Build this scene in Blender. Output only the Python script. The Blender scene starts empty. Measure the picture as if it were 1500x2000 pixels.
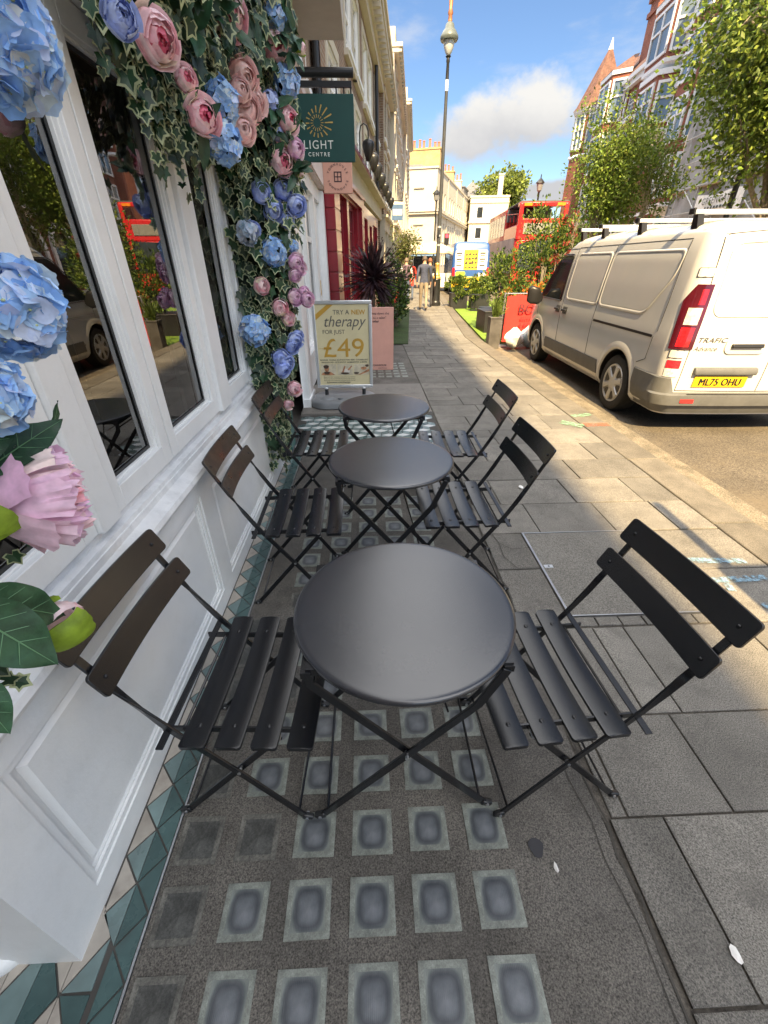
import bpy, math, random
from mathutils import Vector, Matrix, Euler, noise
scene = bpy.context.scene
COL = scene.collection
rad = math.radians
V = Vector
rng = random.Random(11)
MW = {}

# ------------------------------------------------------------------ materials
def new_mat(name):
    m = bpy.data.materials.new(name); m.use_nodes = True
    nt = m.node_tree; nt.nodes.clear()
    out = nt.nodes.new('ShaderNodeOutputMaterial')
    return m, nt, out

def N(nt, t, **kw):
    n = nt.nodes.new(t)
    for k, v in kw.items():
        if k in n.inputs: n.inputs[k].default_value = v
        else: setattr(n, k, v)
    return n

def mixcol(nt, a, b, fac, mode='MIX'):
    n = nt.nodes.new('ShaderNodeMix'); n.data_type = 'RGBA'; n.blend_type = mode
    for sock, val in ((n.inputs[6], a), (n.inputs[7], b), (n.inputs[0], fac)):
        if hasattr(val, 'links') or isinstance(val, bpy.types.NodeSocket): nt.links.new(val, sock)
        elif isinstance(val, (int, float)): sock.default_value = val
        else: sock.default_value = (*val[:3], 1)
    return n.outputs[2]

def ramp(nt, fac, stops):
    n = nt.nodes.new('ShaderNodeValToRGB'); e = n.color_ramp.elements
    while len(e) < len(stops): e.new(0.5)
    for el, (p, c) in zip(e, stops):
        el.position = p; el.color = (*c, 1) if len(c) == 3 else c
    nt.links.new(fac, n.inputs[0]); return n.outputs[0]

def coords(nt, scale=(1, 1, 1), rot=(0, 0, 0)):
    tc = nt.nodes.new('ShaderNodeTexCoord'); mp = nt.nodes.new('ShaderNodeMapping')
    mp.inputs['Scale'].default_value = scale; mp.inputs['Rotation'].default_value = rot
    nt.links.new(tc.outputs['Object'], mp.inputs[0]); return mp.outputs[0]

def noise_fac(nt, vec, scale, detail=4, rough=.6, lo=.35, hi=.65):
    n = N(nt, 'ShaderNodeTexNoise', Scale=scale, Detail=detail, Roughness=rough)
    nt.links.new(vec, n.inputs['Vector'])
    r = nt.nodes.new('ShaderNodeMapRange'); r.inputs[1].default_value = lo; r.inputs[2].default_value = hi
    nt.links.new(n.outputs[0], r.inputs[0]); return r.outputs[0]

def mat(name, col, rough=.6, metal=0., var=.12, vscale=6., fine=0., fscale=150., bump=0., bscale=80.,
        spec=.5, coat=0., island=0., dirt=None, dirt_scale=3., dirt_amt=.5, rvar=0., transl=0., sheen=0.):
    m, nt, out = new_mat(name)
    b = nt.nodes.new('ShaderNodeBsdfPrincipled')
    b.inputs['Roughness'].default_value = rough; b.inputs['Metallic'].default_value = metal
    b.inputs['Specular IOR Level'].default_value = spec; b.inputs['Coat Weight'].default_value = coat
    if coat: b.inputs['Coat Roughness'].default_value = .06
    vec = coords(nt)
    c = None
    lo = tuple(max(0, x*(1-var)) for x in col[:3]); hi = tuple(min(1, x*(1+var)) for x in col[:3])
    f = noise_fac(nt, vec, vscale)
    c = mixcol(nt, lo, hi, f)
    if fine:
        f2 = noise_fac(nt, vec, fscale, 2, .7, .3, .7)
        r2 = ramp(nt, f2, [(0, (1-fine,)*3), (1, (1+fine,)*3)])
        c = mixcol(nt, c, r2, 1., 'MULTIPLY')
    if island:
        g = nt.nodes.new('ShaderNodeNewGeometry')
        r3 = ramp(nt, g.outputs['Random Per Island'], [(0, (1-island,)*3), (1, (1+island,)*3)])
        c = mixcol(nt, c, r3, 1., 'MULTIPLY')
    if dirt:
        f4 = noise_fac(nt, vec, dirt_scale, 6, .65, .5, .72)
        mm = nt.nodes.new('ShaderNodeMath'); mm.operation = 'MULTIPLY'; mm.inputs[1].default_value = dirt_amt
        nt.links.new(f4, mm.inputs[0])
        c = mixcol(nt, c, dirt, mm.outputs[0])
    nt.links.new(c, b.inputs['Base Color'])
    if rvar:
        f5 = noise_fac(nt, vec, vscale*1.7, 5)
        r5 = nt.nodes.new('ShaderNodeMapRange'); r5.inputs[3].default_value = rough-rvar; r5.inputs[4].default_value = rough+rvar
        nt.links.new(f5, r5.inputs[0]); nt.links.new(r5.outputs[0], b.inputs['Roughness'])
    if bump:
        nn = N(nt, 'ShaderNodeTexNoise', Scale=bscale, Detail=5, Roughness=.65); nt.links.new(vec, nn.inputs['Vector'])
        bp = nt.nodes.new('ShaderNodeBump'); bp.inputs['Strength'].default_value = bump; bp.inputs['Distance'].default_value = .01
        nt.links.new(nn.outputs[0], bp.inputs['Height']); nt.links.new(bp.outputs[0], b.inputs['Normal'])
    if transl:
        t = nt.nodes.new('ShaderNodeBsdfTranslucent'); nt.links.new(c, t.inputs[0])
        mx = nt.nodes.new('ShaderNodeMixShader'); mx.inputs[0].default_value = transl
        nt.links.new(b.outputs[0], mx.inputs[1]); nt.links.new(t.outputs[0], mx.inputs[2])
        nt.links.new(mx.outputs[0], out.inputs[0])
    else:
        nt.links.new(b.outputs[0], out.inputs[0])
    return m

def emit_mat(name, col, s):
    m, nt, out = new_mat(name); e = N(nt, 'ShaderNodeEmission', Strength=s); e.inputs[0].default_value = (*col, 1)
    nt.links.new(e.outputs[0], out.inputs[0]); return m

def glass_mat(name, tint=(.8, .82, .8), ior=1.8, rough=0., wav=0.):
    m, nt, out = new_mat(name)
    fr = N(nt, 'ShaderNodeFresnel', IOR=ior)
    gl = N(nt, 'ShaderNodeBsdfGlossy', Roughness=rough); tr = nt.nodes.new('ShaderNodeBsdfTransparent')
    tr.inputs[0].default_value = (*tint, 1)
    mx = nt.nodes.new('ShaderNodeMixShader')
    nt.links.new(fr.outputs[0], mx.inputs[0]); nt.links.new(tr.outputs[0], mx.inputs[1]); nt.links.new(gl.outputs[0], mx.inputs[2])
    if wav:
        nn = N(nt, 'ShaderNodeTexNoise', Scale=2.5, Detail=1); nt.links.new(coords(nt), nn.inputs['Vector'])
        bp = nt.nodes.new('ShaderNodeBump'); bp.inputs['Strength'].default_value = wav; bp.inputs['Distance'].default_value = .01
        nt.links.new(nn.outputs[0], bp.inputs['Height']); nt.links.new(bp.outputs[0], gl.inputs['Normal'])
    nt.links.new(mx.outputs[0], out.inputs[0]); return m

def brick_mat(name, c1, c2, mortar, scale=1., vertical=True, bw=.225, rh=.075, ms=.009, var=.15, axis='YZ', rough=.85):
    m, nt, out = new_mat(name); b = nt.nodes.new('ShaderNodeBsdfPrincipled'); b.inputs['Roughness'].default_value = rough
    tc = nt.nodes.new('ShaderNodeTexCoord'); sp = nt.nodes.new('ShaderNodeSeparateXYZ'); nt.links.new(tc.outputs['Object'], sp.inputs[0])
    ad = nt.nodes.new('ShaderNodeMath'); nt.links.new(sp.outputs[0], ad.inputs[0]); nt.links.new(sp.outputs[1], ad.inputs[1])
    cb = nt.nodes.new('ShaderNodeCombineXYZ'); nt.links.new(ad.outputs[0], cb.inputs[0]); nt.links.new(sp.outputs[2], cb.inputs[1])
    br = nt.nodes.new('ShaderNodeTexBrick'); nt.links.new(cb.outputs[0], br.inputs['Vector'])
    br.inputs['Color1'].default_value = (*c1, 1); br.inputs['Color2'].default_value = (*c2, 1); br.inputs['Mortar'].default_value = (*mortar, 1)
    br.inputs['Scale'].default_value = 1; br.inputs['Brick Width'].default_value = bw; br.inputs['Row Height'].default_value = rh
    br.inputs['Mortar Size'].default_value = ms; br.inputs['Bias'].default_value = 0
    f = noise_fac(nt, tc.outputs['Object'], 1.3, 6)
    r = ramp(nt, f, [(0, (1-var,)*3), (1, (1+var,)*3)])
    c = mixcol(nt, br.outputs[0], r, 1., 'MULTIPLY'); nt.links.new(c, b.inputs['Base Color'])
    bp = nt.nodes.new('ShaderNodeBump'); bp.inputs['Strength'].default_value = .5; bp.inputs['Distance'].default_value = .01; bp.invert = True
    nt.links.new(br.outputs['Fac'], bp.inputs['Height']); nt.links.new(bp.outputs[0], b.inputs['Normal'])
    nt.links.new(b.outputs[0], out.inputs[0]); return m

# ------------------------------------------------------------------ objects
def tag(o, label=None, cat=None, group=None, kind=None):
    if label: o['label'] = label
    if cat: o['category'] = cat
    if group: o['group'] = group
    if kind: o['kind'] = kind
    return o

def thing(name, label, cat, loc=(0, 0, 0), rz=0., group=None, rx=0., ry=0.):
    o = bpy.data.objects.new(name, None); COL.objects.link(o)
    o.empty_display_size = .1
    o.location = loc; o.rotation_euler = (rx, ry, rz); tag(o, label, cat, group)
    MW[o.name] = Matrix.LocRotScale(V(loc), Euler((rx, ry, rz)), None)
    return o

def copy_tree(o, parent=None):
    c = o.copy(); COL.objects.link(c); c.parent = parent
    for ch in list(o.children): copy_tree(ch, c)
    return c

def place_copy(o, loc, rz, label, group=None):
    c = copy_tree(o); c.location = loc; c.rotation_euler = (0, 0, rz); c['label'] = label
    if group: c['group'] = group
    MW[c.name] = Matrix.LocRotScale(V(loc), Euler((0, 0, rz)), None)
    return c

class MB:
    def __init__(self): self.v = []; self.f = []; self.m = []; self.T = None
    def add(self, pts):
        n = len(self.v)
        if self.T is not None: pts = [self.T @ V(p) for p in pts]
        self.v.extend([tuple(p) for p in pts]); return n
    def poly(self, pts, mi=0):
        n = self.add(pts); self.f.append(tuple(range(n, n+len(pts)))); self.m.append(mi)
    def faces(self, pts, fs, mi=0):
        n = self.add(pts)
        for f in fs: self.f.append(tuple(n+i for i in f)); self.m.append(mi)
    def bx(self, x0, x1, y0, y1, z0, z1, mi=0):
        p = [(x0,y0,z0),(x1,y0,z0),(x1,y1,z0),(x0,y1,z0),(x0,y0,z1),(x1,y0,z1),(x1,y1,z1),(x0,y1,z1)]
        self.faces(p, [(0,3,2,1),(4,5,6,7),(0,1,5,4),(1,2,6,5),(2,3,7,6),(3,0,4,7)], mi)
    def obx(self, c, s, M=None, mi=0):
        M = M or Matrix.Identity(3); c = V(c); hx, hy, hz = s[0]/2, s[1]/2, s[2]/2
        p = [c + M @ V(q) for q in [(-hx,-hy,-hz),(hx,-hy,-hz),(hx,hy,-hz),(-hx,hy,-hz),(-hx,-hy,hz),(hx,-hy,hz),(hx,hy,hz),(-hx,hy,hz)]]
        self.faces(p, [(0,3,2,1),(4,5,6,7),(0,1,5,4),(1,2,6,5),(2,3,7,6),(3,0,4,7)], mi)
    def bar(self, p, q, w, t, side=(0, 1, 0), mi=0):
        """rectangular bar p->q; t measured along side direction, w across"""
        self.sweep([p, q], [side, side], t, w, mi)
    def sweep(self, pts, sides, t, w, mi=0):
        pts = [V(p) for p in pts]; rings = []
        for i, p in enumerate(pts):
            d = (pts[min(i+1, len(pts)-1)] - pts[max(i-1, 0)]).normalized()
            s = V(sides[i]); s = (s - d*s.dot(d)).normalized(); u = d.cross(s)
            rings.append([p + s*t/2 + u*w/2, p - s*t/2 + u*w/2, p - s*t/2 - u*w/2, p + s*t/2 - u*w/2])
        self.loft(rings, True, True, mi)
    def loft(self, rings, closed=True, caps=True, mi=0):
        n = len(rings[0]); base = self.add([p for r in rings for p in r])
        for i in range(len(rings)-1):
            for j in range(n if closed else n-1):
                a = base+i*n+j; b = base+i*n+(j+1) % n
                self.f.append((a, b, b+n, a+n)); self.m.append(mi)
        if caps:
            self.f.append(tuple(base+j for j in reversed(range(n)))); self.m.append(mi)
            self.f.append(tuple(base+(len(rings)-1)*n+j for j in range(n))); self.m.append(mi)
    def tube(self, pts, r, n=8, mi=0, caps=True):
        pts = [V(p) for p in pts]; rs = r if isinstance(r, (list, tuple)) else [r]*len(pts)
        rings = []; prev = None
        for i, p in enumerate(pts):
            d = (pts[min(i+1, len(pts)-1)] - pts[max(i-1, 0)]).normalized()
            if prev is None:
                a = V((0, 0, 1)) if abs(d.z) < .9 else V((1, 0, 0))
            else: a = prev
            s = (a - d*a.dot(d)).normalized(); prev = s; u = d.cross(s)
            rings.append([p + (s*math.cos(2*math.pi*k/n) + u*math.sin(2*math.pi*k/n))*rs[i] for k in range(n)])
        self.loft(rings, True, caps, mi)
    def lathe(self, prof, c=(0, 0, 0), n=24, mi=0, sx=1., sy=1., caps=True):
        c = V(c); rings = [[c + V((r*sx*math.cos(2*math.pi*k/n), r*sy*math.sin(2*math.pi*k/n), z)) for k in range(n)] for r, z in prof]
        self.loft(rings, True, caps, mi)
    def ball(self, c, rx, ry=None, rz=None, nu=12, nv=8, mi=0):
        ry = ry or rx; rz = rz or rx; c = V(c)
        rings = []
        for i in range(1, nv):
            a = math.pi*i/nv
            rings.append([c + V((rx*math.sin(a)*math.cos(2*math.pi*k/nu), ry*math.sin(a)*math.sin(2*math.pi*k/nu), -rz*math.cos(a))) for k in range(nu)])
        base = len(self.v); self.loft(rings, True, False, mi)
        s = self.add([c + V((0, 0, -rz)), c + V((0, 0, rz))])
        for k in range(nu):
            self.f.append((base+(k+1) % nu, base+k, s)); self.m.append(mi)
            t = base+(nv-2)*nu
            self.f.append((t+k, t+(k+1) % nu, s+1)); self.m.append(mi)
    def prism(self, poly, fn, d0, d1, mi=0):
        """poly 2D, fn(u,v,d)->3D"""
        self.loft([[fn(u, v, d0) for u, v in poly], [fn(u, v, d1) for u, v in poly]], True, True, mi)
    def grid(self, fn, nu, nv, mi=0):
        b = self.add([fn(i/nu, j/nv) for j in range(nv+1) for i in range(nu+1)])
        for j in range(nv):
            for i in range(nu):
                a = b+j*(nu+1)+i; self.f.append((a, a+1, a+nu+2, a+nu+1)); self.m.append(mi)
    def text(self, s, o, right, up, size, mi=0, align='CENTER', shear=0., spacing=1., lift=0., bold=0., sx=1.):
        cu = bpy.data.curves.new('lettering', 'FONT'); cu.body = s; cu.size = 1.; cu.align_x = align; cu.align_y = 'BOTTOM_BASELINE'
        cu.shear = shear; cu.space_character = spacing; cu.fill_mode = 'BOTH' if False else 'FRONT'; cu.dimensions = '2D'; cu.fill_mode = 'BOTH'; cu.offset = bold
        cu.resolution_u = 4
        ob = bpy.data.objects.new('lettering', cu)
        me = ob.to_mesh()
        right = V(right).normalized(); up = V(up).normalized(); nrm = right.cross(up); o = V(o) + nrm*lift
        n = self.add([o + right*(v.co.x*size*sx) + up*(v.co.y*size) for v in me.vertices])
        for p in me.polygons:
            self.f.append(tuple(n+i for i in p.vertices)); self.m.append(mi)
        ob.to_mesh_clear(); bpy.data.objects.remove(ob); bpy.data.curves.remove(cu)
    def mesh(self, name, mats, smooth=None):
        me = bpy.data.meshes.new(name); me.from_pydata(self.v, [], self.f)
        for mt in (mats if isinstance(mats, (list, tuple)) else [mats]): me.materials.append(mt)
        me.polygons.foreach_set('material_index', self.m)
        me.validate()
        if smooth:
            me.shade_smooth()
            if smooth < 179: me.set_sharp_from_angle(angle=rad(smooth))
        me.update(); return me
    def build(self, name, mats, parent=None, world=False, smooth=None, bevel=0., origin=None, seg=2, recalc=True):
        if parent is not None and world:
            inv = MW[root_of(parent).name].inverted(); self.v = [tuple(inv @ V(p)) for p in self.v]
        if origin is not None:
            oo = V(origin); self.v = [tuple(V(p)-oo) for p in self.v]
        me = self.mesh(name, mats, smooth)
        if recalc:
            import bmesh
            bm = bmesh.new(); bm.from_mesh(me); bmesh.ops.recalc_face_normals(bm, faces=bm.faces); bm.to_mesh(me); bm.free()
        o = bpy.data.objects.new(name, me); COL.objects.link(o)
        if parent is not None: o.parent = parent
        if origin is not None: o.location = origin; MW[o.name] = Matrix.Translation(V(origin))
        elif parent is None: MW[o.name] = Matrix.Identity(4)
        if bevel:
            b = o.modifiers.new('bevel', 'BEVEL'); b.width = bevel; b.segments = seg; b.limit_method = 'ANGLE'; b.angle_limit = rad(40)
            me.shade_smooth(); me.set_sharp_from_angle(angle=rad(50))
        return o

def root_of(o):
    while o.parent is not None: o = o.parent
    return o

def struct(mb, name, mats, **kw):
    o = mb.build(name, mats, **kw); o['kind'] = 'structure'; return o

def rrect(w, h, r, n=4, cx=0, cy=0):
    pts = []
    for (sx, sy, a0) in ((1, 1, 0), (-1, 1, 90), (-1, -1, 180), (1, -1, 270)):
        for k in range(n+1):
            a = rad(a0 + 90*k/n); pts.append((cx+sx*(w/2-r)+r*math.cos(a), cy+sy*(h/2-r)+r*math.sin(a)))
    return pts
SKY, SUN, EXPO = .052, 4.8, 1.82
CLOUDS = [(14.5, 11.6, 10.5, 3.7), (19, 6.2, 7, 1.3), (13.5, 20.8, 7, 1.0), (60, 20, 18, 8), (-70, 18, 20, 9), (130, 25, 25, 12), (-140, 22, 26, 10)]
FILL_CLOUD = (19.0, 18.9, 19.0)
# ------------------------------------------------------------------ camera, sky, sun
cam = bpy.data.cameras.new('camera'); camo = bpy.data.objects.new('camera', cam); COL.objects.link(camo)
Rr = ((0.999271722547008, -0.037801927728654976, -0.005199882492226397),
      (-0.023953276901624188, -0.5153544873468187, -0.8566422782568999),
      (0.029702946715932644, 0.8561429592255579, -0.5158846463356853))
right, down, fwd = V(Rr[0]), V(Rr[1]), V(Rr[2])
CM = Matrix.Identity(4)
for i in range(3):
    CM[i][0] = right[i]; CM[i][1] = -down[i]; CM[i][2] = -fwd[i]
CM[2][3] = 1.53
camo.matrix_world = CM
cam.sensor_fit = 'VERTICAL'; cam.sensor_height = 36.; cam.sensor_width = 27.; cam.lens = 36*810/2000
cam.clip_start = .02; cam.clip_end = 2000
scene.camera = camo

SUN_EL, SUN_AZ = 46., 1.6      # light travels along +Y, 1.6 degrees towards +X
w = bpy.data.worlds.new('World'); scene.world = w; w.use_nodes = True
nt = w.node_tree; nt.nodes.clear()
wo = nt.nodes.new('ShaderNodeOutputWorld'); bg = nt.nodes.new('ShaderNodeBackground')
sky = nt.nodes.new('ShaderNodeTexSky'); sky.sky_type = 'NISHITA'; sky.sun_disc = False
sky.sun_elevation = rad(SUN_EL); sky.sun_rotation = rad(180+SUN_AZ); sky.air_density = 1.0; sky.dust_density = .25; sky.ozone_density = 5.
tc = nt.nodes.new('ShaderNodeTexCoord')
def dirnoise(scale, detail, sc=(1, 1, 1), off=(0, 0, 0)):
    mp = nt.nodes.new('ShaderNodeMapping'); mp.inputs['Scale'].default_value = sc; mp.inputs['Location'].default_value = off
    nt.links.new(tc.outputs['Generated'], mp.inputs[0])
    n = N(nt, 'ShaderNodeTexNoise', Scale=scale, Detail=detail, Roughness=.58); nt.links.new(mp.outputs[0], n.inputs['Vector']); return n.outputs[0]
def math_(op, a, b=None, c=None):
    n = nt.nodes.new('ShaderNodeMath'); n.operation = op
    for i, x in enumerate((a, b, c)):
        if x is None: continue
        if isinstance(x, (int, float)): n.inputs[i].default_value = x
        else: nt.links.new(x, n.inputs[i])
    return n.outputs[0]
def mrange(x, a, b, c=0., d=1., smooth=True):
    n = nt.nodes.new('ShaderNodeMapRange'); n.interpolation_type = 'SMOOTHSTEP' if smooth else 'LINEAR'
    for i, y in enumerate((a, b, c, d)): n.inputs[i+1].default_value = y
    nt.links.new(x, n.inputs[0]); return n.outputs[0]
sp = nt.nodes.new('ShaderNodeSeparateXYZ'); nt.links.new(tc.outputs['Generated'], sp.inputs[0])
az = math_('ARCTAN2', sp.outputs[0], sp.outputs[1]); el = math_('ARCSINE', sp.outputs[2])
# cumulus banks as ellipses of direction (azimuth, elevation), broken up by noise
def bank(a0, e0, ra, re, base=None):
    da = math_('DIVIDE', math_('SUBTRACT', az, rad(a0)), rad(ra)); de = math_('DIVIDE', math_('SUBTRACT', el, rad(e0)), rad(re))
    return math_('SUBTRACT', 1., math_('SQRT', math_('ADD', math_('MULTIPLY', da, da), math_('MULTIPLY', de, de))))
n1 = dirnoise(5.5, 8, (1, 1, 1.4)); n2 = dirnoise(3.2, 7, (1, 1, 1.6), (3, 1, .3)); n3 = dirnoise(14, 6)
shape = None
for b in CLOUDS:
    s = bank(*b); shape = s if shape is None else math_('MAXIMUM', shape, s)
fld = math_('ADD', shape, math_('MULTIPLY', math_('SUBTRACT', n1, .5), 2.3))
fld = math_('ADD', fld, math_('MULTIPLY', math_('SUBTRACT', n3, .5), .5))
cov = mrange(fld, -.02, .42)
hz = mrange(el, rad(1), rad(9), .55, 0.)                       # scattered low cloud near the horizon
low = math_('MULTIPLY', mrange(math_('ADD', n2, math_('MULTIPLY', n3, .25)), .58, .78), hz)
wisp = math_('MULTIPLY', mrange(dirnoise(4, 8, (1, 1, 3), (7, 2, 1)), .54, .74), .45)
cov = math_('MAXIMUM', math_('MAXIMUM', cov, low), wisp)
shade = mrange(math_('ADD', math_('DIVIDE', math_('SUBTRACT', el, rad(11.3)), rad(6)), math_('MULTIPLY', math_('SUBTRACT', n1, .5), 1.5)), -.5, .4)
ccol = ramp(nt, shade, [(0, (3.6, 3.6, 3.7)), (1, (5.2, 5.1, 4.9))])
skyc = mixcol(nt, sky.outputs[0], ccol, cov)
# bright broken cumulus added above the frame, unseen, to light the shade
side = math_('MULTIPLY', mrange(az, rad(2), rad(44)), mrange(az, rad(130), rad(80)))      # blue sky left over the far side of the street
onz = math_('ADD', math_('ADD', dirnoise(2.6, 8, (1, 1, 1), (5, 9, 2)), math_('MULTIPLY', n3, .22)), math_('MULTIPLY', side, -.26))
ov = math_('MULTIPLY', mrange(math_('ADD', el, math_('MULTIPLY', math_('SUBTRACT', n1, .5), .35)), rad(25), rad(35)), mrange(onz, .40, .53))
skyc = mixcol(nt, skyc, FILL_CLOUD, ov)
nt.links.new(skyc, bg.inputs[0]); bg.inputs[1].default_value = SKY
nt.links.new(bg.outputs[0], wo.inputs[0])
sl = bpy.data.lights.new('sun', 'SUN'); sl.energy = SUN; sl.angle = rad(.53); sl.color = (1, .735, .39)
so = bpy.data.objects.new('sun', sl); COL.objects.link(so)
d = V((math.sin(rad(SUN_AZ))*math.cos(rad(SUN_EL)), math.cos(rad(SUN_AZ))*math.cos(rad(SUN_EL)), -math.sin(rad(SUN_EL))))
so.rotation_euler = d.to_track_quat('-Z', 'Y').to_euler(); so.location = (0, -20, 30)
vs = scene.view_settings; scene.display_settings.display_device = 'sRGB'
vs.view_transform = 'Standard'; vs.look = 'None'; vs.gamma = 1.; vs.exposure = EXPO
scene.cycles.max_bounces = 8; scene.cycles.transparent_max_bounces = 12
scene.cycles.use_denoising = True
try: scene.cycles.sample_clamp_indirect = 6.
except Exception: pass
# ------------------------------------------------------------------ common materials
M = {}
M['white'] = mat('white paint', (.80, .815, .815), .40, var=.03, vscale=3, dirt=(.55, .55, .52), dirt_scale=16, dirt_amt=.16, bump=.12, bscale=60, rvar=.1)
M['white2'] = mat('white paint weathered', (.72, .73, .735), .5, var=.08, vscale=9, dirt=(.36, .37, .38), dirt_scale=22, dirt_amt=.28, bump=.15, bscale=60)
M['cream'] = mat('cream stucco', (.47, .43, .345), .8, var=.06, vscale=2, dirt=(.5, .44, .34), dirt_scale=1.5, dirt_amt=.35)
M['creamsun'] = mat('pale stucco', (.50, .465, .385), .8, var=.05, vscale=1, dirt=(.55, .5, .4), dirt_scale=.8, dirt_amt=.25)
M['black'] = mat('black powder coat', (.009, .010, .0125), .25, var=.05, vscale=3, bump=.04, bscale=600, rvar=.015, spec=.55)
M['tabletop'] = mat('black table top', (.028, .030, .036), .25, var=.06, vscale=2, bump=.02, bscale=800, dirt=(.045, .045, .047), dirt_scale=9, dirt_amt=.2, rvar=.012, spec=.95)
M['brownbacks'] = mat('worn black powder coat', (.030, .024, .021), .36, var=.2, vscale=14, rvar=.1)
M['steel'] = mat('bare steel', (.55, .56, .58), .35, metal=.9, var=.1)
M['alu'] = mat('brushed aluminium', (.62, .63, .64), .38, metal=.6, var=.05)
M['darkint'] = mat('dark interior', (.075, .06, .048), .8, var=.4, vscale=1.2)
M['glass'] = glass_mat('window glass', (.78, .8, .78), 3.3, 0., .015)
M['darkglass'] = mat('dark window pane', (.02, .025, .03), .06, var=.3, vscale=.7, spec=.9)
M['blind'] = mat('window with pale blind', (.20, .20, .19), .25, var=.3, vscale=.9)
M['iron'] = mat('black iron paint', (.018, .019, .02), .35, var=.2)
M['gold'] = mat('gold paint', (.60, .40, .12), .35, metal=.5, var=.15, vscale=30)
M['brick'] = brick_mat('brown stock brick', (.23, .145, .095), (.16, .10, .07), (.30, .26, .21))
M['redbrick'] = brick_mat('red mansion brick', (.22, .062, .036), (.17, .045, .028), (.24, .14, .10))
M['yellowbrick'] = brick_mat('yellow stock brick', (.42, .30, .13), (.34, .23, .10), (.40, .33, .22))
M['redpaint'] = mat('dark red gloss paint', (.235, .012, .022), .28, var=.12, vscale=3, coat=.3)
M['tile_roof'] = mat('clay roof tile', (.125, .06, .042), .8, var=.3, vscale=4, fine=.3, fscale=20)
M['slate'] = mat('grey slate', (.13, .13, .14), .7, var=.2, vscale=4)
M['terracotta'] = mat('terracotta', (.45, .15, .09), .8, var=.2, vscale=5)

# ------------------------------------------------------------------ ground sheets
D2 = rad(5.8)                                   # the street bends to the right past y = 10.5
def bend(x, y):
    """street coordinates (offset from the near street axis, run) to world"""
    if y <= 10.5: return (x, y)
    return (x + (y-10.5)*math.tan(D2), y)
asphalt = mat('asphalt', (.105, .09, .07), .9, var=.16, vscale=1.6, fine=.75, fscale=95, bump=.9, bscale=110, dirt=(.155, .125, .085), dirt_scale=1.2, dirt_amt=.8)
g = MB(); g.poly([(-300, -300, -.115), (300, -300, -.115), (300, 500, -.115), (-300, 500, -.115)])
struct(g, 'ground', mat('earth and tarmac', (.12, .11, .10), .95))
def strip(xa, xb, ys, z):
    m = MB()
    for a, b in zip(ys, ys[1:]):
        m.poly([(*bend(xa, a), z), (*bend(xb, a), z), (*bend(xb, b), z), (*bend(xa, b), z)])
    return m
YS = [-14, 0, 5, 10.5, 20, 60, 130]
struct(strip(2.45, 10.2, YS, -.1), 'road', asphalt)
# far pavement across the road
fp = MB()
for a, b in zip(YS, YS[1:]):
    pa, pb, pc, pd = bend(10.2, a), bend(15.2, a), bend(15.2, b), bend(10.2, b)
    fp.faces([(*pa, -.11), (*pd, -.11), (*pa, .02), (*pb, .02), (*pc, .02), (*pd, .02)], [(0, 2, 5, 1), (2, 3, 4, 5)])
struct(fp, 'far_pavement', mat('far paving', (.30, .26, .20), .85, var=.15, vscale=2, fine=.2))

# paving slabs, each its own block in one sheet of paving, over a bed of mortar
slabm = mat('york stone paving', (.172, .162, .142), .82, var=.16, vscale=3.2, fine=.7, fscale=235, bump=.45, bscale=230, island=.22, dirt=(.10, .093, .083), dirt_scale=8, dirt_amt=.65, rvar=.08)
bed = MB()
for a, b in zip(YS, YS[1:]):
    pa, pb, pc, pd = bend(-.78 if a < 10 else -.7, a), bend(2.35, a), bend(2.35, b), bend(-.78 if b < 10 else -.7, b)
    bed.poly([(*pa, -.009), (*pb, -.009), (*pc, -.009), (*pd, -.009)])
struct(bed, 'pavement', mat('mortar bed', (.085, .075, .062), .95, var=.3, vscale=20, fine=.4))
pv = MB(); r2 = random.Random(5)
def slab(x0, x1, y0, y1, gap=.004, z=0., sunk=0.):
    h = r2.uniform(-.0018, .0018) - sunk
    tl = [r2.uniform(-.0015, .0015) for _ in range(4)]
    c = [(x0+gap, y0+gap), (x1-gap, y0+gap), (x1-gap, y1-gap), (x0+gap, y1-gap)]
    e = .004
    ci = [(x0+gap+e, y0+gap+e), (x1-gap-e, y0+gap+e), (x1-gap-e, y1-gap-e), (x0+gap+e, y1-gap-e)]
    n = pv.add([(*bend(*p), z+h-.011) for p in c] + [(*bend(*p), z+h-.002+t) for p, t in zip(c, tl)] + [(*bend(*p), z+h+t) for p, t in zip(ci, tl)])
    for k in range(4):
        l = (k+1) % 4
        pv.f.append((n+k, n+l, n+4+l, n+4+k)); pv.m.append(0)
        pv.f.append((n+4+k, n+4+l, n+8+l, n+8+k)); pv.m.append(0)
    pv.f.append((n+8, n+9, n+10, n+11)); pv.m.append(0)
rows = [(-.6, -.1, [.73, 1.35, 2.02]), (-.1, .205, [.73, 1.15, 1.75]), (.205, .605, [.735, .91, 1.75]), (.605, .95, [.745, .80, 1.15, 1.72]), (.95, 1.405, [.74, 1.06, 1.21, 1.80]),
        (2.23, 2.61, [.72, 1.11, 1.62, 2.05]), (2.61, 3.0, [.74, .95, 1.52, 2.03]), (3.0, 3.38, [.74, 1.3, 1.72]), (3.38, 3.77, [.74, 1.05, 1.6, 2.05])]
for y0, y1, xs in rows:
    xs = xs + [2.31]
    for a, b in zip(xs, xs[1:]): slab(a, b, y0, y1)
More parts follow.
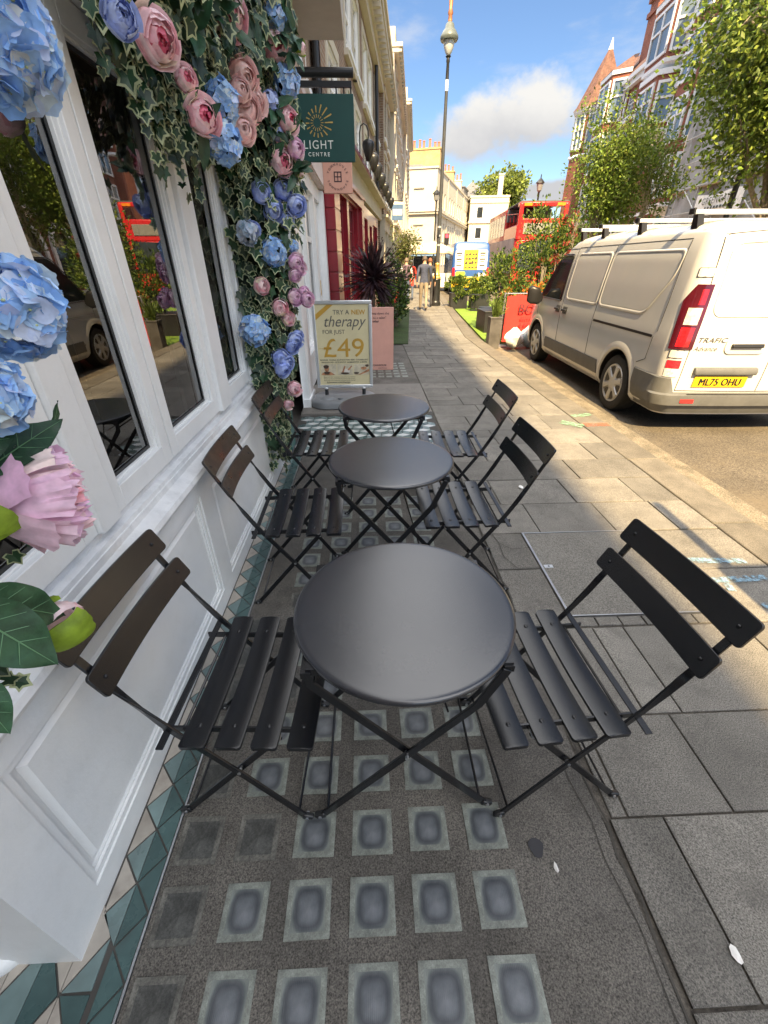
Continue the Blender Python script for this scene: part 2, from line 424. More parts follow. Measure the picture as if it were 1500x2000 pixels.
# access cover strip and the slabs beside it
slab(.72, .975, 1.415, 1.86); slab(.72, .975, 1.86, 2.225)
for a, b in zip([.98, 1.1, 1.22, 1.34, 1.47, 1.6], [1.1, 1.22, 1.34, 1.47, 1.6, 1.74]): slab(a, b, 1.41, 1.475)
slab(1.745, 2.31, 1.405, 1.82); slab(1.745, 2.31, 1.82, 2.225)
y = 3.77
while y < 10.4:
    h = r2.choice([.34, .4, .46, .3]); x = .76 if y < 9.4 else .2
    if y+h > 10.4: h = 10.5-y
    while x < 2.30:
        wd = r2.choice([.42, .56, .66, .34, .5]); x1 = min(x+wd, 2.31)
        if 2.31-x1 < .18: x1 = 2.31
        if r2.random() < .16 and h > .33: slab(x, x1, y, y+h*.5); slab(x, x1, y+h*.5, y+h)
        else: slab(x, x1, y, y+h)
        x = x1
    y += h
y = 10.5
while y < 75:
    h = r2.choice([.4, .5, .45]) if y < 30 else .9; x = -.2
    while x < 2.30:
        wd = r2.choice([.42, .6, .75]) if y < 30 else 1.1; x1 = min(x+wd, 2.31)
        if 2.31-x1 < .2: x1 = 2.31
        slab(x, x1, y, y+h); x = x1
    y += h
o = struct(pv, 'paving', slabm)

# kerb stones
kerb = mat('granite kerb', (.135, .122, .10), .85, var=.18, vscale=5, fine=.6, fscale=210, bump=.5, bscale=160, island=.14)
kb = MB(); y = -3.
while y < 90:
    l = r2.uniform(.85, 1.15) if y < 20 else 3.; y1 = min(y+l, 10.5) if y < 10.5 else y+l
    for (xa, xb, z) in ((2.316, 2.60, .004),):
        p = [bend(xa, y+.004), bend(xb, y+.004), bend(xb, y1-.004), bend(xa, y1-.004)]
        kb.faces([(*q, -.12) for q in p]+[(*q, z) for q in p], [(4, 5, 6, 7), (0, 1, 5, 4), (1, 2, 6, 5), (2, 3, 7, 6), (3, 0, 4, 7)])
    y = y1
struct(kb, 'kerb', kerb, bevel=.008)
gt = strip(2.60, 2.93, [-3, 10.5, 10.55], -.095)
struct(gt, 'gutter', mat('gutter setts', (.18, .155, .115), .9, var=.25, vscale=7, fine=.6, fscale=120, bump=.9, bscale=60))
# drip of tar joints / cracks along the concrete edge
cr = MB()
def crack(pts, wd, z=.006):
    for (x0, y0), (x1, y1) in zip(pts, pts[1:]):
        a = V((x1-x0, y1-y0, 0)).normalized(); nrm = V((-a.y, a.x, 0))*wd/2
        cr.poly([V((x0, y0, z))+nrm, V((x0, y0, z))-nrm, V((x1, y1, z))-nrm, V((x1, y1, z))+nrm])
x, y = .715, -.5; pts = []
while y < 3.7:
    pts.append((.718+r2.uniform(-.012, .012), y)); y += r2.uniform(.05, .12)
crack(pts, .006)
crack([(.66, .9), (.655, .72), (.675, .6), (.668, .5), (.69, .35), (.685, .2), (.71, .05)], .0028)
crack([(.78, 2.22), (.80, 2.12), (.86, 2.05), (.975, 2.06)], .004); crack([(.80, 2.12), (.79, 1.98), (.84, 1.86), (.97, 1.87)], .003)
struct(cr, 'pavement_cracks', mat('dark joint', (.06, .055, .047), .95), recalc=False)

# ------------------------------------------------------------------ marks and litter
def flatmark(name, pts, z, m, label, cat, group=None):
    mb = MB(); mb.poly([(a, b, z) for a, b in pts]); o = mb.build(name, m, recalc=False); return tag(o, label, cat, group)
def chalk(name, col, segs, label):
    m, nt_, out = new_mat(name+' paint'); b = N(nt_, 'ShaderNodeBsdfPrincipled', Roughness=.9); b.inputs['Base Color'].default_value = (*col, 1)
    t = nt_.nodes.new('ShaderNodeBsdfTransparent'); mx = nt_.nodes.new('ShaderNodeMixShader')
    f = noise_fac(nt_, coords(nt_), 28, 5, .7, .40, .62); nt_.links.new(f, mx.inputs[0]); nt_.links.new(t.outputs[0], mx.inputs[1]); nt_.links.new(b.outputs[0], mx.inputs[2]); nt_.links.new(mx.outputs[0], out.inputs[0])
    mb = MB()
    for (x0, y0, x1, y1, wd, z) in segs:
        a = V((x1-x0, y1-y0, 0)).normalized(); nr = V((-a.y, a.x, 0))*wd/2
        mb.poly([V((x0, y0, z))+nr, V((x0, y0, z))-nr, V((x1, y1, z))-nr, V((x1, y1, z))+nr])
    return tag(mb.build('spray_mark', m, recalc=False), label, 'spray mark')
chalk('blue', (.22, .36, .46), [(1.70, 2.03, 1.80, 2.03, .03, .007), (1.72, 1.90, 2.2, 1.87, .05, .0075), (1.74, 1.70, 2.2, 1.72, .05, .007), (1.95, 1.72, 1.93, 1.62, .04, .0072), (1.68, 1.56, 1.86, 1.55, .03, .0074), (2.0, 1.5, 2.24, 1.52, .05, .0071)], 'faded blue utility spray lines on the sunlit paving by the kerb')
chalk('red', (.62, .13, .07), [(2.33, 4.26, 2.60, 4.26, .10, .009)], 'short red spray dash across the sunlit kerb stone')
chalk('green', (.25, .50, .30), [(2.33, 4.55, 2.56, 4.62, .09, .009), (2.12, 4.38, 2.30, 4.22, .12, .007)], 'pale green spray smudge on the kerb beside the red dash')
flatmark('dark_stain', [(.475+.022*math.cos(a)*(1+.2*math.sin(3*a)), .535+.026*math.sin(a)) for a in [k*.42 for k in range(15)]], .0062, mat('old gum', (.045, .045, .05), .8), 'dark round gum stain on the concrete right of the glass blocks', 'stain')
for i, (x, y, s, lab) in enumerate([(.515, .485, .012, 'tiny white paper scrap on the concrete beside the dark gum stain'), (.905, .29, .02, 'white crumpled paper scrap alone on the paving slab nearest the viewer'), (1.18, 2.86, .03, 'pale flattened paper scrap on the shaded paving behind the second right chair')]):
    mb = MB(); q = []
    for k in range(8):
        a = k*math.pi/4; q.append((x+s*.6*math.cos(a)*r2.uniform(.7, 1.1), y+s*1.1*math.sin(a)*r2.uniform(.7, 1.1), .007+r2.uniform(0, .004)))
    c = (x, y, .013)
    for k in range(8): mb.poly([c, q[k], q[(k+1) % 8]])
    tag(mb.build('paper_scrap', mat('paper scrap', (.8, .78, .74), .8), recalc=False), lab, 'litter')

# steel-framed access cover let into the paving
ac = thing('access_cover', 'square paving-filled access cover with thin steel frame right of the tables', 'access cover', (1.36, 1.85, 0))
mb = MB(); mb.bx(.992, 1.735, 1.486, 2.218, -.011, .002); mb.build('cover_slab', mat('cover concrete', (.165, .156, .137), .85, var=.12, vscale=3, fine=.6, fscale=170, bump=.4, bscale=180), ac, world=True)
mb = MB()
for (x0, x1, y0, y1) in ((.98, .985, 1.478, 2.226), (1.742, 1.747, 1.478, 2.226), (.985, 1.742, 1.478, 1.483), (.985, 1.742, 2.221, 2.226), (.988, .991, 1.486, 2.218)): mb.bx(x0, x1, y0, y1, -.01, .005)
mb.build('steel_frame', M['steel'], ac, world=True)
mb = MB(); mb.bx(1.0, 1.05, 1.862, 1.888, .002, .0045); mb.build('lifting_plate', M['steel'], ac, world=True)
mb = MB(); mb.lathe([(.006, .0046), (.006, .0052)], (1.026, 1.875, 0), 10); mb.build('key_hole', M['iron'], ac, world=True)

# ------------------------------------------------------------------ concrete panel with glass pavement lights
conc = mat('dirty concrete', (.115, .106, .092), .78, var=.28, vscale=2.6, fine=.75, fscale=235, bump=.45, bscale=230, dirt=(.05, .046, .04), dirt_scale=3.2, dirt_amt=.6, rvar=.1)
pl = thing('pavement_light', 'dark concrete pavement panel set with rows of frosted square glass blocks under the tables', 'pavement light', (.04, 1.5, 0))
mb = MB(); mb.bx(-.628, .712, -1.2, 3.62, -.02, .003); mb.build('concrete_panel', conc, pl, world=True)
# glass block: frosted rim, sunk ribbed lens
def frost(name, col):
    return mat(name, col, .5, var=.3, vscale=22, fine=.25, fscale=260, spec=.6, bump=.15, bscale=140, dirt=(.07, .066, .058), dirt_scale=14, dirt_amt=.55)
rim = frost('frosted glass rim', (.20, .22, .192))
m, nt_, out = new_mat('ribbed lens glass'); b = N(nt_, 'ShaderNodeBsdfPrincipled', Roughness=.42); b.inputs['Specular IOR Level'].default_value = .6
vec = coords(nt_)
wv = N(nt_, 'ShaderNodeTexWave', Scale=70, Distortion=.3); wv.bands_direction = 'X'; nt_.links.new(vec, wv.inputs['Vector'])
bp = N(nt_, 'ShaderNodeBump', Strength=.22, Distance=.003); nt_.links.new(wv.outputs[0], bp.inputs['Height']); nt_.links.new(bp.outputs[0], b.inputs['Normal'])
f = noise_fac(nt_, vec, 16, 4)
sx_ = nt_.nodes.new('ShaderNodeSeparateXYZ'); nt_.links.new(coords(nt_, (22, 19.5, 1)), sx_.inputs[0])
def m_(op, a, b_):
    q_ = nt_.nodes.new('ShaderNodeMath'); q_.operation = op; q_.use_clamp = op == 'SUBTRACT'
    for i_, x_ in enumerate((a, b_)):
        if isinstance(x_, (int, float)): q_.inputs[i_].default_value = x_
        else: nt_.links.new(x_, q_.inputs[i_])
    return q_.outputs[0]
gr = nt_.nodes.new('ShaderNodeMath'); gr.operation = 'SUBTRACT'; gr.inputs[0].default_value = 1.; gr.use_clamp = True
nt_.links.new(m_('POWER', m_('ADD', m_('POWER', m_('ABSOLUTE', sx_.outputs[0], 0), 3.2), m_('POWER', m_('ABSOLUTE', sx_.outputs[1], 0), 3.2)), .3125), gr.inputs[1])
pris = ramp(nt_, gr.outputs[0], [(0, (.17, .19, .172)), (.12, (.085, .095, .10)), (.27, (.052, .059, .066)), (.50, (.115, .126, .138)), (1, (.175, .188, .20))])     # clear rim of the lens; paler heart paints the sky's highlight into the colour
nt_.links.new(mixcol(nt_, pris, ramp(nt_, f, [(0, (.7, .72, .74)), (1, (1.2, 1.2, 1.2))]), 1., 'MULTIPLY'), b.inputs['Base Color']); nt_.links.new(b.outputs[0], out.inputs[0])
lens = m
dull = mat('grimy lens', (.060, .061, .056), .6, var=.4, vscale=12, fine=.4)
dullrim = mat('grimy rim', (.115, .112, .098), .75, var=.35, vscale=14, fine=.4)
def block_mesh(mats):
    mb = MB(); a, b_, c = .0615, .047, .041
    def ring(s, z): return [(-s, -s, z), (s, -s, z), (s, s, z), (-s, s, z)]
    n = mb.add(ring(a, -.004)+ring(a, .0035)+ring(b_, .0033)+ring(c, .0022))
    for r in range(3):
        for k in range(4): mb.f.append((n+r*4+k, n+r*4+(k+1) % 4, n+r*4+4+(k+1) % 4, n+r*4+4+k)); mb.m.append(0 if r < 2 else 1)
    def fn(u, v):
        x, y = (u*2-1)*c, (v*2-1)*c; return (x, y, .0022 + .0012*(1-(x/c)**2)*(1-(y/c)**2))
    mb.grid(fn, 8, 8, 1)
    return mb.mesh('glass_block', mats, smooth=35)
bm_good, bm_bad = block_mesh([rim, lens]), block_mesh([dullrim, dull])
for r in range(16):
    for c in range(6):
        if c == 0 and r > 8: continue
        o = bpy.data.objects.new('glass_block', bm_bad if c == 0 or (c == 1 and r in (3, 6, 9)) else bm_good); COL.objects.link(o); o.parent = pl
        o.location = (-.553+.1765*c-.04 + r2.uniform(-.002, .002), .075+.1745*r-1.5 + r2.uniform(-.002, .002), .002)
        o.rotation_euler = (r2.uniform(-.01, .01), r2.uniform(-.01, .01), r2.uniform(-.015, .015))
        o.scale = (r2.uniform(.96, 1.03), r2.uniform(.96, 1.03), 1)
# second, smaller run of lights farther on
pl2 = thing('pavement_light', 'small grid of pale glass blocks in concrete by the foot of the pink board', 'pavement light', (.1, 7.8, 0))
mb = MB(); mb.bx(-.76, .745, 6.14, 9.4, -.02, .003); mb.build('concrete_panel', conc, pl2, world=True)
for r in range(6):
    for c in range(6):
        mb = MB(); x, y = -.05+.125*c, 6.62+.19*r; mb.bx(x-.045, x+.045, y-.055, y+.055, 0, .006); mb.build('glass_block', rim, pl2, world=True)
# steel edging
mb = MB(); mb.bx(-.636, -.630, -1.2, 3.62, -.02, .007); tag(mb.build('steel_edging', M['steel']), 'thin bright steel trim between the teal tiles and the glass block panel', 'edging')

# ------------------------------------------------------------------ tiles
teal = mat('dark teal tile', (.060, .110, .108), .32, var=.18, vscale=8, island=.15, dirt=(.05, .06, .055), dirt_scale=6, dirt_amt=.5, rvar=.12, spec=.45)
teal2 = mat('grey teal tile', (.150, .215, .212), .35, var=.15, vscale=8, island=.15, dirt=(.09, .10, .095), dirt_scale=6, dirt_amt=.5, rvar=.12, spec=.45)
crm = mat('cream tile', (.40, .365, .315), .4, var=.12, vscale=9, island=.1, dirt=(.20, .17, .14), dirt_scale=8, dirt_amt=.6)
wht = mat('white tile', (.60, .62, .61), .3, var=.08, vscale=9, island=.08, dirt=(.3, .3, .3), dirt_scale=6, dirt_amt=.4)
grout = mat('grout', (.07, .066, .06), .9)
def tile(mb, pts, mi, z=.004, gap=.0022):
    c = sum((V((*p, 0)) for p in pts), V())/len(pts)
    q = []
    for p in pts:
        d_ = V((*p, 0))-c; l = d_.length; q.append(c + d_*(1-gap/max(l*.5, .001)))
    n = mb.add([(p.x, p.y, z-.004) for p in q]+[(p.x, p.y, z) for p in q]); k = len(q)
    mb.f.append(tuple(n+k+i for i in range(k))); mb.m.append(mi)
    for i in range(k): mb.f.append((n+i, n+(i+1) % k, n+k+(i+1) % k, n+k+i)); mb.m.append(mi)
fl = thing('tiled_floor', 'narrow band of teal and cream triangular tiles along the white wall foot', 'tiled floor', (-.7, 1.5, 0))
mb = MB(); mb.bx(-1.6, -.637, -1.2, 3.62, -.03, .0005); mb.build('grout_bed', grout, fl, world=True)
mb = MB(); p = .132; y = .30
while y < 3.6:
    xw, xm, xe = -.762, -.700, -.638
    if y > .38: tile(mb, [(xw, y), (xm, y+p/2), (xw, y+p)], 2)                     # cream on the wall side
    if y > .25: tile(mb, [(xw, y+p), (xm, y+p/2), (xm, y+p*1.5)], 1)
    tile(mb, [(xm, y-p/2), (xm, y+p/2), (xe, y)], 0); tile(mb, [(xm, y+p/2), (xe, y), (xe, y+p)], 0)
    y += p
# entrance floor near the viewer: larger diamonds
y = .30-.132*8
while y < .30:
    tile(mb, [(-.700, y-p/2), (-.700, y+p/2), (-.638, y)], 0); tile(mb, [(-.700, y+p/2), (-.638, y), (-.638, y+p)], 0); y += p
a_, b_ = .150, .198
def half(x, y, m0, m1):
    tile(mb, [(x, y-b_/2), (x, y+b_/2), (x-a_/2, y)], m0); tile(mb, [(x, y-b_/2), (x+a_/2, y), (x, y+b_/2)], m1)
for i in range(6):
    for j in range(-1, 7):
        x, y = -.79-a_*i, .19-b_*j
        half(x, y, 2, 2)
        half(x-a_/2, y-b_/2, 1, 0)
for j in range(-1, 7): y = .19-b_*j; tile(mb, [(-.79+a_/2-.0, y), (-.715, y-b_/2) if False else (-.712, y-b_*.5), (-.79, y-b_/2)], 1); tile(mb, [(-.712, y-b_*.5), (-.79+a_/2, y-b_), (-.79, y-b_/2)], 0)
mb.build('tile_field', [teal, teal2, crm], fl, world=True, recalc=False)
fl2 = thing('tiled_floor', 'shop threshold floor of white and teal diamond tiles by the farthest table', 'tiled floor', (0, 4.2, 0))
mb = MB(); mb.bx(-.80, .735, 3.622, 4.76, -.03, .0005); mb.build('grout_bed', grout, fl2, world=True)
mb = MB(); L = .075; hx, hy = L*1.0, L*.577
j = 0; y = 3.64
while y < 4.76:
    x = -.78 + (hx if j % 2 else 0)
    while x < .70:
        if x+hx < .73 and x-hx > -.80 and y+3*hy < 4.78:
            tile(mb, [(x, y), (x+hx, y+hy), (x, y+2*hy), (x-hx, y+hy)], 2)
            tile(mb, [(x-hx, y+hy), (x, y+2*hy), (x, y+4*hy), (x-hx, y+3*hy)], 0)
            tile(mb, [(x, y+2*hy), (x+hx, y+hy), (x+hx, y+3*hy), (x, y+4*hy)], 1)
        x += 2*hx
    y += 3*hy; j += 1
mb.build('tile_field', [teal, teal2, wht], fl2, world=True, recalc=False)
stone = mat('worn threshold stone', (.20, .185, .165), .75, var=.2, vscale=3, fine=.35, fscale=120, dirt=(.09, .085, .08), dirt_scale=3, dirt_amt=.6, bump=.2)
mb = MB(); mb.bx(-.80, .742, 4.775, 5.55, -.02, .022); mb.bx(-.80, .748, 5.555, 6.13, -.02, .014)
tag(mb.build('threshold_stone', stone, bevel=.006), 'worn grey stone threshold under the folding poster stand', 'threshold')
# ------------------------------------------------------------------ facade helper
def rects_minus(s0, s1, z0, z1, ops):
    ss = sorted({s0, s1, *[o[0] for o in ops], *[o[1] for o in ops]}); zs = sorted({z0, z1, *[o[2] for o in ops], *[o[3] for o in ops]})
    ss = [s for s in ss if s0 <= s <= s1]; zs = [z for z in zs if z0 <= z <= z1]
    for a, b in zip(ss, ss[1:]):
        run = None
        for c, d in zip(zs, zs[1:]):
            m = ((a+b)/2, (c+d)/2)
            hole = any(o[0] < m[0] < o[1] and o[2] < m[1] < o[3] for o in ops)
            if not hole: run = (run[0], d) if run else (c, d)
            if hole and run: yield (a, b, *run); run = None
        if run: yield (a, b, *run)
def wall(mb, s0, s1, z0, z1, ops, x=0., depth=.14, mi=0, rmi=None, sgn=1):
    """wall in the local plane X = x running along +Y; outward is sgn*X; reveals go inward"""
    rmi = mi if rmi is None else rmi
    for a, b, c, d in rects_minus(s0, s1, z0, z1, ops):
        mb.poly([(x, a, c), (x, b, c), (x, b, d), (x, a, d)], mi)
    xi = x - sgn*depth
    for a, b, c, d in [o[:4] for o in ops]:
        mb.poly([(x, a, c), (xi, a, c), (xi, a, d), (x, a, d)], rmi); mb.poly([(x, b, c), (x, b, d), (xi, b, d), (xi, b, c)], rmi)
        mb.poly([(x, a, c), (x, b, c), (xi, b, c), (xi, a, c)], rmi); mb.poly([(x, a, d), (xi, a, d), (xi, b, d), (x, b, d)], rmi)
_wm = {}
def sash(parent, s0, s1, z0, z1, x, sgn=1, cols=2, rows=4, fr=.07, frame=None, pane=None, sill=True):
    """a sash window: frame with glazing bars, and its pane as a sub-part"""
    w_, h = s1-s0, z1-z0; key = (round(w_, 2), round(h, 2), sgn, cols, rows, fr, (frame or M['white']).name, (pane or M['darkglass']).name, sill)
    if key not in _wm:
        mb = MB(); t = sgn*.05
        def b(y0, y1, c, d, d0=0., d1=1.): xs = sorted((t*d0, t*d1)); mb.bx(xs[0], xs[1], y0, y1, c, d)
        b(0, fr, 0, h); b(w_-fr, w_, 0, h); b(fr, w_-fr, 0, fr); b(fr, w_-fr, h-fr, h); b(fr, w_-fr, h/2-.03, h/2+.03, .0, .9)
        for i in range(1, cols): y = fr+(w_-2*fr)*i/cols; b(y-.014, y+.014, fr, h-fr, 0, .7)
        for i in range(1, rows):
            if i*2 == rows: continue
            z = h*i/rows; b(fr, w_-fr, z-.013, z+.013, 0, .6)
        if sill: b(-.06, w_+.06, -.09, -.004, -1., 4.2)
        me = mb.mesh('window', [frame or M['white']])
        gb = MB(); gx = t*.2; gb.poly([(gx, fr*.8, fr*.8), (gx, w_-fr*.8, fr*.8), (gx, w_-fr*.8, h-fr*.8), (gx, fr*.8, h-fr*.8)])
        _wm[key] = (me, gb.mesh('pane', [pane or M['darkglass']]))
    me, pm = _wm[key]
    o = bpy.data.objects.new('window', me); COL.objects.link(o); o.parent = parent; o.location = (x, s0, z0)
    q = bpy.data.objects.new('pane', pm); COL.objects.link(q); q.parent = o
    return o

# ------------------------------------------------------------------ the white shop front on the left
sf = thing('panelled_shop', 'white panelled wooden shop front with tall windows beside the bistro tables', 'shop front', (-.77, 1.8, 0))
XW = -.768
mb = MB()
P1, P2 = (.47, 1.66, .085, .635), (1.80, 3.12, .085, .635)
wall(mb, .345, 3.62, .0, .715, [P1, P2], XW, .022)
for a, b, c, d in (P1, P2):                                   # recessed panel with a stepped moulding
    e = .035
    mb.poly([(XW-.022, a, c), (XW-.022, b, c), (XW-.022, b, d), (XW-.022, a, d)])
    for k, (i0, i1, xo) in enumerate(((.0, .022, -.006), (.022, .03, -.014))):
        for (y0, y1, z0, z1) in ((a+i0, b-i0, c+i0, c+i1), (a+i0, b-i0, d-i1, d-i0), (a+i0, a+i1, c+i1, d-i1), (b-i1, b-i0, c+i1, d-i1)):
            mb.bx(XW-.022, XW+xo, y0, y1, z0, z1)
    i = .062
    pts = lambda ins, xx: [(xx, a+ins, c+ins), (xx, b-ins, c+ins), (xx, b-ins, d-ins), (xx, a+ins, d-ins)]
    n = mb.add(pts(.045, XW-.0215)+pts(.06, XW-.012))
    for k in range(4): mb.f.append((n+k, n+(k+1) % 4, n+4+(k+1) % 4, n+4+k)); mb.m.append(0)
    mb.f.append((n+4, n+5, n+6, n+7)); mb.m.append(0)
mb.poly([(XW, .345, 0), (XW, .345, .715), (XW-.5, .345, .715), (XW-.5, .345, 0)])
mb.build('panelled_wall', M['white'], sf, world=True, recalc=False)
# moulded sill, one profile run along the front
mb = MB()
prof = [(-.90, .66), (-.752, .715), (-.742, .722), (-.738, .735), (-.745, .752), (-.765, .757), (-.795, .768), (-.798, .79), (-.802, .792), (-.806, .805), (-.83, .81), (-.836, .835), (-.90, .84)]
mb.loft([[(x, y, z) for x, z in prof] for y in (.335, 1.2, 2.2, 3.62)], True, True)
mb.build('sill', M['white2'], sf, world=True, smooth=30)
ZB, ZT = .835, 2.17
mb = MB()
def post(y0, y1, x=-.80, z0=ZB, z1=ZT): mb.bx(-.93, x, y0, y1, z0, z1)
post(.345, .43); post(1.062, 1.165); post(2.262, 2.43, -.795); post(2.96, 3.62, -.80, .80)
mb.bx(-.93, -.79, .345, 3.62, ZT, 2.24); mb.bx(-.93, -.775, .345, 3.62, 2.243, 2.29); mb.bx(-.93, -.80, .345, 3.62, 2.293, 2.72); mb.bx(-.93, -.74, .345, 3.62, 2.723, 2.80)
mb.build('window_posts', M['white'], sf, world=True, bevel=.004)
def shop_window(y0, y1, z0=ZB, z1=ZT):
    mb = MB(); st, rb, rt = .062, .075, .075
    def ringb(i, w_, b, t, x0, x1):
        mb.bx(x0, x1, y0+i, y0+i+w_, z0+i, z1-i); mb.bx(x0, x1, y1-i-w_, y1-i, z0+i, z1-i)
        mb.bx(x0, x1, y0+i+w_, y1-i-w_, z0+i, z0+i+b); mb.bx(x0, x1, y0+i+w_, y1-i-w_, z1-i-t, z1-i)
    ringb(.003, st, rb, rt, -.865, -.817)
    ringb(.003+st+.0005, .011, .011, .011, -.865, -.828)
    ringb(.003+st+.012, .009, .009, .009, -.865, -.838)
    o = mb.build('window', M['white'], sf, world=True, bevel=.0025)
    gb = MB(); gb.poly([(-.856, y0+.06, z0+.06), (-.856, y1-.06, z0+.06), (-.856, y1-.06, z1-.06), (-.856, y0+.06, z1-.06)])
    gb.build('pane', M['glass'], o, world=True, recalc=False)
    s = MB(); i = .086
    for (a, b, c, d) in ((y0+i, y0+i+.012, z0+i, z1-i), (y1-i-.012, y1-i, z0+i, z1-i), (y0+i+.012, y1-i-.012, z0+i, z0+i+.012), (y0+i+.012, y1-i-.012, z1-i-.012, z1-i)):
        s.bx(-.854, -.851, a, b, c, d)
    s.build('gasket', M['iron'], o, world=True)
shop_window(.43, 1.062); shop_window(1.165, 1.625); shop_window(1.628, 2.262); shop_window(2.43, 2.96)
# the dark room behind the glass
mb = MB()
mb.bx(-4.2, -4.1, -.4, 9.3, 0, 2.8); mb.bx(-4.2, -.95, -.5, -.4, 0, 2.8); mb.bx(-4.2, -1.0, -.4, 9.3, -.05, -.035); mb.bx(-4.2, -.95, -.5, 9.3, 2.8, 2.9)
mb.bx(-4.1, -1.0, 4.9, 4.95, 0, 2.8)
mb.build('room', M['darkint'], sf, world=True)
mb = MB(); mb.bx(-1.75, -1.15, 1.0, 1.9, .0, .74); mb.bx(-1.5, -1.1, 2.3, 2.9, 0, 1.3); mb.bx(-3.6, -2.4, .6, 3.4, 0, 1.0); mb.bx(-1.3, -1.0, -.2, .5, .0, 1.0)
mb.build('counter', mat('dark wood', (.07, .04, .025), .5, var=.3), sf, world=True, bevel=.01)
mb = MB(); mb.bx(-1.02, -1.0, 2.30, 2.42, .8, 2.2); mb.build('curtain', mat('pale curtain', (.42, .42, .40), .8), sf, world=True)
# upper storey over the shop with its projecting bay
mb = MB(); mb.bx(-5, -.95, -3, 5.0, 2.92, 9.5); mb.build('upper_wall', M['brick'], sf, world=True)
mb = MB(); mb.bx(-.94, -.16, 3.9, 5.90, 3.4, 5.4); mb.bx(-.955, -.13, 3.87, 5.93, 5.4, 5.48)
mb.build('bay', mat('grey bay boarding', (.36, .35, .32), .7, var=.05), sf, world=True, bevel=.006)
# rounded white column base and jamb at the doorway nearest the viewer
mb = MB(); mb.lathe([(.085, .0), (.09, .01), (.09, .03), (.084, .042), (.072, .048), (.068, .054), (.074, .064), (.074, .075), (.066, .085), (.056, .092), (.054, .3), (.054, 2.2)], (-.992, .402, 0), 28)
mb.build('door_column', M['white'], sf, world=True, smooth=40)
mb = MB(); mb.bx(-1.4, -1.04, .2, .345, 0, 2.24); mb.build('door_jamb', M['white'], sf, world=True, bevel=.004)
# teal corner pilaster between the shops
mb = MB(); mb.bx(-.95, -.725, 3.64, 3.86, .0, 2.9); mb.build('teal_pilaster', mat('teal gloss paint', (.015, .095, .085), .35, var=.1), sf, world=True, bevel=.006)

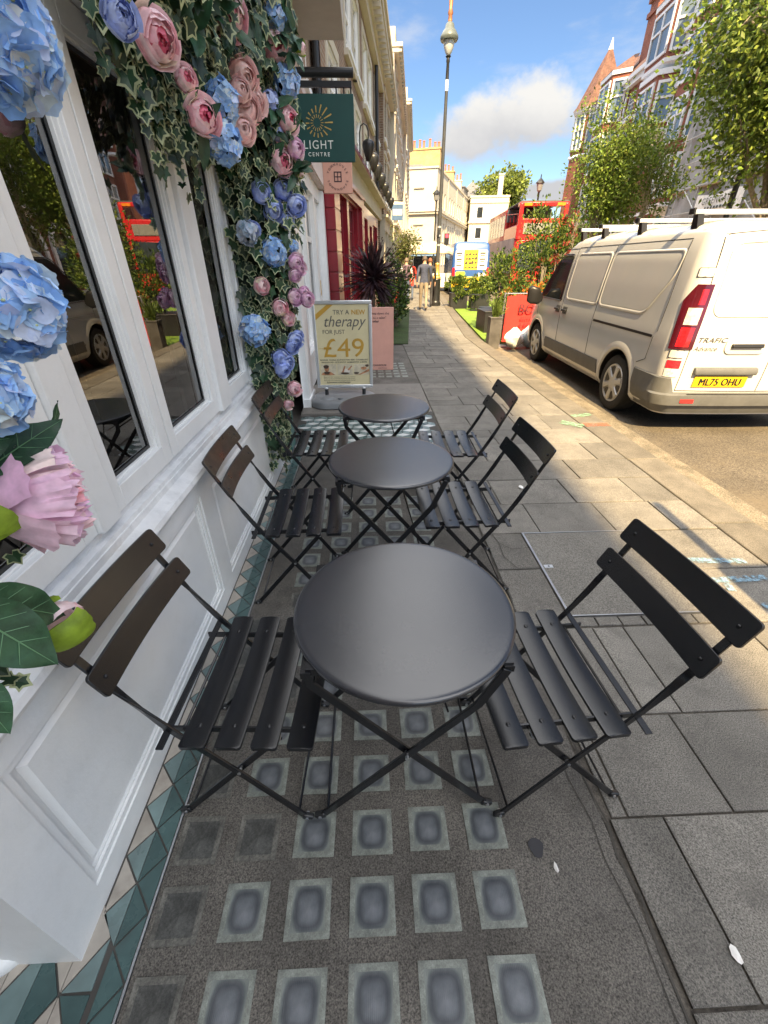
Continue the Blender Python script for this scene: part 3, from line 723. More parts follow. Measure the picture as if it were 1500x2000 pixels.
# ------------------------------------------------------------------ folding bistro chairs
def make_chair():
    t = thing('bistro_chair', 'x', 'chair', (0, 0, 0), group='black folding bistro chairs')
    zc = [(.191, .012), (.025, .267), (-.105, .452), (-.135, .50), (-.172, .565), (-.198, .615), (-.222, .66), (-.296, .812)]
    for s in (1, -1):
        mb = MB(); yy = s*.196
        pts = [(x, yy, z) for x, z in zc]; sd = [(0, 1, 0)]*4 + [(.35, .9, 0), (1, .6, .3), (1, 0, .55), (1, 0, .55)]
        if s < 0: sd = [(a, b, c) for a, b, c in sd]
        mb.sweep(pts, sd, .007, .021)
        mb.build('back_leg', M['black'], t, bevel=.0015)
        mb = MB(); yy = s*.182
        mb.sweep([(-.191, yy, .012), (.025, yy, .267), (.158, yy, .424)], [(0, 1, 0)]*3, .007, .021)
        mb.build('front_leg', M['black'], t, bevel=.0015)
        mb = MB(); mb.bx(-.165, .255, s*.168-.003, s*.168+.003, .425, .446)
        mb.build('seat_rail', M['black'], t, bevel=.001)
        for x, y2 in ((.191, .196), (-.191, .182)):
            mb = MB(); sg = 1 if x > 0 else -1
            mb.obx((x+sg*.008, s*y2, .011), (.036, .016, .022), Matrix.Rotation(sg*.35, 3, 'Y'), 0)
            mb.build('foot_cap', M['iron'], t, bevel=.005)
        mb = MB()
        for x, y2, z in ((.197, .196, .013), (-.197, .182, .013), (.025, .19, .267), (.158, .184, .422)):
            mb.tube([(x, s*(y2-.011), z), (x, s*(y2+.011), z)], .0052, 8)
        mb.build('rivet', M['steel'], t)
    for i in range(4):
        xc = -.058+.0945*i; mb = MB(); w2, L_ = .0345, .232
        def fn(u, v, top):
            y = (v*2-1)*L_; q = (u*2-1); e = min(1, max(0, abs(v*2-1)*L_-(L_-.009))/.009)
            x = xc + q*(w2 - .009*(1-math.sqrt(max(0, 1-e*e)))*abs(q)); z = .4585 - .013*(1-(y/L_)**2) - .0035*q*q*1.0
            return (x, y, z if top else z-.011)
        n = 18
        for j in range(n):
            a, b = j/n, (j+1)/n
        rings = []
        vv = [0, .004, .010, .0195]; vv = vv + [j/n for j in range(1, n)] + [1-q for q in reversed(vv)]
        for v in vv:
            rings.append([fn(u, v, True) for u in (0, .08, .5, .92, 1)] + [fn(u, v, False) for u in (1, .92, .08, 0)])
        mb.loft(rings, True, True)
        for s in (1, -1):
            mb.ball((xc, s*.168, .4585-.013*(1-(.168/.232)**2)+.0008), .0068, .0068, .0028, 10, 6)
        mb.build('seat_slat', M['black'], t, smooth=35)
    for (xc, zc_, hh, ang) in ((-.290, .785, .080, .455), (-.236, .680, .074, .455)):
        mb = MB(); u_ = V((-math.sin(ang), 0, math.cos(ang))); nn = V((math.cos(ang), 0, math.sin(ang))); L_ = .232
        rings = []; n = 22
        vv = [-1, -.992, -.975, -.95]; vv = vv + [j/n*2-1 for j in range(1, n)] + [-q for q in reversed(vv)]
        for v in vv:
            y = v*L_; e = min(1, max(0, abs(v)*L_-(L_-.012))/.012); h2 = hh/2 - .012*(1-math.sqrt(max(0, 1-e*e)))
            c = V((xc, 0, zc_)) + nn*(.022*v*v + .002) + V((0, y, 0)); rings.append([c+u_*h2+nn*.004, c+u_*h2-nn*.006, c-u_*h2-nn*.006, c-u_*h2+nn*.004])
        mb.loft(rings, True, True)
        for s in (1, -1): mb.ball(V((xc, s*.195, zc_))+nn*.0215, .006, .006, .006, 8, 6)
        mb.build('back_slat', M['black'], t, bevel=.003)
    mb = MB(); mb.bx(-.152, -.132, -.232, .232, .4425, .4475); mb.build('rear_bar', M['black'], t, bevel=.0015)
    for x, z, l in ((.172, .035, .19), (-.172, .033, .178), (-.105, .435, .175)):
        mb = MB(); mb.tube([(x, -l, z), (x, l, z)], .0042, 8); mb.build('cross_rod', M['black'], t)
    return t
GC = 'black folding bistro chairs'
CH = make_chair()
CH.location = (-.415, .852, 0); CH.rotation_euler = (0, 0, rad(-3)); CH['label'] = 'black slatted bistro chair with its back to the white panelling, nearest the viewer'
place_copy(CH, (.570, .838, 0), rad(184), 'black slatted bistro chair on the street side of the nearest table', GC)
c3 = place_copy(CH, (-.408, 1.825, 0), rad(1), 'black folding chair by the wall at the middle table, rubbed brown back', GC)
c4 = place_copy(CH, (.512, 1.868, 0), rad(181), 'black folding chair on the kerb side of the middle table', GC)
c5 = place_copy(CH, (-.418, 2.757, 0), rad(-1), 'folding chair by the wall at the farthest table under hanging ivy', GC)
c6 = place_copy(CH, (.612, 2.695, 0), rad(179), 'folding chair on the kerb side of the farthest table', GC)
for c in (c3, c5):
    for ch in c.children:
        if ch.name.startswith('back_slat'): ch.data = ch.data.copy(); ch.data.materials[0] = M['brownbacks']

def make_table():
    t = thing('bistro_table', 'x', 'table', (0, 0, 0), group='round black bistro tables')
    mb = MB(); R_ = .3025
    mb.lathe([(.001, .7145), (.10, .7148), (.2, .715), (.285, .7152), (.294, .7148), (.2995, .7130), (R_, .7095), (R_, .7025), (.3005, .699), (.296, .698), (.292, .700), (.290, .705), (.1, .7065), (.001, .7065)], n=72)
    mb.build('table_top', M['tabletop'], t, smooth=50)
    for s in (1, -1):
        for d_, yo in ((1, .205), (-1, .19)):
            mb = MB(); y = s*yo
            mb.sweep([(-d_*.262, y, .012), (0, y, .335), (d_*.150, y, .520), (d_*.178, y, .555), (d_*.235, y, .690)] if d_ > 0 else [(-d_*.262, y, .012), (0, y, .335), (d_*.245, y, .640), (d_*.25, y, .690)], [(0, 1, 0)]*(5 if d_ > 0 else 4), .008, .024)
            mb.build('leg', M['black'], t, bevel=.0015)
            mb = MB(); mb.obx((-d_*.270, y, .011), (.036, .018, .022), Matrix.Rotation(-d_*.35, 3, 'Y')); mb.build('foot_cap', M['iron'], t, bevel=.005)
            mb = MB()
            for x, z in ((-d_*.271, .013), (0, .335)): mb.tube([(x, y-s*.004, z), (x, y+s*.0115, z)], .0055, 8)
            mb.build('rivet', M['steel'], t)
    for x, z, l in ((.245, .035, .19), (-.245, .035, .205), (.22, .65, .2), (-.235, .65, .19)):
        mb = MB(); mb.tube([(x, -l, z), (x, l, z)], .0045, 8); mb.build('cross_rod', M['black'], t)
    mb = MB(); mb.tube([(.19, .1, .06), (.03, .16, .62)], .004, 6); mb.build('stay_rod', M['black'], t)
    mb = MB(); mb.bx(-.25, .25, -.2, -.175, .685, .7065); mb.bx(-.25, .25, .175, .2, .685, .7065); mb.bx(-.262, -.237, -.205, .205, .680, .700); mb.bx(.227, .252, -.205, .205, .680, .700)
    mb.build('top_bracket', M['black'], t)
    return t
TB = make_table(); TB.location = (.083, .853, 0); TB['label'] = 'round black bistro table nearest the viewer, with a small dent in its top'
place_copy(TB, (.100, 1.855, 0), rad(1), 'round black folding table in the middle of the row of three', 'round black bistro tables')
place_copy(TB, (.099, 2.718, 0), rad(-1), 'round black folding table farthest off, on the diamond tiles', 'round black bistro tables')
# ------------------------------------------------------------------ flower garlands
def petal_mat(name, stops, rough=.6, transl=.25, var=.18, sc=30):
    m, nt, out = new_mat(name); b = N(nt, 'ShaderNodeBsdfPrincipled', Roughness=rough); b.inputs['Specular IOR Level'].default_value = .25
    g = nt.nodes.new('ShaderNodeNewGeometry'); c = ramp(nt, g.outputs['Random Per Island'], stops)
    f = noise_fac(nt, coords(nt), sc, 3); r = ramp(nt, f, [(0, (1-var,)*3), (1, (1+var,)*3)]); c = mixcol(nt, c, r, 1., 'MULTIPLY')
    nt.links.new(c, b.inputs['Base Color']); t = nt.nodes.new('ShaderNodeBsdfTranslucent'); nt.links.new(c, t.inputs[0])
    mx = nt.nodes.new('ShaderNodeMixShader'); mx.inputs[0].default_value = transl; nt.links.new(b.outputs[0], mx.inputs[1]); nt.links.new(t.outputs[0], mx.inputs[2])
    nt.links.new(mx.outputs[0], out.inputs[0]); return m
M['hyd'] = petal_mat('blue hydrangea petal', [(0, (.22, .42, .80)), (.3, (.32, .54, .88)), (.6, (.42, .62, .88)), (.8, (.58, .66, .88)), (.92, (.62, .76, .84)), (1, (.70, .76, .78))])
M['hyd2'] = petal_mat('pale hydrangea petal', [(0, (.30, .45, .60)), (.5, (.50, .58, .70)), (1, (.62, .64, .68))])
M['bluerose'] = petal_mat('periwinkle rose petal', [(0, (.34, .43, .80)), (.5, (.47, .57, .88)), (1, (.62, .70, .90))])
M['pink'] = petal_mat('pink peony petal', [(0, (.88, .46, .53)), (.25, (.92, .60, .65)), (.6, (.94, .72, .76)), (.88, (.90, .76, .74)), (1, (.84, .78, .58))])
M['pinkdeep'] = petal_mat('deep pink petal', [(0, (.75, .08, .20)), (.6, (.85, .26, .36)), (1, (.86, .42, .48))])
M['mauve'] = petal_mat('mauve pink petal', [(0, (.74, .46, .68)), (.5, (.84, .60, .74)), (.9, (.88, .70, .78)), (1, (.88, .76, .70))])
M['salmon'] = petal_mat('salmon rose petal', [(0, (.88, .58, .57)), (.5, (.92, .69, .67)), (1, (.94, .78, .75))])
M['lime'] = mat('lime bud sepal', (.24, .36, .03), .5, var=.3, vscale=25, transl=.2)
M['pleaf'] = mat('deep green leaf', (.026, .075, .036), .45, var=.35, vscale=30, island=.3, transl=.12, bump=.2, bscale=60)
M['vein'] = mat('leaf vein', (.12, .26, .13), .5)
M['ivy'] = mat('ivy leaf', (.014, .048, .018), .45, var=.35, vscale=25, island=.45, transl=.1)
M['ivyedge'] = mat('cream ivy margin', (.32, .36, .20), .5, var=.25, vscale=20, island=.4, transl=.12)
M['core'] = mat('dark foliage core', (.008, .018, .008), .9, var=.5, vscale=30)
M['stem'] = mat('green stem', (.05, .09, .03), .6)
fr = random.Random(21)
def frame_of(axis):
    a = V(axis).normalized(); t = V((0, 0, 1)) if abs(a.z) < .9 else V((1, 0, 0)); s = a.cross(t).normalized(); return a, s, a.cross(s)
def shell_petal(mb, c, A, S, U, r, tip, base, phi, wd, flare, ruf, mi, nu=6, nv=6):
    ph = [fr.uniform(0, 6.3) for _ in range(3)]
    def fn(u, v):
        x = u*2-1; al = rad(base + (tip-base)*v); wv = math.sin(min(1., .18+v*.95)*math.pi*.62)**.8
        edge = max(0., v-.55)/.45
        az = phi + x*wd*wv/max(.45, math.sin(al) if al < 2.6 else .5)*.75
        rr = r*(1 - .03*math.cos(x*2)) + r*flare*edge**2 + ruf*r*edge*(math.sin(x*7+ph[0])*.5+math.sin(x*13+ph[1])*.35) - r*.05*abs(x)**2*0
        al2 = al + .12*x*x*(1 if tip < 90 else .6)*v + ruf*.5*edge*math.sin(x*9+ph[2])
        return c + (A*math.cos(al2) + (S*math.cos(az)+U*math.sin(az))*math.sin(al2))*rr
    mb.grid(fn, nu, nv, mi)
def bloom(mb, c, axis, R, layers, nu=6, nv=6):
    A, S, U = frame_of(axis); c = V(c)
    for (rf, tip, n, wd, flare, ruf, mi) in layers:
        p0 = fr.uniform(0, 6.3)
        for k in range(n):
            shell_petal(mb, c, A, S, U, R*rf*fr.uniform(.94, 1.06), tip+fr.uniform(-9, 9), 165, p0+k*2*math.pi/n+fr.uniform(-.2, .2), wd, flare+fr.uniform(-.05, .08), ruf, mi, nu, nv)
PEONY = [(1.0, 78, 5, .78, .18, .03, 0), (.93, 55, 5, .72, .10, .04, 0), (.84, 40, 6, .62, .06, .07, 0), (.74, 30, 6, .5, .05, .10, 0), (.60, 20, 6, .45, .04, .12, 1), (.44, 12, 5, .5, .0, .12, 1), (.26, 8, 4, .6, 0, .1, 1)]
ROSE = [(1.0, 72, 5, .85, .16, .02, 0), (.9, 48, 5, .8, .10, .02, 0), (.78, 34, 5, .75, .06, .02, 0), (.62, 24, 4, .8, .05, .02, 0), (.45, 16, 4, .85, .03, .02, 0), (.28, 10, 3, .9, 0, .02, 0)]
def floret(mb, p, nrm, s, mi=0, nu=3, nv=3):
    A, S, U = frame_of(nrm); a0 = fr.uniform(0, 6.3)
    for k in range(4):
        a = a0+k*math.pi/2+fr.uniform(-.15, .15); D = S*math.cos(a)+U*math.sin(a); E = A.cross(D); cup = fr.uniform(-.05, .3); tw = fr.uniform(-.25, .25); ln = s*fr.uniform(.9, 1.12)
        def fn(u, v):
            x = u*2-1; wv = math.sin(math.pi*(.14+.80*v))**.7; wd = ln*.56*wv*x
            lift = ln*(cup*v*v + .10*x*x*wv + .05*math.sin(v*7+x*3)) + tw*wd*v
            return p + D*(ln*(v - .12*x*x*v)) + E*wd + A*lift
        mb.grid(fn, nu, nv, mi)
    mb.ball(p+A*s*.06, s*.09, s*.09, s*.07, 6, 4, 1)
def hydrangea(c, R, axis, n, s, parent, m=None, nu=3, nv=3):
    mb = MB(); A = V(axis).normalized(); c = V(c); g = math.pi*(3-5**.5)
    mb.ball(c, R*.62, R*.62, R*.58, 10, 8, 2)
    for i in range(n):
        z = 1-2*(i+.5)/n; r = math.sqrt(1-z*z); d_ = V((r*math.cos(g*i), r*math.sin(g*i), z))
        d_ = (d_ + V((fr.uniform(-.2, .2), fr.uniform(-.2, .2), fr.uniform(-.2, .2)))).normalized()
        if d_.dot(A) < -.55: continue
        floret(mb, c+d_*R*fr.uniform(.80, .97)*.92, (d_+V((fr.uniform(-.35, .35), fr.uniform(-.35, .35), fr.uniform(-.35, .35)))).normalized(), s*fr.uniform(.85, 1.15), 0, nu, nv)
    return mb.build('hydrangea_head', [m or M['hyd'], mat('floret eye', (.45, .52, .28), .6), M['core']], parent, world=True, smooth=60, recalc=False)
def flower(kind, c, R, axis, parent, mats, near=False):
    mb = MB(); bloom(mb, c, axis, R, PEONY if kind == 'peony_flower' else ROSE, 8 if near else 4, 8 if near else 5)
    mb.ball(c, R*.24, mi=len(mats)-1 if len(mats) > 1 else 0)
    return mb.build(kind, mats, parent, world=True, smooth=60, recalc=False)
def blade(mb, base, tip, nrm, wd, mi=0, vmi=None, fold=.25, curl=.1, n=8):
    b, t = V(base), V(tip); D = t-b; L = D.length; D = D/L; Nn = V(nrm); Nn = (Nn-D*Nn.dot(D)).normalized(); E = D.cross(Nn)
    def fn(u, v):
        x = u*2-1; w_ = wd*math.sin(math.pi*v**.8)**.85*.5
        return b + D*L*v + E*x*w_ + Nn*(fold*abs(x)*w_ - curl*L*v*v + .02*L*math.sin(v*16+x*2)*abs(x))
    mb.grid(fn, 6, n, mi)
    if vmi is not None:
        mb.tube([b+D*L*v+Nn*(-curl*L*v*v+.0015) for v in (0, .25, .5, .75, .97)], [wd*.022, wd*.018, wd*.014, wd*.01, wd*.004], 5, vmi)
        for s in (1, -1):
            for v0 in (.15, .3, .45, .6):
                w0 = wd*math.sin(math.pi*(v0+.14)**.8)**.85*.5*.85
                p0 = b+D*L*v0+Nn*(-curl*L*v0*v0+.0012); p1 = b+D*L*(v0+.14)+E*s*w0+Nn*(fold*w0-curl*L*(v0+.14)**2+.0014)
                mb.tube([p0, (p0+p1)/2+Nn*-.0004, p1], [wd*.009, wd*.007, wd*.003], 4, vmi)
IVY = [(0, -.05), (.16, -.30), (.42, -.22), (.36, .05), (.52, .30), (.24, .36), (.0, .74), (-.24, .36), (-.52, .30), (-.36, .05), (-.42, -.22), (-.16, -.30)]
def ivy_leaf(mb, p, nrm, up, s):
    A = V(nrm).normalized(); U = V(up); U = (U-A*U.dot(A)).normalized(); S = A.cross(U); em = 1 if fr.random() < .74 else 0; f = fr.uniform(.05, .3); cu = fr.uniform(-.1, .25); k1 = fr.uniform(.68, .84)
    def P(x, y, o=0): return p + S*x*s + U*y*s + A*(f*abs(x)*s - cu*y*y*s + o)
    n = mb.add([P(0, .08)] + [P(x*k1, .06+(y-.06)*k1, .0004) for x, y in IVY] + [P(x, y) for x, y in IVY]); q = len(IVY)
    for i in range(q):
        j = (i+1) % q
        mb.f.append((n, n+1+i, n+1+j)); mb.m.append(0)
        mb.f.append((n+1+i, n+1+q+i, n+1+q+j, n+1+j)); mb.m.append(em)

def lerp_tab(tab, z):
    for (a, b), (c, d_) in zip(tab, tab[1:]):
        if min(a, c) <= z <= max(a, c): return b+(d_-b)*(z-a)/(c-a)
    return tab[-1][1]
ga = thing('flower_garland', 'variegated ivy garland with pink and blue flowers over the window tops and corner post', 'flower garland', (-.7, 3.15, 0))
XR = [(3.0, -.34), (2.5, -.36), (1.85, -.40), (1.26, -.49), (.84, -.57), (.52, -.65), (.12, -.72)]
ivb = MB()
def leafdir(ax): return (V(ax)+V((fr.uniform(-.7, .7), fr.uniform(-.7, .7), fr.uniform(-.5, .7)))).normalized()
for i in range(2300):                                        # the corner post
    z = .15+2.8*fr.random()**.9; xr = lerp_tab(XR, z); a = fr.uniform(.0, 1.0); k = fr.uniform(.62, 1.0)
    th = rad(-100+190*a); cx, cy = -.80, 3.22; ex, ey = (xr-cx)*k, .30*k
    if z < .55 and fr.random() < .5: continue
    p = V((cx+ex*max(.0, math.cos(th))+.02, cy+ey*math.sin(th), z+fr.uniform(-.03, .03)))
    ivy_leaf(ivb, p, leafdir((math.cos(th)+.25, math.sin(th)-.25, .3)), (fr.uniform(-.5, .5), fr.uniform(-.5, .5), -1), fr.uniform(.050, .085))
BOT = [(.5, 2.34), (1.2, 2.30), (1.5, 2.22), (1.65, 2.06), (1.8, 1.92), (2.0, 1.86), (2.2, 1.90), (2.38, 1.90), (2.5, 2.02), (2.9, 1.95)]
for i in range(2300):                                        # the lintel run, hanging in strands
    y = fr.uniform(1.0, 3.0); zb = lerp_tab(BOT, y) + fr.uniform(0, .10)*(1 if y < 2.5 else .6); z = zb + (2.95-zb)*fr.random()**1.25
    th = fr.uniform(0, 1); x = -.77 + .035 + .27*min(1, (z-zb)/.5+.18)*fr.uniform(.55, 1.)
    ivy_leaf(ivb, V((x, y, z)), leafdir((.8, -.55, .25)), (fr.uniform(-.4, .4), fr.uniform(-.6, .2), -1), fr.uniform(.042, .075))
for i in range(16):                                          # a few trailing runners
    y = fr.choice([1.42, 1.5, 1.62, 1.78, 1.9, 2.04, 2.16, 2.3]); z = lerp_tab(BOT, y)+.1; x = -.74+fr.uniform(0, .1)
    for k in range(fr.randint(3, 7)):
        z -= .035; y += fr.uniform(-.012, .018); x += fr.uniform(-.01, .01)
        ivy_leaf(ivb, V((x, y, z)), leafdir((.8, -.5, .2)), (0, 0, -1), fr.uniform(.03, .05))
for i in range(14):
    y = fr.uniform(2.95, 3.4); z = .5; x = -.72+fr.uniform(0, .08)
    for k in range(fr.randint(3, 8)):
        z -= .045; y += fr.uniform(-.03, .03); ivy_leaf(ivb, V((x, y, z)), leafdir((.7, -.6, .2)), (0, 0, -1), fr.uniform(.04, .06))
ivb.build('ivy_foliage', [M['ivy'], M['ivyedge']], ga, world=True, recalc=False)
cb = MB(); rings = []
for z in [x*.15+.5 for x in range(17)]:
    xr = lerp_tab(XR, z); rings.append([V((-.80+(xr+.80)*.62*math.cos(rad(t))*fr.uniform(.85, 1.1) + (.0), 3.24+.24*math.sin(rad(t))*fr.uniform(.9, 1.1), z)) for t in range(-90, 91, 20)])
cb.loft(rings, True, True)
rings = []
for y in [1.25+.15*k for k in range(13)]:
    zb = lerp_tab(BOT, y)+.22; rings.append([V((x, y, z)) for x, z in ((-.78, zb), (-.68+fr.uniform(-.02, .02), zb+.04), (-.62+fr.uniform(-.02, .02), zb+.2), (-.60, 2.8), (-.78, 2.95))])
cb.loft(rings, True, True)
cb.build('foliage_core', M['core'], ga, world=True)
FL = [('p', 'b', -.56, 1.45, 2.023, .030), ('p', 'p', -.55, 1.636, 2.049, .046), ('p', 'p', -.55, 2.571, 2.415, .060), ('p', 'p', -.455, 3.15, 2.506, .070), ('h', 'b', -.405, 3.15, 2.371, .066), ('h', 'b', -.441, 3.15, 2.607, .056),
      ('h', 'b', -.55, 2.267, 2.08, .056), ('r', 's', -.55, 2.717, 2.272, .056), ('r', 's', -.55, 2.676, 2.148, .055), ('r', 's', -.53, 2.78, 2.20, .05), ('r', 's', -.56, 2.60, 2.06, .045), ('r', 's', -.55, 2.62, 2.20, .04), ('p', 'p', -.55, 1.951, 1.963, .044), ('h', 'b', -.55, 2.181, 1.936, .060), ('p', 'p', -.58, 1.937, 2.052, .028), ('p', 'p', -.416, 3.15, 2.216, .053),
      ('h', 'd', -.50, 3.10, 2.279, .048), ('h', 'd', -.49, 3.12, 2.16, .04), ('p', 'p', -.475, 3.13, 2.038, .066), ('p', 'm', -.387, 3.15, 2.091, .044), ('p', 'm', -.42, 3.2, 2.13, .036), ('r', 'b', -.60, 3.05, 1.88, .05), ('r', 'b', -.488, 3.15, 1.902, .050), ('r', 'b', -.55, 3.10, 1.80, .052), ('r', 'b', -.417, 3.15, 1.833, .052), ('r', 'b', -.482, 3.15, 1.756, .040),
      ('h', 'w', -.685, 2.93, 1.68, .055), ('r', 'b', -.65, 2.95, 1.70, .032), ('h', 'b', -.57, 3.06, 1.585, .076), ('h', 'b', -.465, 3.18, 1.62, .036), ('r', 'm', -.455, 3.15, 1.535, .046), ('r', 'm', -.43, 3.17, 1.50, .036), ('r', 'm', -.46, 3.12, 1.46, .034), ('r', 'p', -.66, 3.0, 1.405, .046), ('r', 'm', -.474, 3.12, 1.334, .045), ('r', 'm', -.40, 3.15, 1.318, .043), ('r', 'm', -.42, 3.16, 1.36, .034), ('r', 'p', -.575, 3.07, 1.275, .046), ('r', 'p', -.535, 3.12, 1.203, .038),
      ('h', 'b', -.72, 2.90, 1.165, .080), ('r', 'b', -.505, 3.13, 1.068, .050), ('r', 'b', -.53, 3.12, 1.03, .045), ('r', 'b', -.49, 3.14, 1.09, .036), ('r', 'b', -.61, 3.05, .96, .055), ('r', 'b', -.57, 3.06, .93, .048), ('r', 'b', -.60, 3.03, .89, .048), ('r', 'p', -.55, 3.12, .737, .048), ('r', 'p', -.60, 3.08, .625, .033)]
MM = {'b': 'bluerose', 'p': 'pink', 's': 'salmon', 'm': 'mauve'}
for k, c, x, y, z, r in FL:
    ax = (.55+fr.uniform(-.3, .3), -.85+fr.uniform(-.25, .25), fr.uniform(-.25, .2))
    tc_ = (V((0, 0, 1.53))-V((x, y, z))).normalized()*.06; x, y, z = x+tc_.x, y+tc_.y, z+tc_.z
    if y < 2.9: r *= 1.12
    if k == 'h': hydrangea((x, y, z), r*1.06, ax, 46, r*.42, ga, {'w': M['hyd2'], 'd': M['bluerose']}.get(c), 2, 2)
    else: flower('peony_flower' if k == 'p' else 'rose_flower', V((x, y, z)), r*1.08, ax, ga, [M[MM[c]], M['pinkdeep'] if c == 'p' else M[MM[c]]])
lb = MB()
for (x, y, z) in ((-.55, 1.93, 1.93), (-.52, 2.5, 2.35), (-.47, 2.65, 2.45), (-.44, 3.1, 2.44), (-.42, 3.1, 2.55), (-.36, 3.1, 2.47), (-.34, 3.12, 2.54), (-.47, 3.05, 2.25), (-.50, 3.05, 2.16), (-.44, 3.1, 2.0), (-.40, 3.1, 1.97), (-.38, 3.1, 2.0), (-.52, 3.05, 2.03), (-.41, 3.1, 2.15), (-.56, 2.3, 2.32), (-.56, 1.8, 2.3), (-.55, 2.05, 2.2)):
    for k in range(3):
        d_ = V((fr.uniform(-.2, 1), fr.uniform(-.7, .1), fr.uniform(-.8, .8))).normalized()
        blade(lb, (x, y, z), V((x, y, z))+d_*fr.uniform(.08, .13), (.6, -.7, .4), fr.uniform(.035, .055))
lb.build('broad_leaves', M['pleaf'], ga, world=True, recalc=False, smooth=60)
def bud(c, axis, R, parent):
    mb = MB(); A, S, U = frame_of(axis); c = V(c)
    for k in range(3): shell_petal(mb, c, A, S, U, R*1.08, 62, 178, k*2.1+fr.uniform(-.2, .2), .95, .14, .05, 0, 10, 10)
    for k in range(4): shell_petal(mb, c, A, S, U, R*.92, 22, 170, k*1.57, .8, .03, .03, 1, 6, 6)
    return mb.build('peony_bud', [M['lime'], M['pink']], parent, world=True, smooth=60, recalc=False)
bud((-.315, 3.15, 2.50), (.8, -.3, -.1), .030, ga); bud((-.37, 3.14, 2.225), (.6, -.5, .1), .022, ga); bud((-.37, 3.15, 1.98), (.5, -.5, -.6), .02, ga)

# the garland beside the viewer, at the left edge
gn = thing('flower_garland', 'big blue hydrangeas, a large pink peony and broad leaves close at the left edge', 'flower garland', (-.72, .45, 0))
hydrangea((-.505, .855, 1.80), .073, (.8, -.5, 0), 110, .030, gn, None, 4, 4)
hydrangea((-.505, .675, 1.477), .066, (.8, -.5, .1), 96, .028, gn, None, 4, 4)
hydrangea((-.505, .565, 1.385), .048, (.8, -.5, -.1), 70, .025, gn, None, 4, 4)
mb = MB(); PC = V((-.50, .575, 1.222))
bloom(mb, PC, (.60, .62, -.12), .064, [(1.0, 78, 7, .52, .26, .10, 0), (.95, 62, 8, .42, .20, .14, 0), (.88, 48, 9, .36, .14, .18, 1), (.80, 36, 9, .34, .10, .20, 0), (.68, 26, 8, .40, .06, .16, 1), (.52, 16, 7, .42, .04, .16, 1), (.34, 10, 5, .5, .02, .12, 1), (.22, 6, 3, .6, 0, .1, 2)], 10, 9)
mb.build('peony_flower', [M['mauve'], M['pink'], M['pinkdeep']], gn, world=True, smooth=60, recalc=False)
mb = MB()
for k in range(5): shell_petal(mb, V((-.50, .575, 1.222)), *frame_of((.6, .62, -.12)), .069, 95+fr.uniform(-10, 25), 170, k*1.25+.4, .6, .25, .05, 0, 8, 8)
mb.build('guard_petals', M['mauve'], gn, world=True, smooth=60, recalc=False)
bud((-.505, .497, 1.035), (.25, .9, .1), .040, gn)
mb = MB()
blade(mb, (-.52, .40, 1.175), (-.47, .425, 1.028), (.75, -.5, .4), .078, 0, 1, .2, -.05, 14)
blade(mb, (-.52, .41, 1.17), (-.475, .495, 1.055), (.7, -.4, .5), .066, 0, 1, .25, .12, 14)
blade(mb, (-.53, .52, 1.285), (-.48, .655, 1.328), (.6, -.4, .7), .055, 0, 1, .2, .1, 10)
blade(mb, (-.53, .50, 1.30), (-.50, .60, 1.36), (.6, -.5, .6), .05, 0, 1, .2, .05, 10)
blade(mb, (-.53, .66, 1.27), (-.52, .71, 1.335), (.9, .2, .1), .022, 0, 1, .2, .0, 8)
blade(mb, (-.52, .36, 1.09), (-.49, .34, .99), (.7, -.6, .2), .05, 0, 1, .2, .05, 10)
blade(mb, (-.55, .56, 1.40), (-.50, .585, 1.46), (.7, -.6, .3), .05, 0, 1, .2, .05, 10)
mb.build('broad_leaves', [M['pleaf'], M['vein']], gn, world=True, recalc=False, smooth=60)
mb = MB()
for k in range(5): shell_petal(mb, V((-.535, .50, 1.235)), *frame_of((.1, .4, .2)), .04, 70, 170, k*1.2, .9, .2, .05, 0, 6, 6)
mb.build('sepals', M['lime'], gn, world=True, recalc=False, smooth=60)
mb = MB()
for i in range(150):
    y = fr.uniform(-.1, .46); z = fr.uniform(.98, 2.3); ivy_leaf(mb, V((-.74+fr.uniform(0, .17), y, z)), leafdir((.8, -.5, .25)), (0, fr.uniform(-.4, .4), -1), fr.uniform(.035, .055))
for (x, y, z) in ((-.56, .405, 1.02), (-.55, .42, 1.0), (-.545, .43, .985), (-.53, .405, 1.045), (-.60, .62, 1.12), (-.57, .55, 1.135), (-.57, .47, 1.0)):
    ivy_leaf(mb, V((x, y, z)), leafdir((.6, -.6, .5)), (0, .4, -1), .028)
mb.build('ivy_foliage', [M['ivy'], M['ivyedge']], gn, world=True, recalc=False)
mb = MB(); mb.tube([(-.70, .30, 1.3), (-.60, .38, 1.2), (-.53, .40, 1.17)], .004, 6); mb.tube([(-.68, .35, 1.0), (-.58, .44, 1.02), (-.535, .455, 1.035)], .0035, 6); mb.tube([(-.66, .30, 1.05), (-.58, .38, 1.02), (-.54, .44, .975)], .0018, 5); mb.tube([(-.7, .4, 1.25), (-.58, .5, 1.235)], .005, 6); mb.tube([(-.7, .5, 1.45), (-.55, .62, 1.45)], .005, 6); mb.tube([(-.7, .6, 1.85), (-.6, .8, 1.83)], .005, 6)
mb.build('stems', M['stem'], gn, world=True)
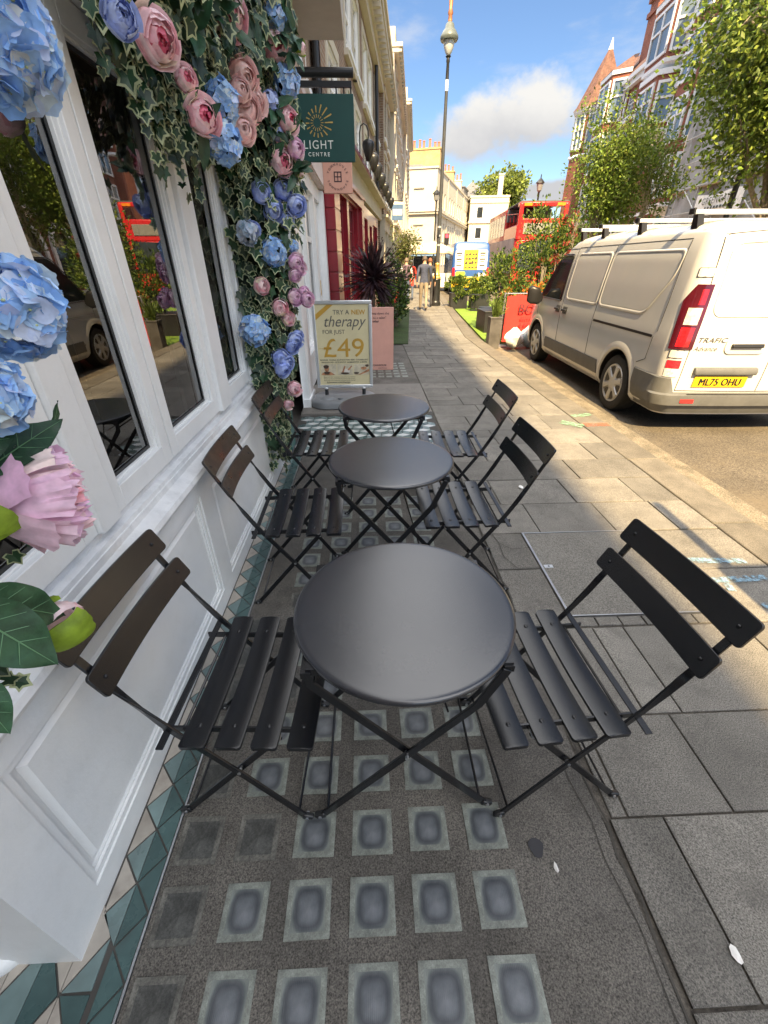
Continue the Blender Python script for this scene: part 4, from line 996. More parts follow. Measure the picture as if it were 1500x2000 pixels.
# ------------------------------------------------------------------ the shop next door (white, treatment centre)
lc = thing('white_shop', 'white shop front with narrow pilasters just past the ivy post, added maroon panels imitating a reflection in its window', 'shop', (-.77, 7.2, 0))
mb = MB(); X = -.79
wall(mb, 4.98, 9.36, 0, 2.62, [(5.58, 6.72, .52, 2.42), (6.86, 8.0, .52, 2.42), (8.2, 9.08, .02, 2.42)], X, .12)
mb.bx(X, -.715, 5.02, 5.48, .12, 2.6); mb.bx(X, -.70, 5.0, 5.5, 0, .12); mb.bx(X, -.725, 9.10, 9.35, 0, 2.6)
mb.bx(X, -.735, 5.5, 8.1, .44, .50)
mb.build('shop_wall', M['white'], lc, world=True, recalc=False)
mb = MB(); mb.bx(-.98, -.70, 4.98, 9.37, 2.625, 3.06); mb.bx(-.98, -.62, 4.96, 9.385, 3.065, 3.15); mb.bx(-.98, -.66, 4.97, 9.38, 3.153, 3.2); mb.bx(-.72, -.68, 5.1, 9.3, 2.64, 2.68)
mb.build('fascia', mat('pale pink fascia', (.66, .56, .53), .6, var=.05), lc, world=True)
for a, b in ((5.58, 6.72), (6.86, 8.0)):
    mb = MB(); x0, x1 = -.90, -.85
    for (p, q, c, d) in ((a, a+.06, .52, 2.42), (b-.06, b, .52, 2.42), (a+.06, b-.06, .52, .6), (a+.06, b-.06, 2.34, 2.42), (a+.06, b-.06, 1.80, 1.87), ((a+b)/2-.02, (a+b)/2+.02, 1.87, 2.34)): mb.bx(x0, x1, p, q, c, d)
    o = mb.build('window', M['white'], lc, world=True)
    mb = MB(); mb.poly([(-.88, a+.05, .58), (-.88, b-.05, .58), (-.88, b-.05, 2.36), (-.88, a+.05, 2.36)]); mb.build('pane', M['glass'], o, world=True, recalc=False)
    mb = MB(); mb.bx(-.96, -.95, a, b, .5, 1.8); mb.build('blind', mat('maroon reflection panel', (.22, .035, .04), .7), o, world=True)  # maroon panel added behind the glass to imitate a red reflection
mb = MB(); mb.bx(-.90, -.84, 8.2, 9.08, .02, 2.42); mb.bx(-.84, -.825, 8.32, 8.96, .2, .9); o = mb.build('door', M['white'], lc, world=True, bevel=.004)
mb = MB(); mb.tube([(-.82, 8.3, 1.0), (-.80, 8.3, 1.05), (-.80, 8.3, 1.25), (-.82, 8.3, 1.3)], .012); mb.build('handle', M['gold'], o, world=True)
mb = MB(); wall(mb, 4.9, 9.4, 3.2, 8.2, [(5.9, 6.95, 3.55, 5.3), (7.5, 8.6, 3.55, 5.3), (5.9, 6.95, 6.0, 7.5), (7.5, 8.6, 6.0, 7.5)], -.80, .1, 0, 1)
mb.build('upper_wall', [M['brick'], M['white']], lc, world=True, recalc=False)
for a, b in ((5.9, 6.95), (7.5, 8.6)):
    for c, d in ((3.55, 5.3), (6.0, 7.5)):
        o = sash(lc, a-7.2, b-7.2, c, d, -.80+.77-.09)
mb = MB(); mb.bx(-5, -.81, 4.95, 9.38, 2.7, 8.15); mb.build('building_block', M['brick'], lc, world=True)
mb = MB(); mb.tube([(-.70, 9.25, 3.2), (-.70, 9.25, 8.2)], .05, 10); mb.build('drainpipe', M['iron'], lc, world=True)

# ------------------------------------------------------------------ hanging signs
gs = thing('hanging_sign', 'square dark green hanging sign with a gold sunburst on a black bracket', 'sign', (-.4, 4.5, 2.45))
mb = MB(); mb.bx(-.685, -.066, 4.5, 4.53, 2.252, 2.668); mb.build('sign_board', mat('dark green sign board', (.008, .060, .052), .45, var=.05), gs, world=True, bevel=.003)
mb = MB(); c = V((-.365, 4.4975, 2.495))
for k in range(16):
    a = 2*math.pi*k/16+.03; big = .5+.5*math.sin(a*.5+.25)
    r0, r1, r2_, r3 = .030, .052, .062, .062+.028+.040*max(0, math.cos(a-.35))
    d_ = V((math.cos(a), 0, math.sin(a))); n = V((-math.sin(a), 0, math.cos(a)))
    for (p, q, w_) in ((r0, r1, .0028), (r2_, r3, .0052)):
        mb.poly([c+d_*p-n*w_*.6, c+d_*p+n*w_*.6, c+d_*q+n*w_, c+d_*q-n*w_])
mb.build('sunburst', M['gold'], gs, world=True, recalc=False)
mb = MB(); wt = mat('sign lettering', (.72, .76, .72), .6)
mb.text('LIGHT', (-.365, 4.4975, 2.335), (1, 0, 0), (0, 0, 1), .078, spacing=1.18, lift=0); mb.text('CENTRE', (-.365, 4.4975, 2.288), (1, 0, 0), (0, 0, 1), .036, spacing=1.5, bold=.012)
mb.build('lettering', wt, gs, world=True, recalc=False)
mb = MB(); mb.tube([(-.80, 4.515, 2.79), (-.062, 4.515, 2.79)], .030, 14); mb.bx(-.80, -.078, 4.503, 4.527, 2.705, 2.742)
for x in (-.20, -.14, -.56, -.085): mb.tube([(x, 4.515, 2.668), (x, 4.515, 2.71)], .006, 8)
mb.bx(-.815, -.795, 4.46, 4.57, 2.66, 2.84); mb.build('bracket', M['iron'], gs, world=True)

ts = thing('hanging_sign', 'small square pink hanging sign with a four-pane window emblem', 'sign', (-.34, 7., 2.48))
mb = MB(); mb.bx(-.535, -.150, 7.0, 7.06, 2.325, 2.70); mb.build('sign_board', mat('salmon pink sign', (.62, .335, .255), .5, var=.04), ts, world=True, bevel=.006)
mb = MB(); ink = mat('dark sign ink', (.05, .03, .035), .6); c = V((-.342, 6.997, 2.50)); s = .050
for (a, b, cc, d) in ((-s, s, -s*1.1, -s*1.1+.012), (-s, s, s*1.1-.012, s*1.1), (-s, -s+.012, -s*1.1+.012, s*1.1-.012), (s-.012, s, -s*1.1+.012, s*1.1-.012), (-.005, .005, -s*1.1+.012, s*1.1-.012), (-s+.012, s-.012, -.005, .005)):
    mb.bx(c.x+a, c.x+b, 6.9965, 6.9995, c.z+cc, c.z+d)
mb.build('emblem', ink, ts, world=True)
mb = MB()
for k, ch in enumerate('TOWNHOUSE'):
    a = rad(160-140*k/8); mb.text(ch, c+V((math.cos(a)*.118, -.001, math.sin(a)*.118)), (math.sin(a), 0, -math.cos(a)), (math.cos(a), 0, math.sin(a)), .036, bold=.01)
    a = rad(200+140*k/8); mb.text(ch, c+V((math.cos(a)*.145, -.001, math.sin(a)*.145)), (-math.sin(a), 0, math.cos(a)), (-math.cos(a), 0, -math.sin(a)), .036, bold=.01)
mb.build('lettering', ink, ts, world=True, recalc=False)
mb = MB(); mb.bx(-.72, -.16, 7.02, 7.04, 2.735, 2.765); mb.tube([(-.48, 7.03, 2.70), (-.48, 7.03, 2.735)], .006); mb.tube([(-.2, 7.03, 2.70), (-.2, 7.03, 2.735)], .006); mb.build('bracket', M['iron'], ts, world=True)

# ------------------------------------------------------------------ poster stand and pink board on the pavement
ab = thing('poster_stand', 'freestanding poster sign in a silver snap frame on a grey water base', 'poster stand', (-.29, 5.2, .022))
mb = MB(); rp = []
for z, k in ((.024, .93), (.034, 1.), (.085, .98), (.11, .93), (.122, .82), (.126, .4)):
    rp.append([V((-.30+px_*k, 5.16+py_*k, z)) for px_, py_ in rrect(.80, .56, .20, 6)])
mb.loft(rp, True, True); mb.ball((-.50, 5.02, .118), .10, .08, .03, 12, 6); mb.lathe([(.03, .12), (.03, .142), (.001, .145)], (-.34, 4.98, 0), 12)
mb.build('water_base', mat('grey plastic base', (.22, .23, .24), .42, var=.08, vscale=5), ab, world=True, smooth=40)
mb = MB()
for x in (-.52, -.06): mb.tube([(x, 5.2, .11), (x, 5.2, .20)], .022, 12)
mb.build('spring_post', M['iron'], ab, world=True)
X0, X1, Z0, Z1 = -.625, .055, .205, 1.168
mb = MB()
for x in (-.52, -.06): mb.tube([(x, 5.2, .19), (x, 5.2, .215)], .025, 12)
fw = .038
for (a, b, c, d) in ((X0, X1, Z0, Z0+fw), (X0, X1, Z1-fw, Z1), (X0, X0+fw, Z0+fw, Z1-fw), (X1-fw, X1, Z0+fw, Z1-fw)): mb.bx(a, b, 5.185, 5.215, c, d)
mb.build('snap_frame', M['alu'], ab, world=True, bevel=.008)
mb = MB(); mb.bx(X0+.02, X1-.02, 5.197, 5.205, Z0+.02, Z1-.02); pp = mb.build('poster', mat('cream poster paper', (.66, .585, .36), .45, var=.04), ab, world=True)
yp = 5.1945; W = (1, 0, 0); U = (0, 0, 1); xc = (X0+X1)/2
gm = mat('gold poster ink', (.50, .29, .045), .5); gk = mat('grey poster ink', (.13, .125, .11), .6)
mb = MB(); mb.text('therapy', (xc+.015, yp, Z1-.268), W, U, .165, 0, shear=.32, sx=.93); mb.text('TRY A', (xc-.01, yp, Z1-.142), W, U, .068, 0); mb.text('FOR JUST', (X0+.235, yp, Z1-.345), W, U, .062, 0)
mb.build('lettering', gk, pp, world=True, recalc=False)
mb = MB(); mb.text('NEW', (X1-.155, yp, Z1-.142), W, U, .068, 0, bold=.02); mb.text('\u00a349', (xc+.0, yp, Z1-.60), W, U, .295, 0, sx=1.12)
mb.poly([(X0+.04, yp, Z1-.20), (X0+.04, yp, Z1-.14), (X0+.175, yp, Z1-.042), (X0+.245, yp, Z1-.042)])
mb.poly([(X0+.05, yp, Z1-.505), (X0+.20, yp, Z1-.505), (X0+.20, yp, Z1-.508), (X0+.05, yp, Z1-.508)])
mb.build('lettering', gm, pp, world=True, recalc=False)
mb = MB(); mb.text('MASSAGE  FACIALS  ACUPUNCTURE  REIKI  COUNSELLING', (xc, yp, Z0+.322), W, U, .0215, bold=.02); mb.text('REFLEXOLOGY  OSTEOPATHY  HOMEOPATHY  & MORE', (xc, yp, Z0+.295), W, U, .0215, bold=.02)
for k, z in enumerate((.125, .105, .085)): mb.text('Book your first treatment and save on any therapy', (X0+.275, yp, Z0+z), W, U, .0185)
mb.text('lightcentre.com/therapy', (X0+.26, yp, Z0+.058), W, U, .030, bold=.015); mb.build('small_print', gk, pp, world=True, recalc=False)
def blob(mb, c, rx, rz, mi, y, n=14, ph=0., k=.12):
    mb.poly([(c[0]+rx*math.cos(t)*(1+k*math.sin(3*t+ph)), y, c[1]+rz*math.sin(t)*(1+k*math.cos(2*t+ph))) for t in [i*2*math.pi/n for i in range(n)]], mi)
ph_m = [mat('photo backdrop', (.58, .52, .38), .5, var=.2, vscale=12), mat('photo skin tone', (.42, .20, .10), .5, var=.4, vscale=25), mat('photo dark', (.07, .045, .03), .5), mat('photo white', (.66, .62, .55), .5)]
for i in range(3):
    mb = MB(); a = X0+.055+i*.198; z = Z0+.155; mb.poly([(a, yp, z), (a+.185, yp, z), (a+.185, yp, z+.125), (a, yp, z+.125)], 0)
    y1, y2, y3 = yp-.001, yp-.0015, yp-.002
    if i == 0:
        mb.poly([(a, y1, z), (a+.17, y1, z), (a+.11, y1, z+.04), (a+.02, y1, z+.03)], 1); blob(mb, (a+.07, z+.07), .028, .038, 1, y1); blob(mb, (a+.065, z+.095), .032, .024, 2, y2); blob(mb, (a+.07, z+.025), .035, .018, 2, y2)
    elif i == 1:
        blob(mb, (a+.10, z+.04), .05, .036, 3, y1); mb.poly([(a+.05, y2, z+.03), (a+.085, y2, z+.105), (a+.10, y2, z+.10), (a+.075, y2, z+.03)], 1); mb.poly([(a+.12, y2, z+.06), (a+.17, y2, z+.11), (a+.18, y2, z+.10), (a+.14, y2, z+.05)], 1); blob(mb, (a+.09, z+.018), .05, .014, 2, y3)
    else:
        mb.poly([(a, y1, z), (a+.06, y1, z+.005), (a+.185, y1, z+.07), (a+.185, y1, z+.04), (a+.08, y1, z)], 1); blob(mb, (a+.12, z+.075), .035, .02, 1, y2); blob(mb, (a+.16, z+.105), .022, .016, 2, y3); blob(mb, (a+.03, z+.02), .03, .013, 2, y3)
    mb.build('picture', ph_m, pp, world=True, recalc=False)

pb = thing('advert_board', 'tall plain pink pavement board with a little dark text, behind the poster stand', 'board', (.12, 7.1, 0))
mb = MB(); mb.bx(-.22, .415, 7.10, 7.15, .0, .935); mb.build('board_panel', mat('salmon board', (.64, .345, .28), .5, var=.04), pb, world=True, bevel=.004)
mb = MB()
for t, x, z, s, b in (('step down the', .345, .835, .048, .0), ('to a salon"', .30, .775, .048, 0), ('no other', .185, .725, .044, .02), ('TOWNHOUSE', .30, .065, .036, .02), ('townhouse', .305, .025, .030, 0)):
    mb.text(t, (x, 7.097, z), W, U, s, align='RIGHT', bold=b)
mb.build('lettering', ink, pb, world=True, recalc=False)

# ------------------------------------------------------------------ red shop and the terrace beyond, turned with the bend of the street
BA = rad(-6.0); P0 = V((-.517, 9.4, 0))
def LW(x, s, z=0.): return P0 + Matrix.Rotation(BA, 3, 'Z') @ V((x, s, z))
ra = thing('red_shop', 'brown brick terrace house with white sash windows over a dark red painted shop front', 'shop', P0, BA)
for s0, s1 in ((0., .62), (4.5, 5.05)):                 # rusticated red piers
    mb = MB()
    for k in range(9):
        z0 = .02+.34*k; mb.bx(-.36, -.02, s0, s1, z0, z0+.315); mb.bx(-.35, -.03, s0+.012, s1-.012, z0+.315, z0+.34)
    mb.build('pier', M['redpaint'], ra, bevel=.006)
mb = MB(); wall(mb, .62, 4.5, 0, 3.0, [(1.0, 2.3, .62, 2.75), (2.6, 4.2, .62, 2.75)], -.12, .2); wall(mb, 5.05, 11.2, 0, 3.0, [(5.4, 7.0, .6, 2.7), (7.6, 8.5, .05, 2.6), (8.9, 10.8, .6, 2.7)], -.12, .2)
mb.bx(-.12, -.02, .62, 4.5, 2.78, 2.95); mb.bx(-.12, 0, .64, 4.48, .5, .58); mb.bx(-.12, .03, .6, 4.5, 2.96, 3.0)
mb.build('shop_wall', M['redpaint'], ra, recalc=False)
for a, b, z0, z1, c in ((1.0, 2.3, .62, 2.75, 3), (2.6, 4.2, .62, 2.75, 4), (5.4, 7.0, .6, 2.7, 3), (8.9, 10.8, .6, 2.7, 4)): sash(ra, a, b, z0, z1, -.28, cols=c, rows=4, fr=.08, frame=M['redpaint'], sill=False)
mb = MB(); mb.bx(-.4, -.05, -.02, 12.5, 3.06, 3.50); mb.bx(-.4, .16, -.06, 12.55, 3.505, 3.60); mb.bx(-.4, .08, -.04, 12.53, 3.60, 3.66); mb.build('fascia', M['cream'], ra, bevel=.004)
mb = MB(); mb.bx(-.4, .02, .0, 5.2, 3.0, 3.058); mb.bx(-.03, .185, 0.5, 5.4, 3.52, 3.585); mb.build('red_trim', M['redpaint'], ra)
WN = [(.6, 1.7), (3.0, 4.15), (4.4, 5.5), (6.5, 7.65), (7.9, 9.1), (10.2, 11.4)]
mb = MB(); wall(mb, -.05, 12.5, 3.66, 7.1, [(a, b, z0, z1) for a, b in WN for z0, z1 in ((3.85, 4.75), (5.4, 6.75))], -.12, .12, 0, 1)
mb.build('upper_wall', [M['brick'], M['white']], ra, recalc=False)
for a, b in WN:
    for z0, z1 in ((3.85, 4.75), (5.4, 6.75)):
        mb = MB()
        for (p, q, c, d) in ((a-.16, a, z0-.1, z1+.16), (b, b+.16, z0-.1, z1+.16), (a, b, z1, z1+.16)): mb.bx(-.125, -.095, p, q, c, d)
        mb.bx(-.125, -.03, a-.2, b+.2, z0-.2, z0-.1)
        mb.build('window_surround', M['creamsun'], ra)
for a, b in WN:
    for z0, z1 in ((3.85, 4.75), (5.4, 6.75)): sash(ra, a, b, z0, z1, -.22, cols=3, rows=4)
mb = MB(); mb.bx(-.4, .05, -.05, 12.6, 7.105, 7.35); mb.bx(-.4, .36, -.1, 12.7, 7.62, 7.85); mb.bx(-.4, .42, -.12, 12.75, 7.853, 8.0); mb.bx(-.4, .12, -.05, 12.62, 7.353, 7.617)
s = .0
while s < 12.4: mb.bx(.122, .33, s, s+.16, 7.40, 7.615); s += .42
mb.bx(-.4, -.1, -.05, 12.6, 8.0, 8.35)
mb.build('cornice', M['creamsun'], ra)
mb = MB(); mb.bx(-5, -.34, .0, 12.5, .05, 8.0); mb.build('building_block', M['brick'], ra)
mb = MB(); mb.tube([(-.02, 10.0, 3.66), (-.02, 10.0, 7.1)], .06, 8); mb.build('drainpipe', M['iron'], ra)

def terrace(name, label, s0, s1, xoff, h, wins, floors, wm, shopm, par=.7, cat='terrace house', roof=None):
    t = thing(name, label, cat, LW(xoff, s0), BA); L = s1-s0
    mb = MB(); ops = [(a, b, c, d) for a, b in wins for c, d in floors]
    wall(mb, 0, L, 3.3, h-par, ops, 0, .14); mb.bx(-6, -.16, 0, L, 0, h-.4)
    mb.poly([(0, 0, 3.3), (0, 0, h-par), (-.5, 0, h-par), (-.5, 0, 3.3)]); mb.build('wall', wm, t, recalc=False)
    mb = MB(); mb.bx(-.3, .22, -.02, L+.02, h-par, h-par+.16); mb.bx(-.3, .38, -.06, L+.06, h-par+.163, h-par+.3); mb.bx(-.4, .04, 0, L, h-par+.303, h)
    k = 0.
    while k < L: mb.bx(.2, .34, k, k+.14, h-par+.02, h-par+.16); k += .5
    mb.build('cornice', M['creamsun'], t)
    mb = MB(); mb.bx(-.3, .05, 0, L, 2.75, 3.2); mb.bx(-.3, .2, -.03, L+.03, 3.203, 3.3); a = 0.
    while a < L-.3:
        mb.bx(-.2, .06, a, a+.25, 0, 2.75); a += 2.2
    mb.bx(-.25, -.12, 0, L, 0, .6); mb.build('ground_floor', shopm, t)
    mb = MB(); mb.bx(-.22, -.14, .1, L-.1, .6, 2.75); mb.build('shop_window', M['darkglass'], t)
    for a, b in wins:
        for c, d in floors:
            mb = MB(); mb.bx(-.02, .03, a-.14, a, c-.05, d+.14); mb.bx(-.02, .03, b, b+.14, c-.05, d+.14); mb.bx(-.02, .07, a-.2, b+.2, d+.143, d+.26); mb.bx(-.02, .07, a-.18, b+.18, c-.16, c-.053)
            mb.build('window_surround', M['creamsun'], t)
    for a, b in wins:
        for c, d in floors: sash(t, a, b, c, d, -.12, cols=2, rows=4)
    if roof: mb = MB(); mb.bx(-5, -.8, .3, L-.3, h-.2, h+.9); mb.build('roof', roof, t)
    return t
FLO = [(3.8, 5.2), (5.9, 7.1)]
terrace('terrace_house', 'narrow brown brick house with pale window surrounds beyond the red shop', 12.6, 17.2, .02, 8.6, [(.5, 1.6), (2.6, 3.7)], FLO, M['brick'], M['cream'], 1.0, roof=M['slate'])
terrace('terrace_house', 'cream stucco house with a heavy dentilled cornice in the middle of the left terrace', 17.25, 31.5, .22, 10.4, [(1+2.3*k, 2.1+2.3*k) for k in range(6)], [(3.8, 5.4), (6.2, 7.6), (8.2, 9.2)], M['creamsun'], M['cream'], .8)
terrace('terrace_house', 'tall pale house ending the left terrace where the street opens out', 31.6, 47, .45, 12.2, [(1+2.4*k, 2.1+2.4*k) for k in range(6)], [(3.8, 5.4), (6.4, 8.0), (9., 10.4)], M['creamsun'], M['cream'], .9)

# swan-neck lamps over the shop fascia
def shop_lamp(loc, label, first=[None]):
    if first[0]:
        return place_copy(first[0], loc, BA, label, 'black lamps along the shop fascia')
    t = thing('shop_lamp', label, 'lamp', loc, BA, 'black lamps along the shop fascia')
    mb = MB(); mb.lathe([(.001, -.30), (.04, -.29), (.075, -.22), (.12, -.10), (.145, .0), (.13, .06), (.07, .10), (.03, .115), (.001, .12)], (0, 0, 0), 14); mb.build('shade', M['iron'], t, smooth=50)
    mb = MB(); mb.tube([(0, 0, .11), (0, 0, .26), (-.03, 0, .34), (-.10, 0, .38), (-.17, 0, .34), (-.20, 0, .22), (-.20, 0, -.22)], .014, 6); mb.build('swan_neck', M['iron'], t)
    first[0] = t; return t
names = ['first', 'second', 'third', 'fourth', 'fifth', 'sixth', 'seventh', 'eighth']
for k, s in enumerate((3.3, 4.7, 6.0, 7.6, 9.4, 11.2, 13.4, 15.8)):
    shop_lamp(LW(.30, s, 3.86), 'black swan-neck lamp on the shop fascia, '+names[k]+' counting from the red pier')
# blue hanging sign far along the terrace
bs = thing('hanging_sign', 'small blue and white sign hanging from the far left terrace', 'sign', LW(.5, 15.5, 3.65), 0)
mb = MB(); mb.bx(-.27, .27, -.03, .03, -.36, .36); mb.build('sign_board', mat('slate blue sign', (.06, .12, .24), .5), bs)
mb = MB(); mb.bx(-.22, .22, -.036, -.031, -.16, .08); mb.bx(-.27, .27, -.036, -.031, .27, .36); mb.build('white_band', mat('white sign band', (.75, .75, .72), .5), bs)
mb = MB(); mb.tube([(-.8, 0, .42), (.28, 0, .42)], .015, 6); mb.build('bracket', M['iron'], bs)
# dark downpipes and small lamp posts stay with the street furniture below
# ------------------------------------------------------------------ the parked white van
def tab(t, z):
    if z <= t[0][0]: return t[0][1]
    for (a, b), (c, d_) in zip(t, t[1:]):
        if z <= c:
            u = (z-a)/(c-a); return b+(d_-b)*u
    return t[-1][1]
HW = [(.22, .885), (.30, .945), (.45, .968), (.75, .978), (.93, .976), (1.04, .966), (1.10, .958), (1.40, .928), (1.65, .892), (1.80, .852), (1.87, .820), (1.91, .780), (1.94, .715), (1.957, .61), (1.968, .42), (1.972, .2)]
YR = [(.22, .05), (.30, .015), (.62, .0), (.95, .0), (1.2, .025), (1.5, .062), (1.8, .115), (1.87, .14), (1.91, .18), (1.94, .26), (1.957, .38), (1.968, .60), (1.972, .9)]
YF = [(.22, 4.93), (.5, 4.99), (.80, 4.96), (.95, 4.86), (1.05, 4.62), (1.12, 4.40), (1.5, 4.02), (1.8, 3.68), (1.87, 3.56), (1.91, 3.44), (1.94, 3.28), (1.957, 3.1), (1.968, 2.8), (1.972, 2.5)]
RC = [(.22, .14), (.8, .15), (1.5, .15), (1.87, .17), (1.94, .2), (1.972, .1)]
RF = [(.22, .42), (.95, .46), (1.1, .36), (1.6, .30), (1.9, .3), (1.957, .25), (1.972, .1)]
def vside(y, z, off=0.): return V((-(tab(HW, z)+off), y, z))
def vrear(x, z, off=0.):
    h = tab(HW, z)-tab(RC, z); b = .03*(1-(x/h)**2) if abs(x) < h else 0
    return V((x, tab(YR, z)-b*.8-off, z))
def vcorner(s, z, off=0.):
    """left rear corner: s<0 on the rear doors, 0..1 round the corner, s>1 forward along the side (metres from the arc)"""
    h, yr, rc = tab(HW, z), tab(YR, z), tab(RC, z)
    if s < 0: return vrear(-(h-rc)-s, z, off)
    if s <= 1:
        a = s*math.pi/2; return V((-(h-rc)-(rc+off)*math.sin(a), yr+rc-(rc+off)*math.cos(a), z))
    return vside(yr+rc+(s-1), z, off)
def outline(z):
    h, yr, rc, yf, rf = tab(HW, z), tab(YR, z), tab(RC, z), tab(YF, z), tab(RF, z); pts = []
    for k in range(5): pts.append(vrear(-(h-rc)*k/5, z))
    for k in range(9): pts.append(vcorner(k/8, z))
    for k in range(1, 24): pts.append(V((-h, yr+rc+(yf-rf*1.25-yr-rc)*k/24, z)))
    for k in range(9):
        a = k/8*math.pi/2; pts.append(V((-(h-rf)-rf*math.cos(a), yf-rf*1.25+rf*1.25*math.sin(a)*.9, z)))
    for k in range(1, 5): pts.append(V((-(h-rf)*(1-k/5), yf-rf*.125+.05*(k/5), z)))
    left = pts; rightp = [V((-p.x, p.y, p.z)) for p in reversed(pts[1:])]
    return left + [V((0, yf-rf*.125+.055, z))] + rightp
vpaint = mat('white van paint', (.52, .52, .51), .18, var=.015, vscale=2, coat=.6, dirt=(.62, .58, .50), dirt_scale=2.2, dirt_amt=.25)
vdark = mat('dark grey bumper plastic', (.105, .107, .105), .55, var=.1, vscale=8)
vblack = mat('black trim', (.012, .012, .013), .4)
vglass = mat('tinted van glass', (.012, .016, .018), .04, spec=.5, var=.1)
rubber = mat('tyre rubber', (.018, .018, .018), .8, var=.2, vscale=20, bump=.1)
rimm = mat('silver wheel trim', (.50, .50, .49), .35, metal=.5, var=.06, dirt=(.2, .18, .15), dirt_scale=12, dirt_amt=.4)
VP = (2.985, 4.20, -.1); VZ = rad(-2.2)
vw = Matrix.Rotation(VZ, 3, 'Z') @ V((.978, 0, 0))
van = thing('parked_van', 'white panel van parked at the kerb with aluminium roof bars and yellow rear plate', 'van', (VP[0]+vw.x, VP[1]+vw.y, VP[2]), VZ)
zl = [.22, .26, .30, .38, .45, .55, .62, .75, .85, .93, 1.0, 1.04, 1.10, 1.2, 1.3, 1.4, 1.5, 1.6, 1.7, 1.8, 1.84, 1.87, 1.89, 1.91, 1.925, 1.94, 1.95, 1.957, 1.963, 1.968, 1.972]
mb = MB(); mb.loft([outline(z) for z in zl], True, True)
body = mb.build('body', [vpaint, vblack], van, smooth=48)
cut = MB()
for yc in (.968, 4.066):
    for s in (1, -1): cut.tube([(s*.60, yc, .325), (s*1.3, yc, .325)], .395, 40)
co = cut.build('wheel_well', [vblack], van)
md = body.modifiers.new('b', 'BOOLEAN'); md.object = co; md.operation = 'DIFFERENCE'; md.solver = 'EXACT'
bpy.context.view_layer.update(); dg = bpy.context.evaluated_depsgraph_get()
nm = bpy.data.meshes.new_from_object(body.evaluated_get(dg)); body.modifiers.clear(); body.data = nm
bpy.data.objects.remove(co)
if len(nm.materials) < 2: nm.materials.append(vblack)
for p in nm.polygons:
    c = p.center
    for yc in (.968, 4.066):
        if math.hypot(c.y-yc, c.z-.325) < .40 and abs(c.x) < .97 and (abs(p.normal.x) < .5 or abs(c.x) < .7) and c.z < .73 and c.z > .221: p.material_index = 1
nm.shade_smooth(); nm.set_sharp_from_angle(angle=rad(40))
def patch(name, m, z0, z1, yl, yr, off=.004, nz=8, ny=12, fn=vside, parent=van, thick=0., smooth=50):
    """sheet lying on the body between two edges given as functions of height"""
    mb = MB(); mb.grid(lambda u, v: fn(yl(v)+(yr(v)-yl(v))*u, z0+(z1-z0)*v, off), ny, nz)
    if thick:
        rim_ = [fn(yl(0)+(yr(0)-yl(0))*k/ny, z0, off) for k in range(ny+1)] + [fn(yr(k/nz), z0+(z1-z0)*k/nz, off) for k in range(1, nz+1)] + [fn(yr(1)+(yl(1)-yr(1))*k/ny, z1, off) for k in range(1, ny+1)] + [fn(yl(1-k/nz), z1-(z1-z0)*k/nz, off) for k in range(1, nz)]
        rin = [fn(yl(0)+(yr(0)-yl(0))*k/ny, z0, off-thick) for k in range(ny+1)] + [fn(yr(k/nz), z0+(z1-z0)*k/nz, off-thick) for k in range(1, nz+1)] + [fn(yr(1)+(yl(1)-yr(1))*k/ny, z1, off-thick) for k in range(1, ny+1)] + [fn(yl(1-k/nz), z1-(z1-z0)*k/nz, off-thick) for k in range(1, nz)]
        mb.loft([rin, rim_], True, False)
    return mb.build(name, m, parent, smooth=smooth, recalc=False)
def line_on(name, m, pts, w, fn=vside, off=.003, parent=van, closed=False, r=None):
    """a thin raised bead or dark shut line that follows the body"""
    P_ = [fn(a, b, off) for a, b in pts]
    if closed: P_.append(P_[0])
    mb = MB(); mb.tube(P_, r or w/2, 6); return mb.build(name, m, parent, smooth=60)
def dens(pts, n=8, closed=False):
    out = []; pp_ = pts+[pts[0]] if closed else pts
    for (a, b), (c, d_) in zip(pp_, pp_[1:]):
        for k in range(n): out.append((a+(c-a)*k/n, b+(d_-b)*k/n))
    if not closed: out.append(pts[-1])
    return out
def roundpoly(pts, r, n=4):
    out = []; m_ = len(pts)
    for i in range(m_):
        p0, p, p1 = V(pts[i-1]), V(pts[i]), V(pts[(i+1) % m_]); a, b = (p0-p).normalized()*r, (p1-p).normalized()*r
        for k in range(n+1):
            t = k/n; out.append(tuple(p+a*(1-t)**2+b*t**2))
    return out
def panel_poly(name, m, pts, off, fn=vside, parent=van, r=.05, bead=None):
    """filled polygon on the body, fan of rows so that it keeps to the curve"""
    q = roundpoly(pts, r); zs = sorted({round(p[1], 4) for p in q}); zmin, zmax = zs[0], zs[-1]; n = 14
    def span(z):
        xs = []
        for (a, b), (c, d_) in zip(q, q[1:]+q[:1]):
            if (b-z)*(d_-z) <= 0 and abs(b-d_) > 1e-9: xs.append(a+(c-a)*(z-b)/(d_-b))
        return (min(xs), max(xs)) if xs else (0, 0)
    mb = MB(); e = 1e-4
    mb.grid(lambda u, v: (lambda z, s: fn(s[0]+(s[1]-s[0])*u, z, off))(*(lambda z: (z, span(z)))(zmin+e+(zmax-zmin-2*e)*(.5-.5*math.cos(v*math.pi)))), 10, n)
    o = mb.build(name, m, parent, smooth=60, recalc=False)
    if bead:
        line_on(name+'_edge' if False else 'panel_bead', bead, dens(q, 2, True), .022, fn, .002, parent, True, .011)
    return o
seam = mat('shut line', (.03, .03, .03), .8)
